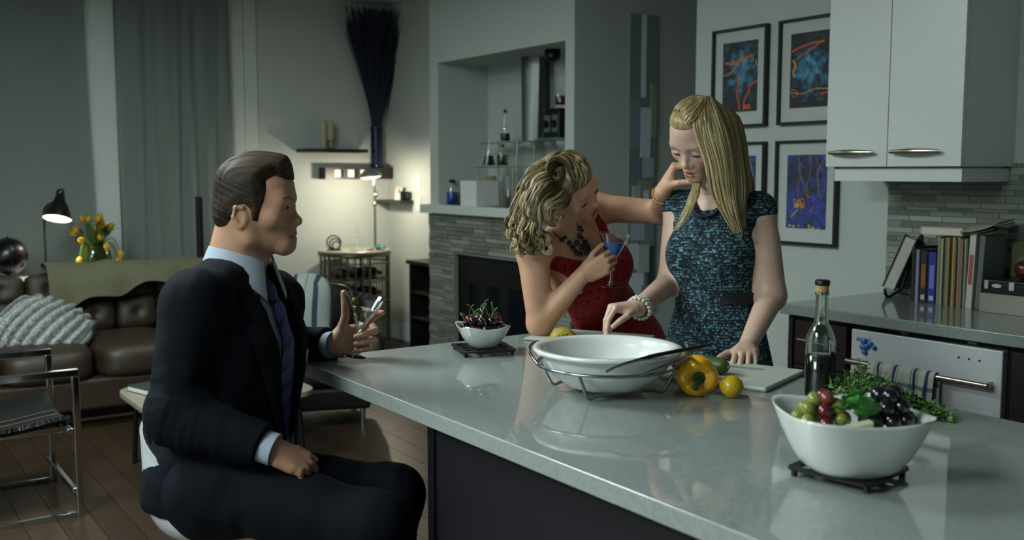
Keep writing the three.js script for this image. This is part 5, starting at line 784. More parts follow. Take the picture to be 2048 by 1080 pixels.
// ---------------------------------------------------------------- shared pieces for the two women
const EYEPOINT = V(0, EYE, 0);
const sight = (px, py, f, t0 = 2.2, far = 2) => { const d = st(px, py, 1).sub(EYEPOINT).normalize(), o = EYEPOINT.clone().addScaledVector(d, t0); return hit(f, o, d, far); };
const handAxes = (Y, Z, left) => { Y = Y.clone().normalize(); Z = Z.clone().addScaledVector(Y, -Z.dot(Y)).normalize(); return [left ? Z.clone().cross(Y) : Y.clone().cross(Z), Y, Z]; };
const mixTone = (list) => new THREE.Color(list[Math.floor(rnd() * list.length)]).multiplyScalar(rr(.82, 1.15));
// interpolate a family of guide curves (all with the same number of points)
const between = (G, s) => { const k = clamp(s, 0, .9999) * (G.length - 1), i = Math.floor(k), f = k - i; return G[i].map((p, j) => p.clone().lerp(G[i + 1][j], f)); };
function skinTone(hex) { const c = lin(hex); return (x, y, z) => { const n = 1 + .06 * noise(x * 50, y * 50, z * 50) + .04 * noise(x * 180, y * 180, z * 180); return c.map((q) => q * n); }; }
function nails(h, col, parent, base) { for (const t of h.tips) { const g = ball(1, 10, 8); g.scale(t.r * .62, t.r * .2, t.r * .85); const q = new THREE.Quaternion().setFromRotationMatrix(new THREE.Matrix4().makeBasis(t.d.clone().cross(t.up).normalize(), t.up.clone().normalize(), t.d.clone().normalize().negate())); g.applyQuaternion(q); const p = t.p.clone().addScaledVector(t.up, t.r * .72).addScaledVector(t.d, t.r * .15).sub(base); g.translate(p.x, p.y, p.z); part('nail', g, col, parent); } }
const cyl = (T, R) => (x, y, z) => { const [a, h, b] = T.coords(x, y, z); return [Math.atan2(a, b) * R, h * T.L]; };

// ---------------------------------------------------------------- standing woman in the teal tweed dress
const W2 = {};
{
  const N = st(1436, 398, 2.88), Sr = st(1358, 414, 2.95), Sl = st(1516, 420, 2.81), Hc = st(1434, 732, 2.87);
  const Er = st(1339, 566, 2.9), Wr = st(1276, 616, 2.69), El = st(1543, 592, 2.78), Wl = st(1494, 694, 2.64);
  const base = Hc.clone(); base.y = 0; const P = person('blond woman in a teal tweed dress standing behind the island looking down', base);
  const T = loft(Hc, N, Sl.clone().sub(Sr), [[-1.25, .1, .09, 0], [-.4, .17, .14, 0], [-.1, .16, .125, 0], [.12, .145, .11, 0], [.37, .113, .092, .005], [.55, .122, .1, .01], [.72, .135, .104, .01], [.85, .135, .085, 0], [.94, .085, .065, 0], [1.0, .05, .05, 0]]);
  const bust = [orb(T.point(-.06, .66, .07).toArray(), .052), orb(T.point(.06, .66, .07).toArray(), .052)];
  const trunk = blend([T.f, ...bust], .05), shoulder = blend([cone(N.clone().addScaledVector(T.Y, -.035), Sr, .045, .042), cone(N.clone().addScaledVector(T.Y, -.035), Sl, .045, .044)], .03);
  const arms = blend([cone(Sr, Er, .042, .035), cone(Er, Wr, .036, .0235), cone(Sl, El, .046, .037), cone(El, Wl, .038, .024), cone(Sl.clone().lerp(El, .35), El, .044, .036)], .018);
  const up = V(-.32, .8, .5), { X: hX, Y: hY, Z: hZ } = frameFrom(V(-.578, -.581, .56), up), sc = .965, ho = st(1370, 304, 2.78).addScaledVector(hZ, -.089 * sc);
  const toHead = (p) => { const d = p.clone().sub(ho); return V(d.dot(hX) / sc, d.dot(hY) / sc, d.dot(hZ) / sc); };
  const nb = toHead(N), nb2 = toHead(N.clone().addScaledVector(T.Y, -.02).addScaledVector(T.Z, .01));
  const head = headField({ fem: 1, skin: 0xc7a593, lipColor: 0x9c4640, browColor: 0x7d6244, blush: 0xd29a88, shadowColor: 0xcbbdb6, lid: .0, neck: blend([cone(V(0, -.055, -.02), nb, .046, .05), cone(V(0, -.085, .015), nb2, .02, .035)], .03) });
  const hf = framed(head.f, ho, hX, hY, hZ, sc), skinC = skinTone(0xc7a593), skins = [];
  { const [lo, hi] = boundsOf([ho.clone().addScalar(-.125), ho.clone().addScalar(.125), N], .005); skins.push(sculpt(hf, lo, hi, .0026, { base, color: (x, y, z) => { const q = toHead(V(x, y, z)); return head.color(q.x, q.y, q.z); } })); }
  const body = (x, y, z) => { let d = smin(trunk(x, y, z), shoulder(x, y, z), .04); d = smin(d, arms(x, y, z), .03); return smin(d, cone(N, ho.clone().addScaledVector(hY, -.06), .045, .042)(x, y, z), .03); };
  const neckC = cone(N, ho.clone().addScaledVector(hY, -.06), .045, .042), legs = blend([cone(V(Hc.x - .08, .8, Hc.z), V(Hc.x - .08, .08, Hc.z), .08, .04), cone(V(Hc.x + .08, .8, Hc.z), V(Hc.x + .08, .08, Hc.z), .08, .04)], .02);
  const bodyF = (x, y, z) => { let d = smin(trunk(x, y, z), shoulder(x, y, z), .04); d = smin(d, arms(x, y, z), .028); d = smin(d, neckC(x, y, z), .03); return Math.min(d, legs(x, y, z)); };
  { const [lo, hi] = boundsOf([N, Sr, Sl, Er, Wr, El, Wl, Hc, ho], .08); lo.y = .06; skins.push(sculpt(bodyF, lo, hi, .0066, { base, color: skinC })); }
  const [rX, rY, rZ] = handAxes(V(-.9, .06, .32), V(-.1, -.95, .1), false);
  const rh = handField(Wr, rX, rY, rZ, { s: .86, forearm: Wr.clone().lerp(Er, .3), curls: [[3, 58, 22, 12], [1, 66, 24, 14], [-2, 72, 26, 14], [-5, 76, 26, 14]], thumb: [[.55, .75, .35], [.2, .85, .5], [.0, .8, .6]] });
  skins.push(sculpt(rh.f, rh.lo.clone().subScalar(.01), rh.hi.clone().add(V(.05, .03, .01)), .0026, { base, color: skinC }));
  const [lX, lY, lZ] = handAxes(V(-.28, -.12, .95), V(-.05, -1, -.1), true);
  const lh = handField(Wl, lX, lY, lZ, { s: .86, forearm: Wl.clone().lerp(El, .3), curls: [[3, 14, 16, 10], [1, 14, 16, 10], [-2, 16, 16, 10], [-6, 18, 18, 10]], thumb: [[.7, .7, .1], [.5, .85, .15], [.35, .93, .15]] });
  skins.push(sculpt(lh.f, lh.lo.clone().sub(V(.01, .02, .05)), lh.hi.clone().add(V(.03, .05, .02)), .0028, { base, color: skinC }));
  part('body', skins, skinMat(), P); nails(rh, std(0xd8b0a4, .3), P, base);
  part('eyelashes', head.lashes((q) => ho.clone().addScaledVector(hX, q.x * sc).addScaledVector(hY, q.y * sc).addScaledVector(hZ, q.z * sc).sub(base)), std(0x0a0706, .6), P);
  // dress
  const tweed = tex(512, 512, (u0, v0) => { let a = 0; const u = u0 + .014 * pn(u0, v0, 18, 5) + .006 * pn(u0, v0, 60, 8), v = v0 + .012 * pn(u0, v0, 18, 9) + .006 * pn(u0, v0, 60, 4); const C = 28, R = 33, row0 = Math.floor(v * R); for (let j = -1; j <= 1; j++) for (let i = -1; i <= 1; i++) { const row = row0 + j, rw = ((row % R) + R) % R, cx = Math.floor(u * C + (rw % 2) * .5) + i, cw = ((cx % C) + C) % C, r1 = Math.abs(Math.sin(rw * 127.1 + cw * 311.7) * 43758.5453) % 1, r2 = Math.abs(Math.sin(rw * 269.5 + cw * 183.3) * 28001.83) % 1, px = cx + .5 + (r1 - .5) * .7 - (rw % 2) * .5, py = row + .5 + (r2 - .5) * .6, d = Math.hypot((u * C - px) * .8, v * R - py), th = .24 + .34 * r2; if (r1 > .08) a = Math.max(a, sstep(th, th - .2, d) * (.4 + .6 * r1)); } a = clamp(a * (.72 + .5 * pn(u0, v0, 16, 3)) + pn(u0, v0, 110) * .26 + pn(u0, v0, 220, 2) * .2, 0, 1); return [.03 + a * .46, .08 + a * .63, .12 + a * .62]; }, { rep: [1 / .27, 1 / .27] });
  const tm = phy(0xffffff, .95, { map: tweed, bumpMap: tweed, bumpScale: .0018 });
  const hem = .5, skF = (x, y, z) => { const [a, h, b] = T.coords(x, y, z); const k = clamp((.36 - h) / 1.3, 0, 1), th = Math.atan2(a, b), rx = lerp(.118, .24, Math.pow(k, .7)), rz = lerp(.098, .165, Math.pow(k, .8)), w = 1 + .035 * Math.sin(th * 9 + .6) * sstep(0, .3, k) ; const q = Math.hypot(a / (rx * w), (b - .004) / (rz * w)); return Math.max((q - 1) * Math.min(rx, rz) * .9, (h - .4) * T.L, hem - y); };
  const pleat = (x, y, z) => { const [a, h, b] = T.coords(x, y, z); return b > 0 && h < .32 ? .004 * sstep(.004, 0, Math.abs(a + .035 + (h - .32) * .12)) : 0; };
  const shell = (x, y, z) => { const t = smin(trunk(x, y, z), shoulder(x, y, z) - .004, .045) - .006; const [a, h, b] = T.coords(x, y, z); const hole = cone(T.point(0, .93, .02), T.point(0, 1.15, .03), .052, .085)(x, y, z), armR = Math.abs(a - .006) - (h > .45 ? .172 - .028 * Math.exp(-(((h - .68) / .1) ** 2)) : .3); let d = smax(t, -hole, .004); d = smax(d, armR, .006); d = smax(d, (.3 - h) * T.L, .004); return smin(d, skF(x, y, z), .012) + pleat(x, y, z); };
  { const [lo, hi] = boundsOf([N, Sr, Sl, Hc], .12); lo.y = hem - .02; lo.x = Hc.x - .34; hi.x = Hc.x + .34; lo.z = Hc.z - .32; hi.z = Hc.z + .32; part('dress', sculpt(shell, lo, hi, .0062, { base, uv: cyl(T, .13), lip: 1.6 }), tm, P, 'sleeveless teal tweed dress'); }
  { const pts = []; for (let i = 0; i <= 60; i++) { const th = i / 60 * Math.PI * 2, r = .0585, q = T.point(Math.sin(th) * r, .945, .023 + Math.cos(th) * r); const o = q.clone().addScaledVector(T.Y, .12).addScaledVector(T.Z, .05 * Math.cos(th)); const f = (x, y, z) => Math.min(smin(trunk(x, y, z), shoulder(x, y, z) + .004, .045) - .006, 9); pts.push(hit(f, q.clone().addScaledVector(T.Y, .1), T.Y.clone().negate(), .25)); } part('neckline_band', local(sweep(pts.slice(0, 60), .018, 8, true, .35, T.Y), base), std(0x0e1830, .7), P); }
  { const bw = (u, v) => { const q = sight(lerp(1446, 1507, u), lerp(584, 607, v) + 3 * u - (u > .5 ? 2 : 0), shell); return q.addScaledVector(T.Z, .005 + .004 * Math.sin(u * 3.1)); }; part('waist_bow', local(sheet(bw, 14, 6, .006), base), std(0x0a0f1c, .7), P, 'black ribbon tab at the waist'); }
  for (const k of [-1, 1]) { const A = V(Hc.x + k * .08, .05, Hc.z); const f = blend([cone(A, A.clone().add(V(-.02, -.015, .12)), .036, .026)], .02); const [lo, hi] = boundsOf([A, A.clone().add(V(0, 0, .15))], .06); part('shoe', sculpt(f, lo, hi, .008, { base }), M.blackPlastic, P); }
  // hair
  const tones = [0x8f7d54, 0xa49169, 0x7d6c48, 0xb3a27b, 0x97865c];
  let capF; const hair = []; const g = (rows) => rows.map((r) => r.map(([a, b, c]) => st(a, b, c)));
  { const reg = poly2([[.1, .073], [.15, .2], [-.2, .2], [-.2, -.11], [-.02, -.11], [-.006, -.03], [.012, .015], [.038, .05], [.07, .073]]); const sk = blend([egg([0, .016, .004], [.0745, .0895, .0885]), orb([0, .043, .043], .052), egg([0, -.03, .0], [.064, .07, .06]), cone(V(0, -.02, -.035), V(0, -.1, -.05), .054, .05)], .024);
    const cf = (x, y, z) => { const R = reg(z, y), e = sstep(.002, -.028, R); return smax(sk(x, y, z) - .0015 - e * .0065 - e * (.0012 * noise(x * 120, z * 20, y * 20) + .0008 * noise(x * 300, z * 30, y * 30)), R, .006); }; capF = framed(cf, ho, hX, hY, hZ, sc); const [lo, hi] = boundsOf([ho.clone().addScalar(-.125), ho.clone().addScalar(.125)], .01); const c0 = lin(0x7d693e), c1 = lin(0xa8925f); hair.push(sculpt(framed(cf, ho, hX, hY, hZ, sc), lo, hi, .003, { base, color: (x, y, z) => { const q = toHead(V(x, y, z)); return mix3(c0, c1, clamp(.5 + .9 * noise(q.x * 130, q.z * 14, q.y * 14), 0, 1)); } })); }
  const curtain = g([
    [[1398, 211, 2.79], [1391, 245, 2.742], [1399, 280, 2.722], [1411, 318, 2.718], [1416, 350, 2.715], [1424, 385, 2.712], [1446, 425, 2.7], [1468, 463, 2.695]],
    [[1405, 207, 2.79], [1409, 240, 2.73], [1421, 285, 2.71], [1433, 330, 2.705], [1440, 370, 2.705], [1451, 410, 2.7], [1463, 440, 2.695], [1473, 468, 2.69]],
    [[1414, 205, 2.80], [1436, 230, 2.735], [1450, 280, 2.712], [1459, 330, 2.71], [1463, 375, 2.71], [1467, 410, 2.7], [1473, 440, 2.695], [1481, 467, 2.69]],
    [[1424, 205, 2.83], [1462, 230, 2.78], [1477, 280, 2.75], [1484, 330, 2.74], [1488, 372, 2.735], [1486, 405, 2.725], [1484, 435, 2.72], [1486, 461, 2.715]],
    [[1430, 206, 2.87], [1472, 232, 2.87], [1488, 285, 2.86], [1495, 335, 2.85], [1505, 374, 2.845], [1500, 402, 2.835], [1494, 426, 2.825], [1492, 446, 2.815]],
    [[1428, 206, 2.9], [1462, 230, 2.93], [1478, 285, 2.94], [1484, 335, 2.94], [1490, 374, 2.93], [1488, 402, 2.93], [1484, 420, 2.93], [1482, 432, 2.93]]]);
  for (let i = 0; i < 520; i++) { const s = i / 520, p = between(curtain, s), j = V(rr(-.004, .004), 0, rr(-.012, .002)), end = 6 + rnd() * 1; const n = rr(.82, 1.03); const q = p.map((v, k) => { const w = k / 7; return p[0].clone().lerp(v, 1).add(j.clone().multiplyScalar(Math.min(1, w * 3))).add(V(.003 * Math.sin(i * 1.7 + k * .9), 0, 0)); }); if (n < 1) { q[7].lerp(q[6], 1 - n + .0); } q.forEach((v, k) => { if (k < 5) pushOut(v, capF, .003 + .004 * ((i * 13) % 7) / 7); }); hair.push(local(lockGeo(q, rr(.002, .0042), mixTone(tones), { seg: 20, sides: 5, flat: .5, taper: .8, hint: V(0, 0, 1) }), base)); }
  const fringe = g([
    [[1402, 213, 2.775], [1394, 232, 2.742], [1382, 245, 2.736], [1368, 252, 2.746], [1356, 258, 2.778], [1354, 284, 2.83], [1362, 315, 2.89], [1372, 342, 2.91]],
    [[1401, 211, 2.78], [1391, 226, 2.748], [1378, 239, 2.742], [1364, 249, 2.755], [1355, 260, 2.785], [1355, 287, 2.84], [1364, 318, 2.895], [1374, 344, 2.915]],
    [[1400, 209, 2.79], [1386, 219, 2.758], [1372, 233, 2.752], [1361, 247, 2.764], [1354, 262, 2.795], [1357, 290, 2.85], [1366, 320, 2.9], [1376, 345, 2.92]],
    [[1398, 209, 2.80], [1380, 215, 2.78], [1364, 230, 2.785], [1354, 248, 2.80], [1350, 268, 2.83], [1355, 295, 2.89], [1366, 325, 2.93], [1378, 350, 2.94]],
    [[1402, 207, 2.83], [1384, 211, 2.83], [1368, 224, 2.84], [1357, 244, 2.86], [1354, 270, 2.9], [1362, 300, 2.94], [1374, 330, 2.96], [1384, 356, 2.96]],
    [[1408, 206, 2.86], [1396, 208, 2.88], [1382, 222, 2.9], [1372, 244, 2.93], [1370, 274, 2.96], [1376, 304, 2.98], [1386, 334, 2.98], [1394, 360, 2.97]]]);
  for (let i = 0; i < 230; i++) { const p = between(fringe, i / 230).map((v, k) => pushOut(v.add(V(rr(-.003, .003), rr(-.003, .003), 0)), capF, .002 + .003 * ((i * 13) % 7) / 7)); hair.push(local(lockGeo(p, rr(.002, .0034), mixTone(tones), { flat: .45, taper: .5 }), base)); }
  const frontLock = g([
    [[1392, 352, 2.86], [1388, 372, 2.82], [1381, 392, 2.785], [1372, 415, 2.765], [1359, 440, 2.76], [1347, 464, 2.76]],
    [[1402, 354, 2.85], [1399, 374, 2.81], [1394, 394, 2.775], [1385, 416, 2.757], [1370, 440, 2.752], [1356, 458, 2.75]]]);
  for (let i = 0; i < 60; i++) { const p = between(frontLock, i / 60).map((v) => v.add(V(rr(-.003, .003), 0, rr(-.004, .002)))); p[5].lerp(p[4], rr(0, .5)); hair.push(local(lockGeo(p, rr(.0028, .0045), mixTone(tones), { flat: .5, taper: .85 }), base)); }
  part('hair', hair, phy(0xffffff, .36, { vertexColors: true, sheen: .3, sheenRoughness: .4 }), P, 'long straight blond hair');
  // pearl bracelet
  { const d = Wr.clone().sub(Er).normalize(), br = new THREE.Group(); br.name = 'bracelet'; P.add(br); const u = V(0, 1, 0).addScaledVector(d, -d.y).normalize(), w = d.clone().cross(u), pg = ball(.0056, 12, 9), pm = phy(0xc9c6ba, .2, { clearcoat: .6 }); for (const k of [-1, 0, 1]) for (let i = 0; i < 17; i++) { const a = (i + k * .33) / 17 * Math.PI * 2, p = Wr.clone().addScaledVector(d, -.012 + k * .0082 + .008 * Math.cos(a)).addScaledVector(u, Math.cos(a) * .0315 - .003).addScaledVector(w, Math.sin(a) * .0315).sub(base); const m = part('pearl', pg, pm, br); m.position.copy(p); } br.userData.label = 'three strand pearl bracelet'; }
  { const c = []; for (let i = 0; i <= 24; i++) { const th = lerp(-1.9, 1.9, i / 24); c.push(T.point(Math.sin(th) * .055, .975 - .05 * Math.cos(th) * .8, .015 + Math.cos(th) * .062).sub(base)); } part('necklace', sweep(c, .0012, 5), M.nickel, P); }
}
// ---------------------------------------------------------------- woman in the red dress leaning on the island
const W1 = {};
{
  const N = st(1130, 457, 3.08), Sr = st(1066, 500, 3.0), Sl = st(1190, 416, 3.2), Hc = st(1240, 692, 3.34);
  const Er = st(1080, 648, 3.02), Wr = st(1166, 549, 2.965), El = st(1322, 424, 3.12), Wl = st(1326, 383, 2.93);
  const base = Hc.clone(); base.y = 0; const P = person('woman with rolled blond hair in a red polka dot dress leaning on the island', base);
  const T = loft(Hc, N, Sl.clone().sub(Sr), [[-.35, .15, .13, 0], [-.1, .155, .125, 0], [.1, .14, .115, 0], [.38, .108, .092, .005], [.56, .118, .1, .01], [.72, .135, .105, .01], [.85, .13, .085, 0], [.94, .085, .065, 0], [1.0, .05, .05, 0]]);
  const bust = [orb(T.point(-.062, .64, .07).toArray(), .056), orb(T.point(.062, .64, .07).toArray(), .056)];
  const trunk = blend([T.f, ...bust], .045), shoulder = blend([cone(N.clone().addScaledVector(T.Y, -.035), Sr, .045, .045), cone(N.clone().addScaledVector(T.Y, -.035), Sl, .045, .045)], .03);
  const arms = blend([cone(Sr, Er, .05, .038), cone(Er, Wr, .04, .025), cone(Sl, El, .046, .037), cone(El, Wl, .037, .025)], .018);
  // head tilted towards the near shoulder, face turned right and down
  const hZ = V(.78, -.34, .525).normalize(), { X: hX, Y: hY } = frameFrom(hZ, V(-.18, .68, .71)), sc = .965, ho = st(1181, 391, 2.985).addScaledVector(hZ, -.089 * sc);
  const toHead = (p) => { const d = p.clone().sub(ho); return V(d.dot(hX) / sc, d.dot(hY) / sc, d.dot(hZ) / sc); };
  const nb = toHead(N);
  const head = headField({ fem: 1, skin: 0xc7997e, lipColor: 0x9c1f26, browColor: 0x4a3524, blush: 0xc98d72, lid: .08, iris: 0x223333, neck: cone(V(0, -.055, -.02), nb, .047, .05) });
  const hf = framed(head.f, ho, hX, hY, hZ, sc), skinC = skinTone(0xc7997e), skins = [];
  { const [lo, hi] = boundsOf([ho.clone().addScalar(-.125), ho.clone().addScalar(.125), N], .005); skins.push(sculpt(hf, lo, hi, .0026, { base, color: (x, y, z) => { const q = toHead(V(x, y, z)); return head.color(q.x, q.y, q.z); } })); }
  const neckC = cone(N, ho.clone().addScaledVector(hY, -.055), .046, .042), legs = blend([cone(V(Hc.x - .07, .8, Hc.z), V(Hc.x - .05, .08, Hc.z - .02), .08, .04), cone(V(Hc.x + .08, .8, Hc.z), V(Hc.x + .1, .08, Hc.z), .08, .04)], .02);
  const bodyF = (x, y, z) => { let d = smin(trunk(x, y, z), shoulder(x, y, z), .04); d = smin(d, arms(x, y, z), .028); d = smin(d, neckC(x, y, z), .03); return Math.min(d, legs(x, y, z)); };
  { const [lo, hi] = boundsOf([N, Sr, Sl, Er, Wr, El, Wl, Hc, ho], .08); lo.y = .06; skins.push(sculpt(bodyF, lo, hi, .0066, { base, color: skinC })); }
  const [rX, rY, rZ] = handAxes(V(.86, .42, .12), V(.2, .1, -.97), false);
  const rh = handField(Wr, rX, rY, rZ, { s: .86, forearm: Wr.clone().lerp(Er, .3), curls: [[2, 46, 70, 45], [0, 50, 72, 45], [-2, 54, 74, 45], [-5, 58, 74, 45]], thumb: [[.5, .75, .45], [.3, .85, .45], [.2, .9, .3]] });
  skins.push(sculpt(rh.f, rh.lo.clone().sub(V(.04, .05, .02)), rh.hi, .0026, { base, color: skinC }));
  const [lX, lY, lZ] = handAxes(V(.34, .86, .2), V(.9, -.3, .12), true);
  const lh = handField(Wl, lX, lY, lZ, { s: .88, forearm: Wl.clone().lerp(El, .3), curls: [[2, 62, 28, 18], [0, 66, 34, 20], [-2, 70, 40, 22], [-5, 74, 44, 24]], thumb: [[.45, .6, .6], [.2, .5, .85], [.1, .3, .95]] });
  skins.push(sculpt(lh.f, lh.lo.clone().sub(V(.03, .04, .05)), lh.hi, .0026, { base, color: skinC }));
  part('body', skins, skinMat(), P); nails(rh, std(0x7d1a20, .25), P, base); nails(lh, std(0xb98070, .3), P, base);
  part('eyelashes', head.lashes((q) => ho.clone().addScaledVector(hX, q.x * sc).addScaledVector(hY, q.y * sc).addScaledVector(hZ, q.z * sc).sub(base)), std(0x0a0706, .6), P);
  // dress
  const dots = tex(512, 512, (u, v) => { let c = [.56, .035, .06], n = pn(u, v, 60) * .03; const row = Math.floor(v * 8), sh = (row % 2) * .5; for (let j = -1; j <= 1; j++) for (let i = -1; i <= 1; i++) { const cx = Math.floor(u * 8 + sh) + i, cy = row + j, h = Math.abs(Math.sin((((cx % 8) + 8) % 8) * 12.9 + (((cy % 8) + 8) % 8) * 78.2) * 43758.5) % 1, px = (cx + .5 + (h - .5) * .3 - sh), py = cy + .5 + (h * 7 % 1 - .5) * .3; if (Math.hypot(u * 8 - px, v * 8 - py) < .15) c = [.05, .01, .02]; } return [c[0] + n, c[1] + n * .3, c[2] + n * .3]; }, { rep: [1 / .24, 1 / .24] });
  const dm = phy(0xffffff, .8, { map: dots, bumpMap: clothBump, bumpScale: .0004 });
  const foot = V(Hc.x + .03, .42, Hc.z - .02), skC = cone(V(Hc.x, Hc.y - .02, Hc.z), foot, .15, .22), hem = .45;
  const shell = (x, y, z) => { const [a, h, b] = T.coords(x, y, z); const t = smin(trunk(x, y, z), shoulder(x, y, z) + .003, .045) - .006; let d = t; const vline = b > -.02 ? (h - (.735 + Math.abs(a) * 2.3)) * T.L * .5 : (h - 1.0) * T.L; d = smax(d, vline, .004); d = smax(d, (Math.abs(a) - lerp(.3, .124 - .016 * Math.exp(-(((h - .76) / .1) ** 2)), sstep(.63, .72, h))), .006); d = smax(d, (h - .985) * T.L, .004); d = smin(d, skC(x, y, z) + .004 * Math.sin(Math.atan2(x - Hc.x, z - Hc.z) * 12) * sstep(Hc.y, Hc.y - .3, y), .05); return Math.max(d, hem - y) + .002 * noise(x * 14, y * 20, z * 14) + .0025 * Math.sin((a * .6 + h * T.L) * 70 + 2 * noise(x * 8, y * 8, z * 8)) * Math.exp(-(((h - .36) / .12) ** 2)); };
  { const [lo, hi] = boundsOf([N, Sr, Sl, Hc, foot], .1); lo.x -= .1; hi.x += .16; lo.z -= .16; hi.z += .12; lo.y = hem - .02; part('dress', sculpt(shell, lo, hi, .0062, { base, uv: cyl(T, .13), lip: 1.6 }), dm, P, 'red V neck dress with small black dots'); }
  for (const k of [-1, 1]) { const A = V(Hc.x + k * .08, .05, Hc.z); const f = cone(A, A.clone().add(V(.05, -.015, .12)), .036, .026); const [lo, hi] = boundsOf([A, A.clone().add(V(.05, 0, .15))], .06); part('shoe', sculpt(f, lo, hi, .008, { base }), M.blackPlastic, P); }
  // hair
  const tones = [0x6f5e40, 0x8e7d5b, 0x4c3f2b, 0xac9c7a, 0x82714f], hair = []; let capF; const g = (rows) => rows.map((r) => r.map(([a, b, c]) => st(a, b, c)));
  { const reg = poly2([[.098, .06], [.15, .2], [-.2, .2], [-.2, -.12], [-.03, -.12], [-.01, -.04], [.012, .0], [.04, .035], [.072, .062]]); const sk = blend([egg([0, .016, .004], [.0745, .0895, .0885]), orb([0, .043, .043], .052), egg([0, -.03, .0], [.064, .07, .06]), cone(V(0, -.02, -.035), V(0, -.1, -.05), .056, .05)], .024);
    const cf = (x, y, z) => { const R = reg(z, y), e = sstep(.002, -.028, R); return smax(sk(x, y, z) - .0015 - e * .0065 - e * .0015 * noise(x * 120, z * 20, y * 20), R, .006); }; capF = framed(cf, ho, hX, hY, hZ, sc); const [lo, hi] = boundsOf([ho.clone().addScalar(-.125), ho.clone().addScalar(.125)], .01); const c0 = lin(0x5a4b2e), c1 = lin(0x907e55); hair.push(sculpt(framed(cf, ho, hX, hY, hZ, sc), lo, hi, .003, { base, color: (x, y, z) => { const q = toHead(V(x, y, z)); return mix3(c0, c1, clamp(.4 + .9 * noise(q.x * 130, q.z * 14, q.y * 14), 0, 1)); } })); }
  const mass = g([
    [[1150, 338, 3.05], [1118, 318, 3.05], [1084, 320, 3.05], [1058, 340, 3.04], [1044, 372, 3.04], [1034, 404, 3.03], [1026, 434, 3.02], [1024, 456, 3.02]],
    [[1118, 326, 3.0], [1100, 320, 2.99], [1078, 328, 2.985], [1052, 352, 2.98], [1040, 384, 2.985], [1031, 416, 2.99], [1022, 442, 3.0], [1022, 466, 3.0]],
    [[1108, 334, 2.96], [1090, 333, 2.935], [1068, 346, 2.92], [1048, 374, 2.92], [1041, 406, 2.93], [1035, 436, 2.94], [1028, 460, 2.95], [1032, 484, 2.95]],
    [[1104, 348, 2.92], [1088, 351, 2.89], [1066, 368, 2.88], [1052, 398, 2.88], [1050, 430, 2.89], [1046, 456, 2.9], [1044, 476, 2.91], [1052, 492, 2.92]],
    [[1104, 364, 2.9], [1090, 371, 2.865], [1071, 390, 2.855], [1063, 418, 2.855], [1064, 444, 2.865], [1066, 464, 2.88], [1070, 480, 2.89], [1076, 492, 2.9]],
    [[1106, 384, 2.89], [1091, 393, 2.86], [1078, 410, 2.85], [1076, 432, 2.855], [1082, 452, 2.865], [1090, 466, 2.88], [1096, 476, 2.89], [1100, 484, 2.9]]]);
  const GR = [...Array(24)].map(() => ({ ph: rnd() * 6.283, R: rr(.009, .02), dir: rnd() < .5 ? 1 : -1, turns: rr(.55, 1.25), tilt: rr(-1.2, 1.2), amp: rr(.6, 1.5), len: rr(.72, 1.0), off: V(rr(-.008, .008), rr(-.008, .01), rr(-.012, .012)) }));
  for (let i = 0; i < 330; i++) { const s = i / 330, p = between(mass, s), q = [], G = GR[Math.floor(s * 24)], off = V(rr(-.004, .004), rr(-.004, .004), rr(-.008, .006)).add(G.off); const crv = new THREE.CatmullRomCurve3(p);
    for (let k = 0; k < 11; k++) { const w = k / 10, v = crv.getPoint(w * G.len); q.push(pushOut(v.add(off.clone().multiplyScalar(Math.min(1, .2 + w))).add(V(.0105 * G.amp * Math.sin(k * 1.5 + G.ph) * w, .006 * G.amp * Math.cos(k * 1.3 + G.ph) * w, .009 * Math.sin(k * 1.2 + G.ph * 2) * w)), capF, .003 + .006 * ((i * 13) % 7) / 7)); }
    const c = q.at(-1).clone(), ct = Math.cos(G.tilt), sn = Math.sin(G.tilt); for (let k = 1; k <= 8; k++) { const a = k / 8 * G.turns * 6.283, R = G.R * (1 - .4 * k / 8), x = -R * Math.sin(a) * G.dir; q.push(c.clone().add(V(x * ct, -R * (1 - Math.cos(a)), x * sn + .008 * k / 8))); }
    hair.push(local(lockGeo(q, rr(.0032, .0056), mixTone(tones), { seg: 38, sides: 5, flat: .5, taper: .78 }), base)); }
  // outermost flick to the left
  for (let i = 0; i < 14; i++) { const o = V(rr(-.004, .004), rr(-.004, .004), rr(-.006, .006)); hair.push(local(lockGeo([st(1042, 405, 2.96), st(1030, 430, 2.965), st(1022, 448, 2.97), st(1010, 456, 2.97), st(1001, 455, 2.97)].map((v) => v.add(o)), rr(.002, .004), mixTone(tones), { seg: 14, taper: .95 }), base)); hair.push(local(lockGeo([st(1040, 470, 2.95), st(1026, 486, 2.955), st(1022, 498, 2.955), st(1032, 505, 2.95), st(1042, 498, 2.945), st(1043, 486, 2.945)].map((v) => v.add(o)), rr(.003, .005), mixTone(tones), { seg: 18, taper: .7 }), base)); }
  // lower side roll over the ear
  const roll2 = g([
    [[1128, 380, 2.885], [1112, 392, 2.862], [1094, 402, 2.85], [1082, 416, 2.85], [1080, 434, 2.858], [1090, 449, 2.868], [1106, 452, 2.875], [1118, 444, 2.875]],
    [[1136, 388, 2.9], [1122, 404, 2.868], [1106, 412, 2.852], [1096, 420, 2.85], [1094, 434, 2.855], [1102, 444, 2.865], [1114, 444, 2.872], [1122, 436, 2.874]],
    [[1142, 398, 2.92], [1130, 414, 2.88], [1118, 421, 2.865], [1108, 427, 2.86], [1107, 436, 2.862], [1113, 442, 2.87], [1121, 440, 2.876], [1126, 432, 2.88]]]);
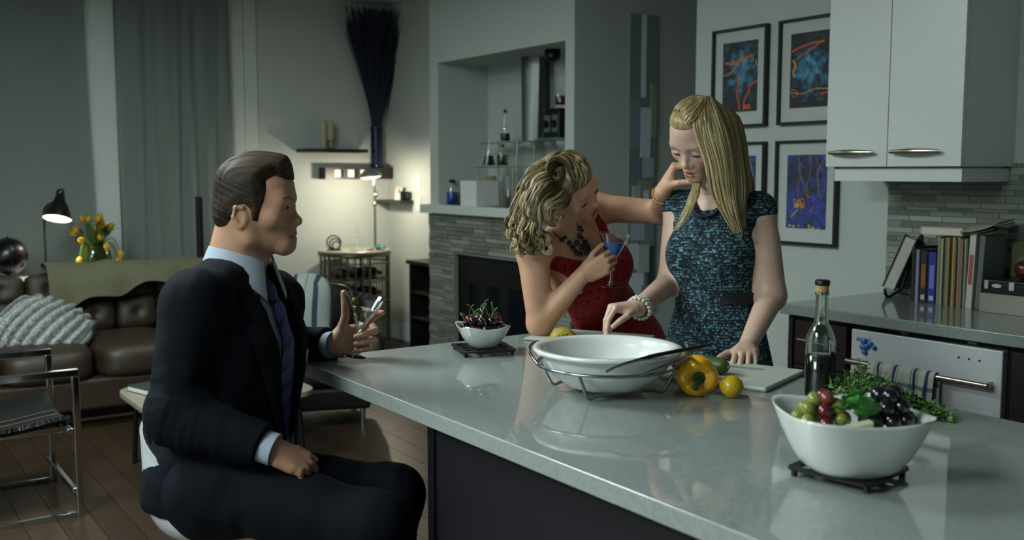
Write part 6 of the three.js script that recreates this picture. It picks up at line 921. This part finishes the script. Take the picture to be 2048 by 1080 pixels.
  for (let i = 0; i < 90; i++) { const p = between(roll2, rnd()).map((v) => v.add(V(rr(-.003, .003), rr(-.003, .003), rr(-.006, .004)))); hair.push(local(lockGeo(p, rr(.003, .005), mixTone(tones), { seg: 26, flat: .5, taper: .4 }), base)); }
  // victory roll on top: strands wind round a hollow axis that leans to the near left
  for (let i = 0; i < 210; i++) { const dep = rr(-.034, .036), sc2 = rr(.82, 1.03), c = st(1126, 346, 2.94); const rt = rnd(), path = [[lerp(1153, 1136, rt), lerp(356, 404, rt)], [lerp(1155, 1150, rt), lerp(344, 376, rt)], [1153, 336], [1142, 315], [1126, 308], [1111, 315], [1105, 333], [1110, 349], [1123, 355], [1133, 347], [1131, 336], [1122, 334]].map(([a, b], j) => { const root = j < 2 ? .45 : 1, p = st(a, b, 2.94); const e = c.clone().lerp(p, j < 2 ? 1 : sc2); e.z -= dep; e.x += dep * .62 * root; e.y += dep * .3 * root; return j < 4 ? pushOut(e, capF, .003) : e; }); hair.push(local(lockGeo(path.map((v) => v.add(V(rr(-.002, .002), rr(-.002, .002), 0))), rr(.003, .0048), mixTone(tones), { seg: 36, flat: .55, taper: .4 }), base)); }
  part('hair', hair, phy(0xffffff, .36, { vertexColors: true, sheen: .3, sheenRoughness: .4 }), P, 'blond curls with a victory roll');
  // bead necklace: a string of faceted dark beads lying on the chest
  { const nk = new THREE.Group(); nk.name = 'necklace'; nk.userData.label = 'chunky black bead necklace'; P.add(nk); const bm = phy(0x0b0e16, .16, { clearcoat: .5 }), bg = new THREE.IcosahedronGeometry(1, 1); const crop = [[770, 815, .0085], [803, 840, .005], [765, 890, .009], [595, 930, .0085], [665, 962, .0085], [740, 956, .0088], [825, 952, .009], [700, 1010, .0092], [790, 1000, .0092], [846, 985, .0085], [735, 1056, .0088], [832, 1050, .0095], [775, 1070, .008], [630, 905, .006], [800, 920, .006], [862, 1030, .0075]];
    for (const [cx, cy, r] of crop) { const p = sight(1000 + cx / 4.91, 290 + cy / 4.91, (x, y, z) => Math.min(bodyF(x, y, z), shell(x, y, z)), 2.6).addScaledVector(T.Z, r * .8).sub(base); const m = part('bead', bg, bm, nk); m.scale.setScalar(r); m.position.copy(p); m.rotation.set(cx, cy, r); }
    const chain = (pts) => sweep(new THREE.CatmullRomCurve3(pts.map(([a, b]) => sight(a, b, (x, y, z) => Math.min(bodyF(x, y, z), hf(x, y, z)), 2.6).addScaledVector(T.Z, .003).sub(base))).getPoints(20), .0012, 5); part('chain', [chain([[1152, 445], [1155, 452], [1157, 458]]), chain([[1098, 452], [1108, 466], [1120, 478]])], M.blackMetal, nk); }
  { const d = Wl.clone().sub(El).normalize(), u = V(1, 0, 0).addScaledVector(d, -d.x).normalize(), w = d.clone().cross(u), c = []; for (let i = 0; i < 40; i++) { const a = i / 40 * 6.283; c.push(Wl.clone().addScaledVector(d, -.02 + .006 * Math.cos(a)).addScaledVector(u, Math.cos(a) * .03).addScaledVector(w, Math.sin(a) * .03).sub(base)); } part('bracelet', sweep(c, .0028, 6, true), std(0xa8824a, .3, { metalness: 1 }), P, 'thin gold bracelet'); }
  { const j = rh.joints[2], a = j[0].clone().lerp(j[1], .55), d = j[1].clone().sub(j[0]).normalize(), u = rZ.clone().addScaledVector(d, -rZ.dot(d)).normalize(), w = d.clone().cross(u), c = []; for (let i = 0; i < 24; i++) { const t = i / 24 * 6.283; c.push(a.clone().addScaledVector(u, Math.cos(t) * .0086).addScaledVector(w, Math.sin(t) * .0086).sub(base)); } part('ring', sweep(c, .0016, 6, true), std(0xb89048, .25, { metalness: 1 }), P, 'gold ring'); }
  Object.assign(W1, { rh, Wr, rX, rY, rZ });
}
// ================================================================ THINGS ON THE ISLAND
const gSolid = phy(0xffffff, .0, { transmission: 1, thickness: .004, ior: 1.5 });
// martini glass, foot at the origin, total height 1 unit = H
function martini(name, label, foot, axis, H, R, liquid, level, extra) {
  const g = thing(name, label, 'glass', foot, YAW), q = new THREE.Quaternion().setFromUnitVectors(V(0, 1, 0), axis.clone().normalize()), grp = (geo) => { geo.applyQuaternion(q); return geo; };
  const stem = H * .44, top = H;
  part('bowl', grp(lathe([[.004, stem - .004], [.006, stem], [R, top - .0006], [R - .0004, top], [R - .0014, top - .0006], [.0035, stem + .0045], [0, stem + .003]], 48)), gSolid, g);
  part('stem', grp(lathe([[0, .006], [.006, .006], [.0075, .012], [.0045, .02], [.0036, stem * .6], [.004, stem - .004], [0, stem - .004]], 20)), gSolid, g);
  part('foot', grp(lathe([[0, .0015], [.03, .0008], [.0325, .0018], [.03, .003], [.006, .007], [0, .0075]], 40)), gSolid, g);
  const y1 = lerp(stem, top, level), r1 = (y1 - stem) / (top - stem) * R - .0008; part('drink', grp(lathe([[0, stem + .002], [.003, stem + .0038], [r1, y1], [0, y1]], 40)), liquid, g);
  if (extra) extra(g, grp, stem, top, R); return g;
}
{ // the man's martini
  const foot = st(708, 713, 2.612), tip = st(731, 592, 2.612), axis = tip.clone().sub(foot), H = axis.length();
  martini('martini_glass', 'tilted martini glass with green olives in the hand of the man', toRoom(foot), axis, H, .0565, glassSolid(0xf4f8f6, 1.34), .6, (g, grp, stem, top, R) => {
    const ol = std(0x5d6526, .35), pk = [V(.004, stem + .028, .012), V(-.042, top + .01, .012)]; part('cocktail_pick', grp(rod(pk[0], pk[1], .0011, .0011, 8)), std(0xa9ac98, .4), g);
    for (const k of [.1, .36, .62]) { const p = pk[0].clone().lerp(pk[1], k), o = lathe([[0, -.0115], [.005, -.0105], [.009, -.004], [.009, .004], [.005, .0105], [0, .0115]], 20); o.rotateZ(.85); o.translate(p.x + .003, p.y, p.z + .003); part('olive', grp(o), ol, g); } });
}
{ // the blue cocktail
  const foot = st(1221, 574, 2.985), tip = st(1229, 466, 2.985), axis = tip.clone().sub(foot), H = axis.length();
  martini('cocktail_glass_blue', 'martini glass of bright blue cocktail held by the woman in red', toRoom(foot), axis, H, .0475, phy(0x1f86ff, .02, { transmission: .5, thickness: .02, ior: 1.34 }), .68);
}
// square footed bowls: loft of rounded squares whose corners rise
function squareBowl(R, H, lift, th, b0 = .37) {
  const ring = (v, inner) => { const k = Math.pow(v, .62), r = (lerp(b0, 1, k)) * R - (inner ? th : 0); return r; };
  return sheet((u, v) => { // v 0..1 outside up, 1..2 inside down
    const w = v * 2, inner = w > 1, s = inner ? 2 - w : w; const a = u * Math.PI * 2, n = lerp(2.4, 4.2, s), c = Math.cos(a), sn = Math.sin(a), q = 1 / Math.pow(Math.pow(Math.abs(c), n) + Math.pow(Math.abs(sn), n), 1 / n);
    const cor = Math.pow(Math.abs(Math.sin(a * 2)), 3), y = s * H + lift * cor * s * s; let r = ring(s, inner) * q * (1 - .02 * (1 - cor) * s); if (s < .001 && inner) r *= .96; return V(c * r, inner ? Math.max(y, th) - (s > .995 ? 0 : 0) : y, sn * r); }, 96, 36);
}
function bowlWithFloor(R, H, lift, th, b0 = .37) { const g = squareBowl(R, H, lift, th, b0), f = new THREE.CylinderGeometry(R * b0, R * b0, th, 40); f.translate(0, th / 2 + .0005, 0); g.computeVertexNormals(); return [g, f]; }
const bowlMat = M.porcelain.clone(); bowlMat.side = THREE.DoubleSide;
function trivet(label, pos, turn, S) {
  const t = thing('trivet', label, 'trivet', pos, turn); const m = std(0x1a1d20, .45, { metalness: .5 }), h = .016;
  const s = new THREE.Shape(), w = S / 2, r = .02; s.moveTo(-w + r, -w); s.lineTo(w - r, -w); s.quadraticCurveTo(w, -w, w, -w + r); s.lineTo(w, w - r); s.quadraticCurveTo(w, w, w - r, w); s.lineTo(-w + r, w); s.quadraticCurveTo(-w, w, -w, w - r); s.lineTo(-w, -w + r); s.quadraticCurveTo(-w, -w, -w + r, -w);
  const n = 4; for (let i = 0; i < n; i++) for (let j = 0; j < n; j++) { const c = new THREE.Path(); c.absarc(lerp(-w + .028, w - .028, i / (n - 1)), lerp(-w + .028, w - .028, j / (n - 1)), (S - .056) / (n - 1) * .4, 0, Math.PI * 2, true); s.holes.push(c); }
  const g = new THREE.ExtrudeGeometry(s, { depth: .004, bevelEnabled: false, curveSegments: 14 }); g.rotateX(-Math.PI / 2); g.translate(0, h - .004, 0); part('plate', g, m, t); for (const [x, z] of [[-1, -1], [1, -1], [-1, 1], [1, 1]]) part('foot', mv(new THREE.CylinderGeometry(.006, .005, h - .004, 12), x * (w - .012), (h - .004) / 2, z * (w - .012)), M.blackPlastic, t);
  return h;
}
{ // cherries
  const c = at(966, 690, 2.76); c.y = TOP; const turn = YAW + .35, h = trivet('dark pierced trivet under the small bowl of cherries', c, YAW + .28, .155);
  const R = .07, H = .058, b = thing('cherry_bowl', 'small square white bowl heaped with cherries', 'bowl', [c.x, TOP + h, c.z], turn); part('bowl', bowlWithFloor(R, H, .008, .0035, .42), bowlMat, b);
  const dark = phy(0x14060e, .18, { clearcoat: .5 }), red = phy(0x5c0d16, .2, { clearcoat: .5 }), st_ = std(0x6f8a34, .6); const placed = []; let tries = 0; const r = .0132;
  const cg = (() => { const g = ball(r, 20, 14), p = g.attributes.position; for (let i = 0; i < p.count; i++) { const y = p.getY(i) / r; if (y > .5) p.setY(i, p.getY(i) - .0035 * (y - .5) * 2 * Math.max(0, 1 - Math.hypot(p.getX(i), p.getZ(i)) / (r * .6))); } g.computeVertexNormals(); return g; })();
  for (const [ring, n, y] of [[.05, 11, .054], [.025, 5, .056], [0, 1, .056], [.038, 8, .076], [.014, 3, .08], [0, 1, .098]]) for (let k = 0; k < n; k++) { const a = k / n * 6.283 + y * 60; placed.push([Math.cos(a) * ring * rr(.94, 1.05), y + rr(-.003, .003), Math.sin(a) * ring * rr(.94, 1.05)]); }
  const cam = toRoom(V(0, 0, 1)); placed.forEach(([x, y, z], i) => { const isRed = i % 5 === 2 || i === 18, o = thing('cherry', isRed ? 'bright red cherry among the dark ones in the small bowl' : 'dark purple cherry heaped in the small white bowl', 'cherry', [c.x + x, TOP + h + y, c.z + z], rnd() * 6, isRed ? 'red cherries in the bowl' : 'dark cherries in the bowl'); part('fruit', cg, isRed ? red : dark, o); if (i > 9 || i % 3 === 0) { const a = rnd() * 6.283, L = rr(.026, .04), pts = [V(0, r * .75, 0), V(Math.cos(a) * .006, r + L * .5, Math.sin(a) * .006), V(Math.cos(a) * .02, r + L * .8, Math.sin(a) * .02)]; part('stem', sweep(new THREE.CatmullRomCurve3(pts).getPoints(8), (u) => .0008 + .0007 * u * u, 5), st_, o); } });
}
{ // casserole in its wire stand
  const C = at(1214, 760, 2.26); C.y = TOP; const R = .171;
  const b = thing('casserole_dish', 'wide white casserole dish seated in a wire stand', 'dish', [C.x, TOP + .014, C.z]);
  part('dish', lathe([[0, 0], [.082, 0], [.095, .004], [.128, .03], [.148, .062], [.1535, .076], [.168, .08], [R, .0855], [.169, .091], [.158, .091], [.149, .085], [.143, .072], [.136, .056], [.12, .03], [.09, .0085], [0, .006]], 72), M.porcelain, b);
  const w = thing('wire_stand', 'bent steel wire stand carrying the white casserole', 'stand', [C.x, TOP, C.z], YAW); const r = .0038, rr_ = .16, y = .066;
  const ring = []; for (let i = 0; i < 64; i++) { const a = i / 64 * 6.283; ring.push(V(Math.cos(a) * rr_, y, Math.sin(a) * rr_)); } part('ring', sweep(ring, r, 8, true), M.wire, w);
  const P = (a, R2, h) => V(Math.cos(a) * R2, h, Math.sin(a) * R2);
  // zigzag legs in pairs
  for (const [a0, a1] of [[2.05, .25], [5.19, 3.39]]) { const p0 = P(a0 - .06, .128, r), p1 = P(a1 + .06, .128, r), q0 = p0.clone().lerp(p1, .13).setY(.014), q1 = p0.clone().lerp(p1, .87).setY(.014); part('leg_frame', bent([P(a0, rr_, y), p0, q0, q1, p1, P(a1, rr_, y)], r, .012, 8), M.wire, w); }
  const loop = (a, tilt) => { const pts = []; for (let i = 0; i <= 30; i++) { const u = i / 30, f = (u - .5) * 1.35, out = Math.sin(u * Math.PI); pts.push(V(Math.cos(a + f) * (rr_ + .03 * out), y + tilt * out, Math.sin(a + f) * (rr_ + .03 * out))); } return sweep(pts, r, 8); };
  part('handle', loop(.55, .03), M.wire, w); part('handle', loop(.55 + Math.PI, .03), M.wire, w);
  // serving spoon leaning across the stand
  const s = thing('serving_spoon', 'black handled steel serving spoon resting on the casserole rim', 'spoon', [C.x, TOP, C.z], YAW); const o = C.clone().applyAxisAngle(V(0, 1, 0), -YAW); const pt = (px, py, t) => st(px, py, t).sub(V(o.x, TOP, o.z));
  part('shaft', sweep([pt(1212, 744, 2.072), pt(1226, 736, 2.074), pt(1250, 727, 2.08), pt(1290, 716, 2.1)], (u) => .0045 + .001 * u, 8, false, .6), M.wire, s); part('handle', sweep([pt(1280, 718, 2.095), pt(1300, 713, 2.105), pt(1360, 701, 2.14), pt(1414, 691, 2.17)], (u) => .0052 + .0025 * Math.sin(u * 3), 8, false, .6), M.blackPlastic, s);
}
{ // vegetables and boards
  const bp = onTop(1425, 748, TOP), bd = single('cutting_board', box(-.19, 0, -.13, .19, .012, .13, .008, 3), std(0xb4b7ac, .5), 'white cutting board behind the yellow pepper', 'cutting board', [bp.x, TOP, bp.z], YAW - .62);
  const b2 = onTop(1180, 678, TOP); single('cutting_mat', box(-.17, 0, -.11, .17, .008, .11, .006, 3), std(0xb4b7b0, .5), 'thin white cutting mat behind the casserole', 'cutting board', [b2.x, TOP, b2.z], YAW - .45);
  // yellow bell pepper lying on its side, stem towards the viewer
  const pp = at(1391, 745, 2.235); const pep = thing('bell_pepper', 'glossy yellow bell pepper lying with its stem forward', 'pepper', [pp.x, TOP + .0445, pp.z], YAW);
  const pm = phy(0xe6a90c, .22, { clearcoat: .6, clearcoatRoughness: .08 }); const prf = new THREE.CatmullRomCurve3([[0, -.006], [.008, -.0065], [.018, -.001], [.031, .002], [.0425, -.008], [.0465, -.028], [.0452, -.048], [.039, -.067], [.029, -.08], [.015, -.085], [0, -.082]].map(([r, z]) => V(r, 0, z))); const pg = sheet((u, v) => { const a = u * 6.2832, cr = Math.pow(Math.abs(Math.cos(2 * a + .5)), .55) - .7, q = prf.getPoint(v), r = Math.max(0, q.x), lob = 1 + .1 * cr * sstep(.03, .25, v) * sstep(1, .7, v) + .025 * Math.cos(2 * a); return V(Math.cos(a) * r * lob, Math.sin(a) * r * lob, q.z + .045 + .004 * cr * sstep(.1, .25, v) * sstep(.5, .3, v)); }, 72, 56); part('flesh', pg, pm, pep);
  part('stem', [sweep([V(0, 0, .036), V(-.002, -.004, .048), V(-.008, -.014, .056), V(-.013, -.022, .06)], (u) => .0075 - .0015 * u, 10), mv(lathe([[0, .004], [.012, .003], [.016, 0], [.012, -.002], [0, -.003]], 14).rotateX(Math.PI / 2), 0, 0, .041)], std(0x2c4d1c, .5), pep);
  const lp = at(1463, 775, 2.19); const lem = thing('lemon', 'small round yellow lemon beside the bell pepper', 'lemon', [lp.x, TOP + .0265, lp.z], YAW); const lb = tex(64, 64, (u, v) => .5 + .5 * pn(u, v, 22), { srgb: false, rep: [2, 2] }); part('fruit', lathe([[0, -.0265], [.01, -.0245], [.022, -.014], [.0275, 0], [.0225, .0135], [.012, .022], [.004, .0245], [0, .0235]], 28), phy(0xb99a0a, .35, { bumpMap: lb, bumpScale: .0012, clearcoat: .3 }), lem); part('stem_end', mv(ball(.003, 8, 6), .002, .0235, 0), std(0x4d5a1e, .6), lem);
  const on = at(1372, 716, 2.36); const oni = thing('onion', 'brown onion tucked behind the yellow pepper', 'onion', [on.x, TOP + .0125, on.z], .6); part('bulb', lathe([[0, 0], [.014, .002], [.03, .014], [.035, .03], [.026, .046], [.01, .056], [.005, .066], [0, .068]], 26), std(0x8a6a3c, .5), oni); part('neck', rod([0, .06, 0], [.004, .078, 0], .004, .002), std(0x9a845a, .7), oni);
  const cu = at(1404, 706, 2.42); const cuc = thing('cucumber', 'green cucumber lying on the cutting board', 'cucumber', [cu.x, TOP + .0335, cu.z], YAW + .9); part('flesh', lathe([[0, -.07], [.012, -.068], [.02, -.055], [.0215, 0], [.02, .055], [.012, .068], [0, .07]], 22).rotateX(Math.PI / 2), std(0x3d5a24, .4), cuc); part('tip', mv(ball(.005, 8, 6), 0, 0, .071), std(0x6a7d3a, .6), cuc);
  const kp = onTop(1452, 733, TOP + .012), kn = thing('kitchen_knife', 'steel kitchen knife lying on the white cutting board', 'knife', [kp.x, TOP + .0125, kp.z], YAW - .55); part('blade', (() => { const s = new THREE.Shape(); s.moveTo(-.09, -.012); s.lineTo(.02, -.014); s.quadraticCurveTo(.07, -.012, .095, .008); s.lineTo(-.09, .012); return new THREE.ExtrudeGeometry(s, { depth: .002, bevelEnabled: false }).rotateX(-Math.PI / 2); })(), M.steel, kn); part('handle', box(-.19, 0, -.011, -.088, .016, .011, .005, 2), M.blackPlastic, kn);
  // squash half with its seeds
  const sp = at(1126, 672, 2.93); const sq = thing('squash_half', 'cut yellow squash half with dark seeds behind the casserole', 'squash', [sp.x, TOP + .009, sp.z], YAW); part('rind', (() => { const g = new THREE.SphereGeometry(.041, 30, 20, 0, 6.2832, 0, Math.PI / 2); g.scale(1, .85, 1); return g; })(), std(0xa98c3a, .5), sq); const cut = mv(new THREE.CircleGeometry(.03, 28).scale(1.05, .42, 1), .004, .0135, .0455); part('pulp', (() => { const g = ball(.03, 24, 16); g.scale(1, .38, .4); g.translate(.003, .013, .033); return g; })(), std(0x8a8a18, .5), sq);
  for (let i = 0; i < 14; i++) { const a = i * 2.4, q = .022 * Math.sqrt(i / 14); const m = part('seed', ball(.0028, 8, 6), M.black, sq); m.position.set(.003 + Math.cos(a) * q, .0135 + Math.sin(a) * q * .35,   .0445 - q * .12); m.scale.set(1.2, .7, 1); }
}
{ // vinegar bottle
  const p = at(1638, 800, 2.115); const b = thing('vinegar_bottle', 'half full bottle of dark vinegar with a cork collar', 'bottle', [p.x, TOP, p.z], YAW);
  part('glass', lathe([[0, 0], [.027, 0], [.031, .004], [.031, .135], [.0295, .152], [.022, .17], [.0155, .18], [.0145, .192], [.0125, .238], [.0145, .24], [.0145, .247], [.0095, .247], [.0098, .238], [.0118, .19], [.013, .18], [.02, .168], [.0272, .15], [.0286, .135], [.0286, .008], [.025, .005], [0, .005]], 48), phy(0xe8f0ea, 0, { transmission: 1, thickness: .003, ior: 1.5 }), b);
  part('vinegar', lathe([[0, .004], [.0262, .0045], [.0296, .009], [.0296, .112], [0, .112]], 44), phy(0x06050a, .05), b);
  part('cork_collar', mv(new THREE.CylinderGeometry(.0135, .0135, .014, 26), 0, .2545, 0), std(0xa88a55, .7), b); part('cap', mv(new RoundedBoxGeometry(.031, .0115, .031, 3, .004), 0, .2672, 0).type ? lathe([[0, .2615], [.0155, .2615], [.0158, .264], [.0158, .27], [.014, .2732], [0, .2735]], 28) : null, M.blackPlastic, b);
  const lb = new THREE.CylinderGeometry(.0314, .0314, .085, 24, 1, true, 1.0, 1.0); lb.translate(0, .075, 0); part('label', lb, std(0x14101a, .6, { side: THREE.DoubleSide }), b, 'dark paper label'); const lm = new THREE.CylinderGeometry(.0316, .0316, .04, 8, 1, true, 1.15, .22); lm.translate(0, .085, 0); part('label_mark', lm, std(0x7a3a5a, .6, { side: THREE.DoubleSide }), b);
}
{ // front bowl with grapes
  const c = at(1698, 900, 1.615); c.y = TOP; const h = trivet('dark pierced trivet under the big front bowl', c, YAW + .78, .15), turn = YAW + .1;
  const R = .112, H = .094, b = thing('fruit_bowl', 'big square white bowl of grapes in the foreground', 'bowl', [c.x, TOP + h, c.z], turn + Math.PI / 4 * 0); part('bowl', bowlWithFloor(R, H, .006, .0045, .6), bowlMat, b);
  const S = (x, y, z) => V(x, y, z).applyAxisAngle(V(0, 1, 0), YAW);
  const mk = (name, label, cat, off, list, mats, r) => { const o = S(...off), t = thing(name, label, cat, [c.x + o.x, TOP + h + o.y, c.z + o.z], YAW); const g = ball(r, 18, 13); g.scale(.95, 1.06, .95); list.forEach(([x, y, z, m], i) => { const k = part('grape', g, mats[m], t); k.position.set(x, y, z); k.rotation.set(i, i * 2.1, 0); }); const ctr = V(0, .01, 0); part('stalk', list.slice(0, 9).map(([x, y, z]) => sweep([ctr.clone(), V(x * .5, y * .5 + .006, z * .5), V(x * .8, y * .8, z * .8)], .0012, 5)), std(0x6a7a34, .7), t).userData.kind = 'stuff'; return t; };
  const gw = phy(0x8f9a4a, .25, { transmission: .25, thickness: .01, ior: 1.35, clearcoat: .3 }), gr = phy(0x5a1824, .22, { clearcoat: .4 }), gp = phy(0x7a3a34, .25, { clearcoat: .3 });
  const L1 = []; const kinds = [0, 0, 1, 0, 0, 1, 0, 2, 0, 1, 0, 0, 1, 0, 2, 0, 1, 0, 0, 0]; let n = 0; for (const [R2, q, y] of [[.036, 8, .0], [.026, 6, .018], [.011, 3, .034]]) for (let i = 0; i < q; i++) { const a = i / q * 6.283 + y * 30; L1.push([Math.cos(a) * R2 * 1.05, y + rr(-.003, .003), Math.sin(a) * R2 * .8, kinds[n++ % 20]]); }
  mk('grape_bunch', 'bunch of green and red grapes in the front bowl', 'grapes', [-.052, .084, .012], L1, [gw, gr, gp], .0125);
  const bk = phy(0x0c0c18, .2, { clearcoat: .4 }); const L2 = []; for (const [R2, q, y] of [[.032, 8, 0], [.024, 6, .021], [.013, 3, .039]]) for (let i = 0; i < q; i++) { const a = i / q * 6.283 + y * 40; L2.push([Math.cos(a) * R2 * 1.05, y + rr(-.003, .003), Math.sin(a) * R2 * .8, 0]); }
  mk('black_grape_bunch', 'bunch of black grapes at the right of the front bowl', 'grapes', [.056, .084, .012], L2, [bk], .0145);
  // mint sprig and a wedge of cheese between them
  const leafM = phy(0x2f7a1e, .55, { transmission: .15, thickness: 0, side: THREE.DoubleSide }), sprig = thing('mint_sprig', 'sprig of broad bright green leaves between the grapes', 'herb', (() => { const o = S(.01, .09, .016); return [c.x + o.x, TOP + h + o.y, c.z + o.z]; })(), YAW);
  const leaf = (L, W) => sheet((u, v) => { const a = (u - .5) * 2, w = W * Math.pow(Math.sin(Math.PI * Math.min(1, v * .94 + .04)), .7) * (1 + .12 * Math.sin(v * 26)), fold = Math.abs(a); return V(a * w, .006 * fold * fold + .003 * Math.sin(v * 16) * fold - .012 * v * v, -v * L + .0); }, 8, 14, .0008);
  const specs = [[.0, .02, .01, .6, -.3, .055, .024], [.014, .026, -.006, -.5, -.5, .058, .024], [-.006, .006, .022, 2.7, .9, .05, .024], [.01, .008, .026, 2.2, 1.0, .045, .022], [-.012, .016, .012, 1.6, .2, .04, .02], [.024, .034, -.012, -1.2, -.2, .05, .02], [.006, .034, -.014, .2, -.6, .048, .02], [-.002, .0, .03, 3.3, 1.2, .04, .022], [-.02, .012, 0, 1.2, -.2, .04, .018]];
  for (const [x, y, z, ry, rx, L, W] of specs) { const m = part('leaf', leaf(L, W), leafM, sprig); m.position.set(x, y, z); m.rotation.order = 'YXZ'; m.rotation.set(rx, ry, 0); } part('stem', sweep([V(0, -.01, .01), V(.004, .015, .004), V(.012, .034, -.008)], .0018, 6), std(0x4d7a2a, .6), sprig);
  const ch = S(-.012, .068, .062); single('cheese_wedge', (() => { const s = new THREE.Shape(); s.moveTo(-.02, 0); s.lineTo(.02, 0); s.lineTo(.02, .016); s.lineTo(-.02, .006); return new THREE.ExtrudeGeometry(s, { depth: .02, bevelEnabled: true, bevelSize: .001, bevelThickness: .001, bevelSegments: 1 }); })(), std(0xb5b49a, .5), 'pale cheese wedge at the near rim of the front bowl', 'cheese', [c.x + ch.x, TOP + h + .078, c.z + ch.z], YAW);
  // parsley behind the bowl
  const pc = at(1768, 805, 2.06); pc.y = TOP; const ps = thing('parsley_bunch', 'bunch of fresh parsley lying behind the front bowl', 'herb', pc, YAW); const pl = [], pst = []; const lm = std(0x44702a, .6), frond = (s) => { const list = []; for (const [a, l] of [[-.9, .6], [0, 1], [.9, .6]]) { const g = sheet((u, v) => { const w = .4 * Math.sin(Math.PI * Math.min(1, v * .9 + .1)) * (1 + .5 * Math.cos(v * 14)); return V((u - .5) * w * l, .1 * Math.sin(v * 5 + u * 2), -v * l); }, 2, 5); g.rotateY(a); list.push(g); } const g = merge(list); g.scale(s, s, s); return g; };
  const fr = [frond(.016), frond(.02), frond(.013)]; for (let i = 0; i < 620; i++) { const k = rnd(), x = lerp(-.115, .11, k), w = .055 * (1 - .5 * Math.abs(k - .35)), z = rr(-w, w) + .05 * k * k, top = (.08 * Math.exp(-(((k - .3) / .38) ** 2)) + .012), y = .006 + top * Math.sqrt(rnd()) * (1 - .5 * Math.abs(z) / .06); const g = fr[i % 3].clone(); g.rotateX(rr(-.9, .9)); g.rotateY(rnd() * 6.28); g.rotateZ(rr(-.7, .7)); g.translate(x, y, z); pl.push(g); if (i % 8 === 0) pst.push(sweep([V(lerp(x, .0, .6), .006, z * .5), V(x * .8, y * .6, z * .8), V(x, y, z)], .001, 4)); }
  part('leaves', pl, lm, ps).userData.kind = 'stuff'; part('stems', pst, std(0x6d8a3a, .6), ps).userData.kind = 'stuff';
}
renderer.render(scene, camera);
